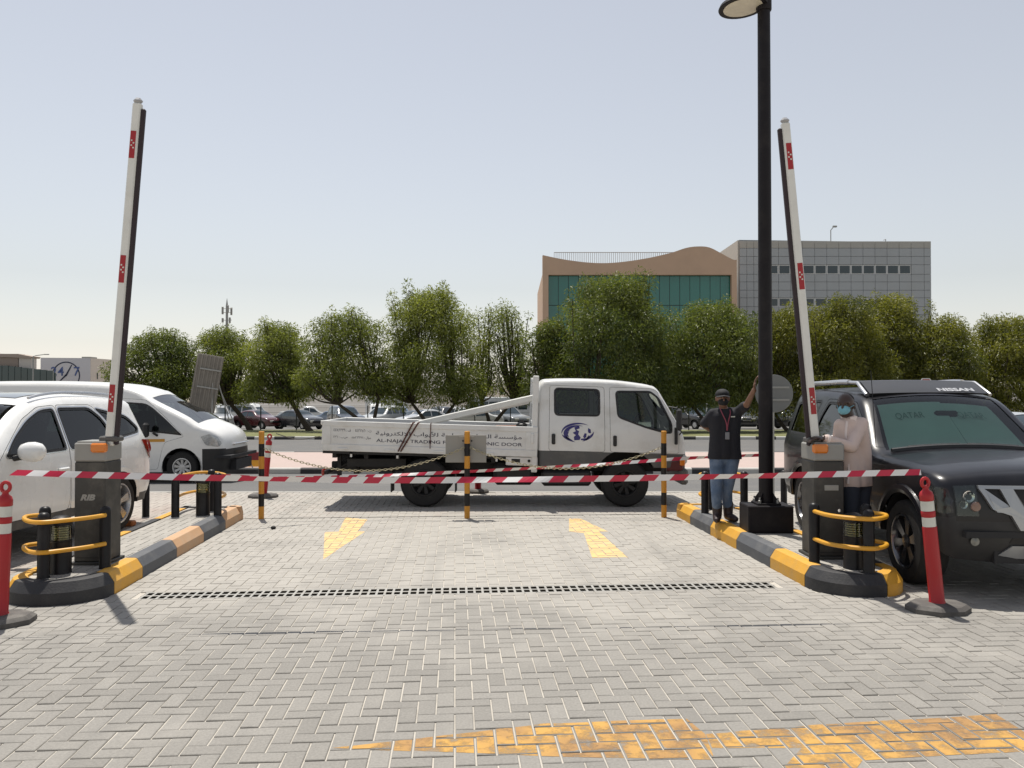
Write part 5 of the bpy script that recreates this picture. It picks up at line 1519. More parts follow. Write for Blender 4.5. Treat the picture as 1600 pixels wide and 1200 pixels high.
for r_, (za, zb_) in enumerate(((gt - 3.55, gt), (gt - 7.2, gt - 3.6), (gt - 10.8, gt - 7.25), (gt - 14.4, gt - 10.85))):
    mb = MB(); mb.box((0, 0, 0), (cw - .07, .05, zb_ - za - .04)); pme = mb.mesh('glass_pane', TEAL)
    for c in range(nc):
        o = link('glass_pane', pme, g); o.location = (gl + cw * (c + .5), .68, (za + zb_) / 2)
        o.rotation_euler = (random.uniform(-.004, .004), 0, random.uniform(-.006, .006))
mb = MB()
ra, rb_ = at(866, GB + 4, 0).x - ox, at(1052, GB + 4, 0).x - ox
zr0, zr1 = zat(411, GB + 4) + 1.5, zat(394, GB + 4) + 1.5
n = 62
for i in range(n + 1):
    x = ra + (rb_ - ra) * i / n; mb.box((x, 4, (zr0 + zr1) / 2), (.05, .05, zr1 - zr0))
mb.box(((ra + rb_) / 2, 4, zr1), (rb_ - ra, .07, .07)); tag(mb.build('roof_railing', GALV, g), kind='stuff')

PANEL = pm('grey_panel', (.40, .42, .43), .45, var=.08, scale=.4, metal=.25, dirt=.15, dirtcol=(.28, .27, .25), dscale=.3)
PANELS = pm('panel_side', (.44, .43, .39), .6, var=.06, scale=.4)
WING = pm('office_glass', (.012, .028, .035), .08, coat=.6, var=.4, scale=.2)
WFR = pm('window_frame_pale', (.70, .71, .70), .5)
NB = 104.0
h = thing('grey_office_block', 'grey panelled office block with two window bands behind the lamp post', 'building', (at(1306, NB, 0).x, NB, -1.5))
ox = h.location.x
q = lambda u: at(u, NB, 0).x - ox
zz = lambda v: zat(v, NB) + 1.5
mb = MB(); mb.prism([(q(1157), 0), (q(1457), 0), (q(1457), zz(377.5)), (q(1157), zz(373.5))], lambda a, b, d: (a, d, b), .3, 30); mb.build('wall', pm('panel_joint', (.24, .25, .26), .7), h)
mb = MB(); mb.box((q(1157) - .1, 15.2, zz(374) / 2), (.2, 29.8, zz(374))); mb.build('side_wall', PANELS, h)
cols = [1157, 1168, 1179] + [1199 + 18.9 * i for i in range(13)] + [1446, 1457]
rows = [376, 387, 400, 413, 428, 440, 453, 465, 479, 491, 504, 520, 540, 560]
for i, (a, b) in enumerate(zip(cols, cols[1:])):
    for j, (va, vb) in enumerate(zip(rows, rows[1:])):
        win = (j in (3, 7)) and 3 <= i <= 14
        xa, xb, za, zb_ = q(a), q(b), zz(vb), zz(va)
        mb = MB()
        if not win:
            mb.box(((xa + xb) / 2, .2, (za + zb_) / 2), (xb - xa - .035, .2, zb_ - za - .035), 0, None, .01); mb.build('panel', PANEL if j else PANELS, h)
        else:
            mb.box(((xa + xb) / 2, .24, (za + zb_) / 2), (xb - xa - .04, .10, zb_ - za - .04)); w = mb.build('window_frame', WFR, h)
            mb = MB(); mb.box(((xa + xb) / 2, .18, (za + zb_) / 2), (xb - xa - .28, .06, zb_ - za - .26)); mb.build('pane', WING, w)
mb = MB(); zt = zz(377); mb.tube([(q(1309), 2, zt), (q(1309), 2, zz(354)), (q(1311), 1.5, zz(350))], .06, 6); mb.box((q(1312), 1.3, zz(350)), (.5, .3, .2)); mb.build('roof_floodlight', GALV, h)
mb = MB(); mb.tube([(q(1391), 1, zt), (q(1391), 1, zz(371)), (q(1384), .3, zz(374))], .05, 6); mb.build('roof_camera', GALV, h)

# --- buildings on the left
LW = pm('pale_wall', (.80, .79, .77), .8, var=.06, scale=.3)
LW2 = pm('pale_wall_warm', (.68, .62, .56), .8, var=.06, scale=.3)
LB = 112.0
k = thing('clock_mural_building', 'pale building with a blue 24/7 clock painted on its wall', 'building', (at(100, LB, 0).x, LB, -1.5))
ox = k.location.x; q = lambda u, D=LB: at(u, D, 0).x - ox; zz = lambda v, D=LB: zat(v, D) + 1.5
mb = MB(); mb.prism([(q(63), 0), (q(141), 0), (q(141), zz(559.5)), (q(63), zz(558.8))], lambda a, b, d: (a, d, b), 0, .6); mb.build('wall', pm('lavender_wall', (.70, .69, .71), .8, var=.05, scale=.3), k)
mb = MB(); mb.add([(q(141) + .01, .01, 0), (q(152), 9, 0), (q(152), 9, zz(559.5)), (q(141) + .01, .01, zz(559.5))], [(0, 1, 2, 3)]); mb.add([(q(141) + .01, .11, 0), (q(152), 9.1, 0), (q(152), 9.1, zz(559.5)), (q(141) + .01, .11, zz(559.5))], [(0, 1, 2, 3)]); mb.build('side_wall', LW2, k)
mb = MB(); mb.box((q(104), 6, zz(557.5)), (1.2, 2, .5)); mb.build('roof_unit', GALV, k)
mb = MB(); mb.box((q(143.0), 1.5, zz(587)), (.22, .1, .9)); mb.build('side_window', WING, k)
mb = MB(); mb.box((q(145.0), 3.2, zz(589)), (.32, .1, .45)); mb.build('side_window', WING, k)
MUR = pm('mural_blue', (.10, .15, .34), .8); MURD = pm('mural_dark', (.03, .04, .08), .8)
cx, cz = q(103), zz(587); rad = 22 / F * LB
mb = MB(); n = 40; vs = []
for i in range(n + 1):
    a = R(-40 + 260 * i / n)
    for rr in (rad - .16, rad): vs.append((cx + rr * math.cos(a), -.02, cz + rr * math.sin(a)))
mb.add(vs, [(2 * i, 2 * i + 1, 2 * i + 3, 2 * i + 2) for i in range(n)]); mb.build('clock_ring', MURD, k)
mb = MB()
def hand(u0, v0, u1, v1, w):
    a, b = Vector((q(u0), zz(v0))), Vector((q(u1), zz(v1))); d = (b - a).normalized(); p = Vector((-d.y, d.x)) * w
    mb.add([(a.x + p.x, -.03, a.y + p.y), (a.x - p.x, -.03, a.y - p.y), (b.x - p.x * .5, -.03, b.y - p.y * .5), (b.x + p.x * .5, -.03, b.y + p.y * .5)], [(0, 1, 2, 3)])
hand(103, 587, 112, 570, .13); mb.build('minute_hand', MURD, k)
mb = MB(); hand(103.2, 586, 93, 596, .13); mb.build('hour_hand', MURD, k)
for (tx, u) in (('2', 84), ('4', 95), ('7', 119.5)):
    place_text('numeral', tx, 1.75, MUR, (q(u), -.04, zz(581)), Vector((1, 0, 0)), Vector((0, 0, 1)), k, bold=.02)
k2 = thing('canopy_building', 'low beige building with dark teal glass front at the far left', 'building', (at(20, 100, 0).x, 100, -1.5))
ox = k2.location.x; q = lambda u, D=100: at(u, D, 0).x - ox; zz = lambda v, D=100: zat(v, D) + 1.5
mb = MB(); mb.box(((q(-60) + q(18)) / 2, 2, zz(552) / 2), (q(18) - q(-60), 1.5, zz(552))); mb.build('upper_block', pm('taupe_wall', (.36, .29, .24), .8, var=.06), k2)
mb = MB(); mb.prism([(q(-60), zz(555)), (q(-60), zz(551)), (q(20), zz(552.5)), (q(42), zz(556.5)), (q(40), zz(559))], lambda a, b, d: (a, d, b), 1.0, 2.9); mb.build('roof_slab', pm('taupe_wall2', (.42, .34, .28), .8, var=.06), k2)
mb = MB(); mb.prism([(q(19), 0), (q(39), 0), (q(39), zz(558)), (q(19), zz(556))], lambda a, b, d: (a, d, b), 1.3, 2.4); mb.build('wing', LW2, k2)
xs = [q(-60 + 10 * i) for i in range(15)]
GTE = pm('dark_teal_glass', (.018, .055, .062), .12, coat=.5, var=.3, scale=.3)
for a, b in zip(xs, xs[1:]):
    f = (a - q(-60)) / (q(80) - q(-60)); zt = zz(571) + (zz(580) - zz(571)) * max(0, (f - .43) / .57)
    mb = MB(); mb.box(((a + b) / 2, .5, zt / 2), (b - a - .06, .3, zt)); mb.build('glass_bay', GTE, k2)
mb = MB(); mb.box(((q(-60) + q(80)) / 2, .9, zz(582) / 2), (q(80) - q(-60), .3, zz(582))); mb.build('backing_wall', TEALD, k2)
sl = thing('street_lamp', 'thin far street lamp with one arm at the left', 'street lamp', (at(51.5, 84, 0).x, 84, tz(84)))
zt = zat(557, 84) - tz(84)
mb = MB(); mb.tube([(0, 0, 0), (0, 0, zt), (.3, 0, zt + .1), (1.2, 0, zt + .22)], [.09, .07, .05, .04], 8); mb.build('pole', GALV, sl, True)
mb = MB(); mb.box((1.4, 0, zt + .22), (.5, .2, .1), 0, None, .03); mb.build('lamp_head', GALV, sl)

# --- telecom mast
ms = thing('telecom_mast', 'thin telecom mast with panel antennas above the trees at left', 'mast', (at(354, 120, 0).x, 120, -1.5))
zz = lambda v: zat(v, 120) + 1.5
mb = MB(); mb.tube([(0, 0, 0), (0, 0, zz(478)), (0, 0, zz(466))], [.28, .18, .02], 8); mb.build('pole', GALV, ms, True)
for (dx, v0, v1, y) in ((-.65, 479, 491, 0), (.25, 477, 489, -.3), (.6, 480, 492, .2), (-.6, 497, 504, -.1), (.5, 496, 505, -.2)):
    mb = MB(); mb.box((dx, y, (zz(v0) + zz(v1)) / 2), (.28, .2, zz(v0) - zz(v1)), 0, None, .04); mb.build('antenna_panel', GALV, ms)
for v in (482, 488, 500):
    mb = MB(); mb.tube([(-.7, 0, zz(v)), (.7, 0, zz(v))], .05, 6); mb.build('bracket', GALV, ms)

# --- white compound behind the car park
cp = thing('white_compound', 'long white compound building with dark windows behind the car park', 'building', (at(600, 128, 0).x, 128, -1.5))
ox = cp.location.x; q = lambda u: at(u, 128, 0).x - ox; zz = lambda v: zat(v, 128) + 1.5
CWALL = pm('compound_white', (.84, .83, .81), .8, var=.05, scale=.3, dirt=.2, dirtcol=(.5, .46, .4), dscale=.2)
for (u0, u1, vt, y) in ((330, 470, 600, 3), (470, 660, 586, 0), (660, 760, 604, 2), (760, 880, 598, 4), (1050, 1640, 600, 5)):
    mb = MB(); mb.box(((q(u0) + q(u1)) / 2, y + 5, zz(vt) / 2), (q(u1) - q(u0), 10, zz(vt))); mb.build('wall', CWALL, cp)
for u in (533, 555, 568, 600, 612, 648):
    mb = MB(); mb.box((q(u), -.02, zz(602)), (.95, .1, 1.3)); mb.build('window', WING, cp)
for u in (478, 500, 690, 720, 785, 815):
    mb = MB(); mb.box((q(u), 1.95 if u > 650 else -.02, zz(612)), (.9, .15, 1.0)); mb.build('window', WING, cp)
bw = thing('boundary_wall', 'low white boundary wall at the back of the car park', 'wall', (0, 112, -1.5))
for i in range(34):
    mb = MB(); mb.box((-52 + i * 4, 0, .95), (3.96, .2, 1.9), 0, None, .02); mb.build('wall_panel', LW if i % 2 else CWALL, bw)
cv = thing('site_cabin', 'white site cabin with a door behind the parked cars', 'cabin', (at(607, 104, 0).x, 104, tz(104)))
mb = MB(); mb.box((0, 0, 1.55), (5.6, 2.4, 2.7), 0, None, .05); mb.build('wall', CWALL, cv)
mb = MB(); mb.box((-.1, -1.23, 1.3), (.85, .05, 2.0)); mb.build('door', pm('cabin_door', (.55, .55, .55), .6), cv)
mb = MB(); mb.box((1.6, -1.23, 1.7), (.9, .05, .8)); mb.build('window', WING, cv)
# low glazed wall under the trees, right of the truck
gw = thing('glazed_wall', 'low greenish glazed wall with white posts under the trees right of the truck', 'wall', (at(1115, 82, 0).x, 82, tz(82)))
for i in range(9):
    mb = MB(); mb.box((-5.8 + i * 1.45, 0, 1.45), (1.3, .08, 2.9)); mb.build('pane', pm('grey_green_glass', (.12, .17, .14), .25, var=.2, scale=.6), gw)
    mb = MB(); mb.box((-5.08 + i * 1.45, -.03, 1.5), (.12, .14, 3.0)); mb.build('post', CWALL, gw)
ag = thing('arched_gate', 'beige wall with an arched panel under the trees at the right', 'wall', (at(1550, 78, 0).x, 78, tz(78)))
mb = MB(); mb.box((0, 0, 1.9), (3.6, .4, 3.8), 0, None, .03); mb.build('wall', pm('beige_wall', (.34, .27, .19), .8, var=.08), ag)
ar = [(-.8, .2), (.8, .2), (.8, 2.6)] + [(.8 * math.cos(R(a)), 2.6 + .8 * math.sin(R(a))) for a in range(15, 166, 15)] + [(-.8, 2.6)]
mb = MB(); mb.prism(ar, lambda a, b, d: (a, d, b), -.26, -.21); mb.build('arch_panel', pm('beige_panel', (.42, .35, .26), .8, var=.08), ag)

# ================================================================== fence along the verge
fn = thing('verge_fence', 'dark wire fence with slim posts along the grass verge', 'fence', (0, 50.5, tz(50.5)))
FB = pm('fence_black', (.03, .032, .03), .6)
mb = MB(); mb.box((0, 0, .82), (.06, .06, 1.64)); fm = mb.mesh('post', FB)
for i in range(-13, 16):
    o = link('post', fm, fn); o.location = (i * 2.25 - .1, 0, 0)
for z in (.3, .75, 1.2, 1.5):
    mb = MB(); mb.box((1.5, 0, z), (66, .012, .012)); mb.build('wire', FB, fn)

# ================================================================== parked cars
def far_car(kind):
    t = bpy.data.objects.new(kind, None); COL.objects.link(t)
    if kind == 'sedan':
        top = [(-.95, .35), (-1.02, .6), (-1.0, .86), (-.85, .98), (-.35, 1.03), (.0, 1.2), (.35, 1.39), (.9, 1.45), (1.45, 1.41), (1.85, 1.2), (2.2, 1.02), (3.0, .9), (3.35, .74), (3.44, .5), (3.36, .3)]
        wt_ = lerpW([(.2, .83), (.6, .88), (.98, .86), (1.45, .62)]); wb = 2.7
        wins = [[(.08, 1.03), (1.0, 1.0), (1.0, 1.37), (.55, 1.34)], [(1.06, 1.0), (1.92, 1.0), (1.5, 1.33), (1.06, 1.37)]]
        scr = [((1.55, 1.37), (2.1, 1.08)), ((-.2, 1.1), (.28, 1.36))]; r = .32
    elif kind == 'suv':
        top = [(-.86, .4), (-.98, .6), (-1.0, .9), (-.95, 1.15), (-.85, 1.5), (-.72, 1.70), (-.4, 1.76), (.3, 1.78), (1.0, 1.74), (1.35, 1.62), (1.7, 1.38), (2.05, 1.14), (3.0, 1.04), (3.4, .94), (3.52, .8), (3.54, .55), (3.44, .36)]
        wt_ = lerpW([(.2, .86), (.6, .93), (1.1, .91), (1.75, .70)]); wb = 2.75
        wins = [[(-.68, 1.18), (.05, 1.17), (.05, 1.62), (-.58, 1.60)], [(.12, 1.17), (.98, 1.16), (.98, 1.62), (.12, 1.62)], [(1.04, 1.16), (1.82, 1.15), (1.4, 1.50), (1.04, 1.60)]]
        scr = [((1.42, 1.58), (1.98, 1.19)), ((-.92, 1.22), (-.78, 1.62))]; r = .37
    elif kind == 'pickup':
        top = [(-1.2, .45), (-1.27, .7), (-1.27, 1.0), (-1.2, 1.06), (.0, 1.07), (.52, 1.09), (.60, 1.2), (.66, 1.6), (.8, 1.74), (1.2, 1.78), (1.7, 1.75), (2.0, 1.6), (2.5, 1.16), (3.3, 1.04), (3.62, .9), (3.7, .6), (3.6, .4)]
        wt_ = lerpW([(.2, .84), (.6, .90), (1.1, .88), (1.75, .68)]); wb = 2.9
        wins = [[(.78, 1.18), (1.35, 1.17), (1.35, 1.62), (.82, 1.60)], [(1.41, 1.17), (2.3, 1.16), (1.9, 1.52), (1.41, 1.62)]]
        scr = [((2.05, 1.55), (2.42, 1.22)), ((.62, 1.3), (.68, 1.62))]; r = .37
    elif kind == 'minibus':
        top = [(-1.3, .4), (-1.4, .7), (-1.4, 1.3), (-1.32, 2.0), (-1.1, 2.12), (.5, 2.15), (2.2, 2.1), (2.6, 1.95), (3.0, 1.5), (3.3, 1.15), (3.5, 1.0), (3.6, .7), (3.5, .4)]
        wt_ = lerpW([(.2, .84), (.6, .90), (1.2, .90), (2.1, .74)]); wb = 2.9
        wins = [[(-1.15, 1.25), (.0, 1.25), (.0, 1.85), (-1.1, 1.85)], [(.08, 1.25), (1.3, 1.25), (1.3, 1.85), (.08, 1.85)], [(1.4, 1.22), (2.85, 1.2), (2.4, 1.75), (1.4, 1.82)]]
        scr = [((2.72, 1.82), (3.22, 1.22)), ((-1.39, 1.4), (-1.33, 1.9))]; r = .36
    else:
        top = [(-2.0, .45), (-2.05, .8), (-2.05, 2.4), (-1.95, 2.72), (-1.6, 2.8), (3.0, 2.8), (5.2, 2.76), (5.6, 2.6), (5.75, 2.2), (5.9, 1.2), (5.95, .8), (5.9, .45)]
        wt_ = lerpW([(.2, 1.05), (.8, 1.15), (1.4, 1.15), (2.8, 1.05)]); wb = 4.2
        wins = [[(-1.8 + i * 1.15, 1.35), (-.75 + i * 1.15, 1.35), (-.75 + i * 1.15, 2.3), (-1.8 + i * 1.15, 2.3)] for i in range(6)]
        scr = [((5.66, 2.45), (5.88, 1.35)), ((-2.05, 1.5), (-2.02, 2.3))]; r = .42
    tp_ = smooth_top(top, 2)
    c = Car(tp_, .30 if kind in ('sedan',) else .38, [(0, r + .06, r), (wb, r + .06, r)], lambda x, z: wt_(z) - ends(x, top[0][0], top[-1][0], .4, .6, .06, .14), .09, .04, .22, 6)
    screens = [(c.idx(*a), c.idx(*b), .88) for a, b in scr]
    screens = [(min(a, b), max(a, b), m) for a, b, m in screens]
    mb = MB()
    ws_ = [roundp(w, .05, 2) for w in wins]
    for sg in (-1, 1): c.side(mb, c.outer, ws_, sg)
    c.strip(mb, screens)
    weld(mb.build('body', WHITE, t))
    for (a, b, m) in screens:
        mb = MB(); c.patch(mb, a, b, -m, m, -.01, 3, 4); weld(mb.build('windscreen' if a > len(tp_) / 2 else 'rear_window', WING, t))
    for w in ws_:
        for sg in (-1, 1):
            mb = MB(); c.side(mb, w, [], sg, -.01); weld(mb.build('side_window', WING, t))
    mb = MB(); mb.lathe([(0, -.1), (r - .03, -.1), (r, -.07), (r, .07), (r - .03, .1), (r * .6, .1), (r * .58, .085), (0, .085)], 16, (0, 0, 0), 0, YAX); wm = mb.mesh('wheel', RUBBER, True)
    mb = MB(); mb.lathe([(0, .08), (r * .58, .08), (r * .56, .1), (0, .105)], 12, (0, 0, 0), 0, YAX); hm = mb.mesh('rim', ALLOY, True)
    W0 = wt_(.5)
    for x in (0, wb):
        for sg in (-1, 1):
            o = link('wheel', wm, t); o.location = (x, sg * (W0 - .13), r); o.rotation_euler = (0, 0, 0 if sg > 0 else math.pi)
            q_ = link('rim', hm, o)
    for sg in (-1, 1):
        zf = 1.0 if kind == 'bus' else (.68 if kind == 'sedan' else .82)
        i = min(range(len(tp_) // 2, len(tp_)), key=lambda k_: abs(tp_[k_][1] - zf)); p = c.sp(i, sg * .75, 0)
        mb = MB(); mb.box((p.x - .02, p.y, p.z), (.10, .34, .15), 0, None, .03); mb.build('headlight', LAMPGL, t)
    mb = MB(); fx = c.sp(len(tp_) - 3, 0, 0); mb.box((fx.x - .01, 0, fx.z + .1), (.05, .9, .16), 0, None, .02); mb.build('grille', BLACKP, t)
    mb = MB(); mb.box((wb / 2, 0, .40), (wb + 1.2, 1.2, .3)); mb.build('underbody', DARKIN, t)
    return t
KIND = {k_: far_car(k_) for k_ in ('sedan', 'suv', 'pickup', 'minibus', 'bus')}
CP = {n_: pm('paint_' + n_, c_, .25, var=.05, coat=.8, dirt=.2, dscale=2) for n_, c_ in dict(silver=(.42, .43, .44), maroon=(.09, .012, .016), charcoal=(.025, .027, .032), navy=(.02, .03, .055), white=(.72, .72, .70), black=(.012, .012, .014), beige=(.42, .38, .31), blue=(.10, .15, .24), grey=(.20, .21, .21), palegrey=(.52, .53, .52)).items()}
used_kind = set()
def park(kind, col, u, D, hd, label):
    src = KIND[kind]
    t = src if kind not in used_kind else copy_tree(src)
    used_kind.add(kind)
    tag(t, label, {'suv': 'car', 'sedan': 'car', 'minibus': 'van', 'bus': 'bus', 'pickup': 'pickup'}[kind], 'vehicles in the far car park')
    a = R(hd); off = {'bus': 1.9}.get(kind, 1.3); p = at(u, D, tz(D))
    t.location = (p.x - off * math.cos(a), p.y - off * math.sin(a), tz(D)); t.rotation_euler = (0, 0, a)
    for ch in t.children:
        if ch.name.startswith('body'):
            ch.material_slots[0].link = 'OBJECT'; ch.material_slots[0].material = CP[col]
    t.name = {'suv': 'parked_suv', 'sedan': 'parked_car', 'minibus': 'parked_van', 'bus': 'parked_bus', 'pickup': 'parked_pickup'}[kind]
PARK = [
    ('suv', 'silver', 341, 62, -62, 'silver SUV parked below the tilted sign board'),
    ('sedan', 'maroon', 403, 62, -32, 'maroon saloon parked left of the charcoal saloon'),
    ('sedan', 'charcoal', 468, 61, -38, 'charcoal saloon parked just left of the truck tail'),
    ('suv', 'navy', 541, 62, -60, 'navy SUV showing above the left end of the truck bed'),
    ('suv', 'palegrey', 596, 63, -118, 'pale grey SUV parked between the navy SUV and a black saloon'),
    ('sedan', 'black', 645, 64, -140, 'black saloon behind the middle of the truck bed'),
    ('sedan', 'silver', 662, 58, -150, 'silver saloon in front of the black one behind the truck bed'),
    ('pickup', 'charcoal', 690, 68, -120, 'dark pickup at the foot of the tallest left tree'),
    ('sedan', 'white', 733, 56, -165, 'white saloon whose roof shows over the truck bed'),
    ('suv', 'grey', 793, 60, -60, 'grey SUV seen through the truck headboard'),
    ('suv', 'black', 1078, 62, -60, 'black SUV parked right of the truck windscreen'),
    ('suv', 'charcoal', 1170, 62, -110, 'charcoal SUV behind the raised arm of the man in black'),
    ('sedan', 'black', 1226, 60, -60, 'black saloon behind the round sign back'),
    ('minibus', 'white', 384, 86, -12, 'white minibus at the back of the car park behind the maroon saloon'),
    ('sedan', 'beige', 452, 74, -60, 'beige saloon half hidden behind the charcoal one'),
    ('pickup', 'white', 483, 88, 12, 'white pickup at the back wall above the charcoal saloon'),
    ('sedan', 'blue', 525, 78, -40, 'blue saloon behind the navy SUV'),
    ('minibus', 'white', 588, 92, -75, 'white van near the site cabin'),
    ('suv', 'blue', 625, 86, -70, 'pale blue SUV in front of the site cabin'),
    ('suv', 'white', 722, 80, -35, 'white SUV left of the other white one in front of the bus'),
    ('suv', 'white', 768, 84, -150, 'white SUV right of its twin in front of the bus'),
    ('bus', 'palegrey', 782, 96, 4, 'pale bus with dark windows at the back of the car park'),
    ('sedan', 'grey', 250, 62, -70, 'grey saloon in the car park seen over the van roof'),
    ('suv', 'charcoal', 1130, 76, -80, 'dark SUV farther back between two parked SUVs'),
    ('sedan', 'silver', 1597, 17.2, -75, 'silver saloon at the right edge behind the black SUV'),
]
for a in PARK:
    if a[2] != 250: park(*a)

# ================================================================== trees
def leaf_mat(name, c0, c1, tr_):
    m = bpy.data.materials.new(name); m.use_nodes = True
    t = m.node_tree; N, L = t.nodes, t.links; N.clear()
    a = N.new('ShaderNodeAttribute'); a.attribute_name = 'tint'
    mx = N.new('ShaderNodeMix'); mx.data_type = 'RGBA'; mx.inputs[6].default_value = (*c0, 1); mx.inputs[7].default_value = (*c1, 1)
    L.new(a.outputs['Fac'], mx.inputs[0])
    d = N.new('ShaderNodeBsdfDiffuse'); tl = N.new('ShaderNodeBsdfTranslucent'); gl = N.new('ShaderNodeBsdfGlossy'); gl.inputs['Roughness'].default_value = .5
    L.new(mx.outputs[2], d.inputs[0])
    br = N.new('ShaderNodeMix'); br.data_type = 'RGBA'; br.blend_type = 'MULTIPLY'; br.inputs[0].default_value = 1; br.inputs[7].default_value = (1.25, 1.3, .7, 1)
    L.new(mx.outputs[2], br.inputs[6]); L.new(br.outputs[2], tl.inputs[0])
    s1_ = N.new('ShaderNodeMixShader'); s1_.inputs[0].default_value = tr_; L.new(d.outputs[0], s1_.inputs[1]); L.new(tl.outputs[0], s1_.inputs[2])
    s2_ = N.new('ShaderNodeMixShader'); s2_.inputs[0].default_value = .04; L.new(s1_.outputs[0], s2_.inputs[1]); L.new(gl.outputs[0], s2_.inputs[2])
    o = N.new('ShaderNodeOutputMaterial'); L.new(s2_.outputs[0], o.inputs[0])
    return m
LEAF = leaf_mat('leaf_green', (.060, .085, .016), (.27, .29, .065), .45)
LEAFD = leaf_mat('leaf_deep', (.042, .066, .013), (.195, .22, .045), .43)
LEAFO = leaf_mat('leaf_olive', (.058, .072, .010), (.26, .25, .038), .45)
BARK = pm('bark', (.075, .058, .045), .9, var=.3, scale=6, bump=.6, bscale=20)
def tree(u0, u1, vt, vb, ut, D, label, mat=LEAF, seed=0, N_=9000, nc=26, stems=1, dens=1.0, wide=1.14):
    rs_ = np.random.RandomState(seed); rr = random.Random(seed)
    zb0 = tz(D) + .08; base = at(ut, D, zb0)
    t = thing('shade_tree', label, 'tree', base, 0, 'trees along the verge')
    cx = at((u0 + u1) / 2, D, 0).x - base.x; hw = (u1 - u0) / F * D / 2 * wide
    z1, z0 = zat(vt, D) - zb0, zat(vb, D) - zb0; cz, hh = (z0 + z1) / 2, (z1 - z0) / 2
    hd = hw * .85
    C = []
    lobes = [rr.uniform(.72, 1.12) for _ in range(7)]
    def env(h_):                                   # half width of the crown at relative height
        for (a0, e0), (a1, e1) in zip(((0, .80), (.25, 1.0), (.55, .95), (.8, .70), (1.0, .28)), ((.25, 1.0), (.55, .95), (.8, .70), (1.0, .28), (1.01, .2))):
            if h_ <= a1: return e0 + (e1 - e0) * (h_ - a0) / (a1 - a0)
        return .2
    for i in range(nc + 16):
        h_ = (i + rr.random()) / (nc + 16); an = i * 2.399 + rr.uniform(-.5, .5)
        lob = lobes[int((an % (2 * math.pi)) / (2 * math.pi) * 7)]
        r_ = env(h_) * lob * math.sqrt(rr.uniform(.12, .80)); s_ = rr.uniform(.20, .36)
        C.append((r_ * hw * math.cos(an), r_ * hd * math.sin(an), (2 * h_ - 1) * hh * .86 * (.9 + .1 * lob), s_ * hw * 1.1, s_ * hh * rr.uniform(.55, .85)))
    for sgx in (-1, 1):                            # skirts that hang at the sides
        for k_ in range(3): C.append((sgx * hw * rr.uniform(.55, .88), rr.uniform(-.5, .5) * hd, -hh * rr.uniform(.35, .85), .24 * hw, .26 * hh))
    for _ in range(6):                             # sprigs that break the outline
        a = rr.uniform(-.7, .7); C.append((a * hw, rr.uniform(-.4, .4) * hd, hh * (1 - .55 * a * a) * rr.uniform(.80, 1.0), .11 * hw, .19 * hh))
    C.append((0, 0, .0, .55 * hw, .55 * hh))
    vol = np.array([c[3] ** 2 * c[4] for c in C]) ** .7; vol = vol / vol.sum()
    cnt = (vol * N_).astype(int)
    P, T, Dr = [], [], []
    for c, n_ in zip(C, cnt):
        d = rs_.normal(size=(n_, 3)); d /= np.linalg.norm(d, axis=1)[:, None]
        rad_ = rs_.uniform(0.15, 1.12, n_) ** .55
        p = d * rad_[:, None] * np.array([c[3], c[3], c[4]]) + np.array(c[:3])
        P.append(p); base_t = rr.gauss(.5, .16)
        T.append(np.clip(base_t + rs_.normal(0, .2, n_), 0, 1))
        dirn = d * .7 + rs_.normal(0, .55, (n_, 3)) + np.array([0, 0, -.35]); Dr.append(dirn)
    P, T, Dr = np.concatenate(P), np.concatenate(T), np.concatenate(Dr)
    keep = rs_.uniform(0, 1, len(P)) < dens
    P, T, Dr = P[keep], T[keep], Dr[keep]
    P += np.array([cx, 0, cz])
    Dr /= np.linalg.norm(Dr, axis=1)[:, None]
    sd = np.cross(Dr, rs_.normal(size=Dr.shape)); sd /= np.linalg.norm(sd, axis=1)[:, None] + 1e-6
    ln = rs_.uniform(.08, .24, len(P))[:, None]; wd_ = rs_.uniform(.014, .032, len(P))[:, None]
    q0, q1 = P - sd * wd_ * .5, P + sd * wd_ * .5
    m_ = P + Dr * ln * .5
    q2, q3 = m_ + sd * wd_, m_ - sd * wd_
    tip = P + Dr * ln + np.array([0, 0, -.03])
    V = np.stack([q0, q1, q2, tip, q3], 1).reshape(-1, 3)
    n_ = len(P); idx = np.arange(n_)[:, None] * 5
    me = bpy.data.meshes.new('crown')
    me.vertices.add(n_ * 5); me.vertices.foreach_set('co', V.astype(np.float32).ravel())
    me.loops.add(n_ * 5); me.loops.foreach_set('vertex_index', (idx + np.arange(5)).ravel().astype(np.int32))
    me.polygons.add(n_); me.polygons.foreach_set('loop_start', (np.arange(n_) * 5).astype(np.int32))
    me.update(calc_edges=True); me.materials.append(mat)
    a_ = me.attributes.new('tint', 'FLOAT', 'FACE'); a_.data.foreach_set('value', T.astype(np.float32))
    link('crown', me, t)
    # trunk and limbs
    mb = MB(); zf = z0 * .75
    forks = []
    for s_ in range(stems):
        lean = (rr.uniform(-.5, .5) if stems == 1 else (-.9 + 1.8 * s_ / max(1, stems - 1)) + rr.uniform(-.3, .3)) * hw * .45
        f = Vector((cx * .5 + lean, rr.uniform(-.3, .3), zf + rr.uniform(.2, .8)))
        mid = Vector((f.x * .35 + rr.uniform(-.2, .2), f.y * .5, zf * .5))
        th = .22 if stems == 1 else .15
        mb.tube(catm([(0, 0, -.1), mid, f], 5), [th * (1 - .45 * i / 10) for i in range(11)], 8); forks.append((f, th * .55))
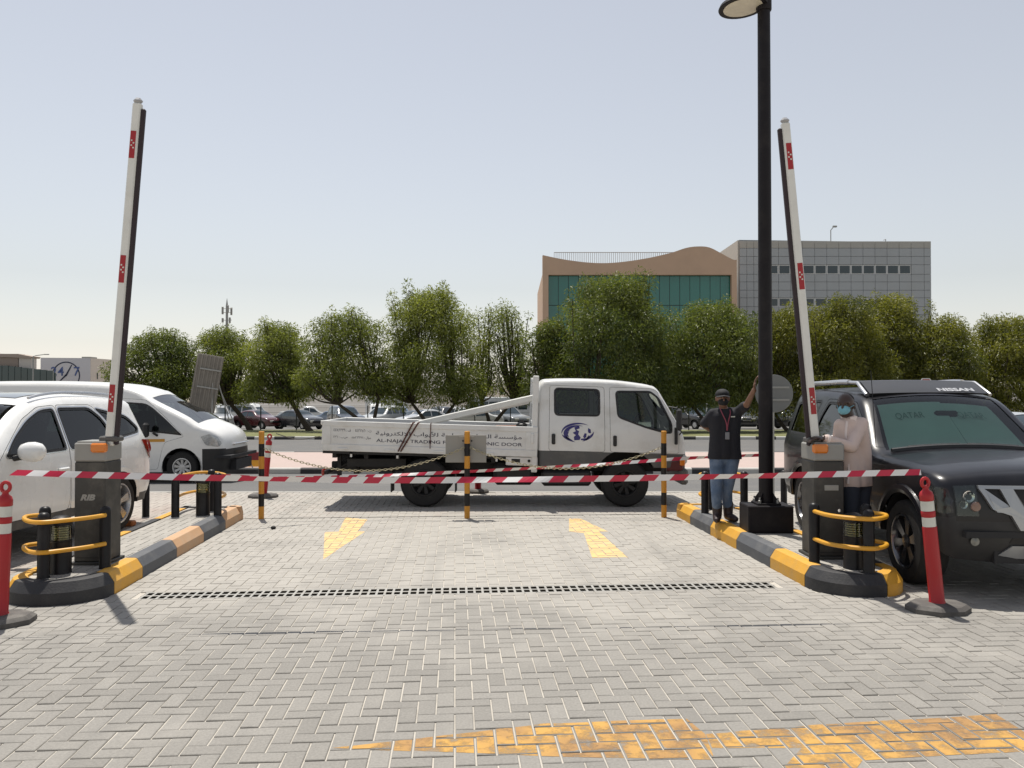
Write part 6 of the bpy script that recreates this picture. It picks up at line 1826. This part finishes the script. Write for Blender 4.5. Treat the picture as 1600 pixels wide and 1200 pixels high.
    for c in C:
        e = Vector((c[0] + cx, c[1], c[2] + cz)); f, th = min(forks, key=lambda k_: (k_[0] - e).length)
        mid = f.lerp(e, .5) + Vector((rr.uniform(-.3, .3), rr.uniform(-.2, .2), -.15 * (e - f).length * .5))
        mb.tube(catm([f, mid, e], 4), [th * .8 * (1 - .8 * i / 8) + .008 for i in range(9)], 5)
    mb.build('trunk', BARK, t, True)
TREES = [
    (188, 312, 518, 628, 292, 48, 'round tree at the left end of the row, above the van', LEAFD, 1, 1.0),
    (298, 400, 512, 632, 392, 51, 'tree behind the tilted sign board', LEAF, 1, .9),
    (378, 486, 503, 634, 486, 49, 'tree above the maroon saloon, left of a thin trunk', LEAF, 1, .95),
    (478, 606, 487, 628, 580, 47, 'forked tree rising behind the tail of the truck', LEAF, 2, .8),
    (588, 745, 449, 640, 672, 48, 'tall round tree above the truck bed', LEAF, 2, 1.0),
    (735, 838, 474, 622, 763, 50, 'sparse tree with thin foliage left of the truck cab', LEAF, 2, .42),
    (818, 905, 500, 640, 860, 47, 'small tree right behind the truck headboard', LEAFD, 1, .9),
    (882, 1052, 430, 650, 965, 46, 'largest dark tree in front of the teal glass', LEAFD, 2, 1.15),
    (1038, 1190, 470, 645, 1112, 47, 'broad tree behind the man in black', LEAFD, 2, 1.1),
    (1178, 1292, 478, 655, 1236, 48, 'tree between the lamp post and the right barrier arm', LEAFO, 2, 1.1),
    (1262, 1372, 468, 655, 1318, 46, 'olive tree just right of the leaning barrier arm', LEAFO, 2, 1.1),
    (1342, 1452, 462, 660, 1398, 48, 'tall olive tree in front of the grey office block', LEAFO, 2, 1.1),
    (1428, 1530, 498, 660, 1480, 47, 'lower olive tree right of the grey office block', LEAFO, 2, 1.1),
    (1508, 1640, 494, 655, 1580, 48, 'tree cut by the right edge of the picture', LEAFO, 2, 1.1),
]
for i, (a, b, c_, d_, ut, D, lb, mt, stm, dn) in enumerate(TREES):
    tree(a, b, c_, d_, ut, D, lb, mt, 100 + i, int((36000 if i >= 7 else 30000) * (b - a) * (d_ - c_) / (130 * 150)) + 5000, 38, stm, min(1, dn), 1.32 if i >= 7 else (1.22 if i < 4 else 1.14))
gv = np.random.RandomState(5)

# ================================================================== people
class Blob:
    def __init__(s): s.mb = MB()
    def cap(s, a, b, ra, rb, n=14):
        a, b = Vector(a), Vector(b); d = b - a; L = d.length
        M = (d.to_track_quat('Z', 'Y') if L > 1e-6 else Vector((0, 0, 1)).to_track_quat('Z', 'Y')).to_matrix()
        pr = [(0.0005, -ra)] + [(ra * math.cos(R(t)), ra * math.sin(R(t))) for t in (-65, -40, -15)] + [(ra, 0)] + [(rb, L)] + [(rb * math.cos(R(t)), L + rb * math.sin(R(t))) for t in (15, 40, 65)] + [(.0005, L + rb)]
        s.mb.lathe(pr, n, a, 0, M); return s
    def chain(s, pts, rs):
        for (p, q), (r0, r1) in zip(zip(pts, pts[1:]), zip(rs, rs[1:])): s.cap(p, q, r0, r1)
        return s
    def ell(s, c, r, M=None):
        pr = [(max(.0005, math.cos(R(t))), math.sin(R(t))) for t in range(-90, 91, 15)]
        S = Matrix.Diagonal(Vector(r)); s.mb.lathe(pr, 18, c, 0, (M @ S) if M is not None else S); return s
    def done(s, name, mat, parent, vox=.012, it=6, fac=.5, hem=None):
        o = s.mb.build(name, mat, parent)
        m = o.modifiers.new('r', 'REMESH'); m.mode = 'VOXEL'; m.voxel_size = vox; m.use_smooth_shade = True
        k_ = o.modifiers.new('s', 'SMOOTH'); k_.iterations = it; k_.factor = fac
        dg = bpy.context.evaluated_depsgraph_get(); dg.update()
        me = bpy.data.meshes.new_from_object(o.evaluated_get(dg))
        o.modifiers.clear(); o.data = me; me.name = name
        if hem is not None:
            bm = bmesh.new(); bm.from_mesh(me)
            bmesh.ops.bisect_plane(bm, geom=bm.verts[:] + bm.edges[:] + bm.faces[:], plane_co=(0, 0, hem), plane_no=(0, 0, 1), clear_inner=True)
            bm.to_mesh(me); bm.free()
        me.materials.clear(); me.materials.append(mat)
        me.polygons.foreach_set('use_smooth', [True] * len(me.polygons))
        return o
def hand(bl, wrist, d, up, side, curl=.5, L=.17):
    """palm and five bent fingers; d = pointing direction, up = back of the hand, side = thumb side"""
    w, d, up, side = Vector(wrist), Vector(d).normalized(), Vector(up).normalized(), Vector(side).normalized()
    for k_ in (-1.2, -.4, .4, 1.2): bl.cap(w + side * (k_ * .010), w + d * .08 + side * (k_ * .018), .016, .013, 8)
    for i, (o_, l) in enumerate(((.028, .068), (.0095, .076), (-.0095, .070), (-.027, .055))):
        p0 = w + d * .085 + side * o_
        p1 = p0 + (d * math.cos(curl) - up * math.sin(curl)) * l * .48
        p2 = p1 + (d * math.cos(curl * 2) - up * math.sin(curl * 2)) * l * .32
        p3 = p2 + (d * math.cos(curl * 2.8) - up * math.sin(curl * 2.8)) * l * .24
        bl.chain([p0, p1, p2, p3], [.010, .009, .0085, .0075])
    p0 = w + d * .025 + side * .026; p1 = p0 + (d * .6 + side * .8).normalized() * .04; p2 = p1 + (d * .9 + side * .3 - up * .4).normalized() * .03
    bl.chain([p0, p1, p2], [.014, .011, .009])
def head(bl, c, fw, sc=1.0):
    """c = head centre, fw = facing direction"""
    c, fw = Vector(c), Vector((fw[0], fw[1], 0)).normalized(); sd = Vector((-fw.y, fw.x, 0)); up = Vector((0, 0, 1))
    M = Matrix((sd, fw, up)).transposed()
    bl.ell(c + up * .025 * sc - fw * .012, (.075 * sc, .092 * sc, .090 * sc), M)
    bl.ell(c - up * .045 * sc + fw * .022, (.058 * sc, .066 * sc, .068 * sc), M)
    bl.cap(c + fw * .086 * sc + up * .012, c + fw * .101 * sc - up * .018, .009, .014, 8)      # nose
    bl.cap(c + fw * .080 * sc - up * .052 + sd * .018, c + fw * .080 * sc - up * .052 - sd * .018, .010, .010, 8)   # lips
    for s_ in (-1, 1):
        bl.cap(c + fw * .078 * sc + up * .030 + sd * s_ * .016, c + fw * .070 * sc + up * .030 + sd * s_ * .045, .010, .010, 8)   # brow
        bl.cap(c + sd * s_ * .076 * sc + up * .012 - fw * .008, c + sd * s_ * .078 * sc - up * .022 - fw * .004, .015, .010, 8)   # ear
    return M
def eyes(parent, c, fw, sc=1.0):
    c, fw = Vector(c), Vector((fw[0], fw[1], 0)).normalized(); sd = Vector((-fw.y, fw.x, 0)); up = Vector((0, 0, 1))
    for s_ in (-1, 1):
        mb = MB(); mb.lathe([(max(.0004, .007 * math.cos(R(t))), .007 * math.sin(R(t))) for t in range(-90, 91, 30)], 10, c + fw * .074 * sc + up * .012 + sd * s_ * .030)
        mb.build('eye', pm('eye', (.10, .09, .085), .2), parent, True)
SK1 = pm('skin_tan', (.22, .115, .075), .5, var=.08, scale=20)
SK2 = pm('skin_dark', (.050, .026, .018), .42, var=.1, scale=20)
def cloth(name, col, var=.15):
    return pm(name, col, .85, var=var, scale=14, bump=.5, bscale=22)

# --- man in black, one hand on the lamp post
D1 = 9.62
p1 = thing('person', 'man in black shirt, cap and mask leaning one raised hand on the lamp post', 'person', at(1127, D1, .186))
B1 = p1.location.copy()
def w1(u, v, dy=0.0):
    q_ = at(u, D1 + dy, zat(v, D1 + dy)) - B1; return q_
nk, pel = w1(1131, 641, .02), w1(1131, 712, .02)
shl, shr = w1(1114, 646, .02), w1(1153, 644, .0)
ell_, wrl = w1(1099, 664, .10), w1(1113, 674, .17)
elr, wrr = w1(1167, 632, -.24), w1(1178.5, 609, -.50)
hipl, hipr = w1(1120, 716, .02), w1(1144, 716, .02)
knl, knr = w1(1119, 768, -.05), w1(1135, 768, .03)
anl, anr = w1(1120, 806, .0), w1(1137, 804, .06)
hc = w1(1129, 623, -.01)
bl = Blob()
fw1 = (-.10, -1)
head(bl, hc, fw1, .98)
bl.cap(nk - Vector((0, 0, .02)), hc - Vector((0, 0, .05)), .052, .048)
bl.chain([nk - Vector((0, 0, .03)), pel + Vector((0, 0, .06))], [.085, .065])
bl.chain([shl, ell_, wrl], [.045, .038, .028]); bl.chain([shr, elr, wrr], [.045, .038, .027])
hand(bl, wrl, Vector((.7, .5, -.2)), Vector((0, 1, .2)), Vector((0, .2, 1)), .5)
hand(bl, wrr, Vector((.10, -.05, 1)), Vector((-.85, .5, 0)), Vector((-.4, -.9, 0)), .22)
for a_, b_, c_ in ((hipl, knl, anl), (hipr, knr, anr)): bl.chain([a_, b_, c_], [.055, .045, .036])
body = bl.done('body', SK1, p1, .0075, 4)
SH1 = cloth('shirt_black', (.014, .014, .02), .3)
bl = Blob()
zc_ = Vector((0, 0, 1))
for (a_, b_) in ((shl, hipl), (shr, hipr)):
    ctr = lambda p_, k_: p_.lerp(Vector((nk.x, p_.y, p_.z)), k_)
    bl.chain([ctr(a_, .35) - zc_ * .05, ctr((a_ + b_) / 2, .30), ctr(b_, .05) + zc_ * .10, ctr(b_, -.05) + zc_ * .01], [.098, .098, .104, .108])
bl.chain([nk - zc_ * .05, pel + zc_ * .02], [.10, .12])
bl.cap(shl - zc_ * .005, nk - zc_ * .015, .058, .06); bl.cap(shr - zc_ * .005, nk - zc_ * .015, .058, .06)
bl.chain([shl, shl.lerp(ell_, .85)], [.063, .060]); bl.chain([shr, shr.lerp(elr, .75)], [.063, .062])
sh = bl.done('shirt', SH1, p1, .014, 4, .5, hipl.z - .005)
mb = MB(); mb.lathe([(.062, -.01), (.066, .015), (.055, .028)], 18, nk + Vector((0, -.01, .005)), 0, Matrix.Rotation(.25, 3, 'X'), False); mb.build('collar', SH1, sh, True)
bl = Blob()
for a_, b_, c_ in ((hipl, knl, anl), (hipr, knr, anr)):
    bl.chain([a_ + zc_ * .05, a_.lerp(b_, .45), b_, b_.lerp(c_, .55)], [.098, .083, .068, .060])
bl.cap(hipl + zc_ * .05, hipr + zc_ * .05, .102, .102); bl.cap(hipl, hipr, .09, .09)
JEAN = pm('jeans_worn', (.10, .15, .24), .9, var=.5, scale=9, bump=.5, bscale=24, dirt=.5, dirtcol=(.30, .34, .40), dscale=6)
bl.done('jeans', JEAN, p1, .014, 4)
BOOT = pm('boot_brown', (.028, .014, .013), .5, var=.3, scale=12)
for a_, b_ in ((anl, Vector((-.05, -.16, 0))), (anr, Vector((.05, -.15, 0)))):
    f = Vector((a_.x, a_.y, .0)); bl = Blob()
    bl.chain([f + zc_ * .20, f + zc_ * .06], [.064, .055]); bl.chain([f + Vector((0, .03, .045)), f + b_ * .6 + zc_ * .042, f + b_ + zc_ * .036], [.046, .048, .036])
    bl.done('boot', BOOT, p1, .012, 4)
BLKC = pm('cap_black', (.010, .010, .012), .8)
M_ = head(Blob(), hc, fw1)
bl = Blob(); bl.ell(hc + zc_ * .052 + Vector((0, .012, 0)), (.084, .100, .068), M_)
cap_ = bl.done('cap', BLKC, body, .010, 3)
fwv = Vector((fw1[0], fw1[1], 0)).normalized(); sdv = Vector((-fwv.y, fwv.x, 0))
mb = MB(); n = 12; vs = []
for i in range(n + 1):
    a_ = math.pi * i / n
    for k_, (s_, f_) in enumerate(((.075, .078), (.082, .165))):
        vs.append(hc + zc_ * (.045 - .012 * k_ - .012 * abs(math.cos(a_))) + sdv * (s_ * math.cos(a_)) + fwv * (.03 + (f_ - .03) * math.sin(a_)))
mb.add(vs, [(2 * i, 2 * i + 1, 2 * i + 3, 2 * i + 2) for i in range(n)]); mb.add([v_ - zc_ * .006 for v_ in vs], [(2 * i, 2 * i + 1, 2 * i + 3, 2 * i + 2) for i in range(n)]); mb.build('brim', BLKC, cap_, True)
bl = Blob(); bl.ell(hc - zc_ * .040 + fwv * .034, (.062, .072, .052), M_); bl.done('mask', BLKC, body, .010, 3)
eyes(body, hc, fw1, .98)
LAN = pm('lanyard_red', (.30, .06, .09), .7)
lc = nk + Vector((0, -.115, -.02))
mb = MB(); mb.tube(catm([nk + Vector((-.055, -.02, .03)), nk + Vector((-.05, -.10, -.03)), lc + Vector((-.01, -.02, -.12)), lc + Vector((.0, -.025, -.22))], 6), .007, 6); mb.tube(catm([nk + Vector((.055, -.02, .03)), nk + Vector((.05, -.10, -.03)), lc + Vector((.015, -.02, -.12)), lc + Vector((.0, -.025, -.22))], 6), .007, 6); ln_ = mb.build('lanyard', LAN, p1)
mb = MB(); mb.box(lc + Vector((0, -.035, -.28)), (.05, .006, .085), 0, None, .003); mb.build('badge', pm('badge', (.25, .25, .27), .3), p1)
mb = MB(); mb.box(nk + Vector((.075, -.125, -.075)), (.05, .006, .014), 0, None, .002); mb.build('shirt_badge', REFLW, p1)

# --- man in the pink shirt, hand on the barrier arm
D2 = 7.74
p2 = thing('person', 'man in pale pink shirt and blue face mask reaching to the right barrier', 'person', at(1334, D2, .178))
B2 = p2.location.copy()
def w2(u, v, dy=0.0): return at(u, D2 + dy, zat(v, D2 + dy)) - B2
nk, pel = w2(1328, 655, .0), w2(1337, 752, .03)
shl, shr = w2(1313, 664, -.02), w2(1346, 662, -.04)
elb, wr = w2(1330, 699, -.20), w2(1287, 684.5, -.24)
elf, wrf = w2(1308, 697, .10), w2(1283, 689, .02)
hipl, hipr = w2(1327, 757, -.03), w2(1345, 757, .06)
hc = w2(1321, 634, -.02)
anl, anr = Vector((-.05, -.04, .08)), Vector((.07, .10, .08))
knl, knr = hipl.lerp(anl, .5) + Vector((-.02, -.05, 0)), hipr.lerp(anr, .5) + Vector((0, -.05, 0))
fw2 = (-.62, -.80)
bl = Blob(); M_ = head(bl, hc, fw2, 1.04)
bl.cap(nk - zc_ * .02, hc - zc_ * .05 + Vector((.02, .02, 0)), .056, .052)
bl.chain([nk - zc_ * .05, pel + zc_ * .05], [.08, .06])
bl.chain([shr, elb, wr], [.045, .040, .030]); bl.chain([shl, elf, wrf], [.045, .040, .030])
hand(bl, wr, Vector((-1, -.1, .05)), Vector((.1, -.4, 1)), Vector((0, -1, -.2)), .45)
hand(bl, wrf, Vector((-1, -.25, -.05)), Vector((0, 0, 1)), Vector((0, -1, 0)), .4)
for a_, b_, c_ in ((hipl, knl, anl), (hipr, knr, anr)): bl.chain([a_, b_, c_], [.055, .045, .036])
body = bl.done('body', SK2, p2, .0075, 4)
PINKS = pm('shirt_pink', (.68, .54, .48), .85, var=.10, scale=10, bump=1.0, bscale=9)
bl = Blob()
for (a_, b_) in ((shl, hipl), (shr, hipr)):
    bl.chain([a_.lerp(Vector((nk.x, a_.y, a_.z)), .3) - zc_ * .05, (a_ + b_) / 2, b_ + zc_ * .12, b_ + zc_ * .01], [.088, .094, .098, .104])
bl.chain([nk - zc_ * .05, pel + zc_ * .0], [.10, .12])
bl.cap(shl, nk - zc_ * .02, .056, .06); bl.cap(shr, nk - zc_ * .02, .060, .06)
bl.chain([shr, elb, elb.lerp(wr, .92)], [.066, .056, .043]); bl.chain([shl, elf, elf.lerp(wrf, .92)], [.064, .055, .043])
sh = bl.done('shirt', PINKS, p2, .013, 4, .5, hipl.z - .015)
mb = MB(); mb.lathe([(.070, -.03), (.070, .0), (.062, .018)], 18, nk + Vector((-.005, 0, .008)), 0, Matrix.Rotation(.15, 3, 'X'), False); mb.build('collar', PINKS, sh, True)
bl = Blob()
for a_, b_, c_ in ((hipl, knl, anl), (hipr, knr, anr)): bl.chain([a_ + zc_ * .04, b_, c_], [.096, .070, .058])
bl.cap(hipl + zc_ * .03, hipr + zc_ * .03, .098, .098)
bl.done('trousers', pm('jeans_dark', (.028, .034, .050), .9, var=.3, scale=10), p2, .014, 4)
for a_ in (anl, anr):
    f = Vector((a_.x, a_.y, 0)); bl = Blob(); bl.chain([f + Vector((.02, .03, .045)), f + Vector((-.08, -.10, .04)), f + Vector((-.12, -.15, .035))], [.046, .046, .034]); bl.done('shoe', BOOT, p2, .012, 4)
fwv = Vector((fw2[0], fw2[1], 0)).normalized(); sdv = Vector((-fwv.y, fwv.x, 0))
MASKB = pm('mask_blue', (.20, .46, .56), .8, var=.12, scale=30, bump=.4, bscale=60)
bl = Blob(); bl.ell(hc - zc_ * .040 + fwv * .040, (.058, .076, .053), M_); mk = bl.done('mask', MASKB, body, .010, 3)
mb = MB()
for s_ in (-1, 1): mb.tube([hc - zc_ * .02 + fwv * .07 + sdv * s_ * .05, hc + zc_ * .008 + sdv * s_ * .082], .003, 5)
mb.build('ear_loops', MASKB, mk)
bl = Blob(); bl.ell(hc + zc_ * .054 - fwv * .026, (.074, .080, .068), M_); bl.done('hair', pm('hair_black', (.012, .010, .009), .9, bump=.5, bscale=200), body, .010, 2)
eyes(body, hc, fw2, 1.04)

# shirt front: placket with buttons, cuffs
PL = pm('placket_pale', (.80, .70, .66), .85, var=.05)
mb = MB(); pk = [nk + Vector((-.062, -.075, -.02)), nk + Vector((-.085, -.105, -.14)), nk.lerp(pel, .55) + Vector((-.095, -.115, 0)), hipl + Vector((-.06, -.10, .02))]
mb.tube(catm(pk, 6), .013, 6); mb.build('placket', PL, sh, True)
for (a_, b_) in ((elb, wr), (elf, wrf)):
    mb = MB(); mb.tube([a_.lerp(b_, .84), a_.lerp(b_, .93)], .046, 14); mb.build('cuff', PL, sh, True)
for s_ in (-1, 1):
    mb = MB(); q0 = nk + sdv * (.02 * s_) + fwv * .075 + zc_ * .02
    mb.prism([(0, 0), (s_ * .055, .015), (s_ * .050, -.035), (s_ * .012, -.055)], lambda a, b, d: q0 + sdv * a + zc_ * b + fwv * (d - abs(a) * .5), 0, .006); mb.build('collar_tip', PL, sh)
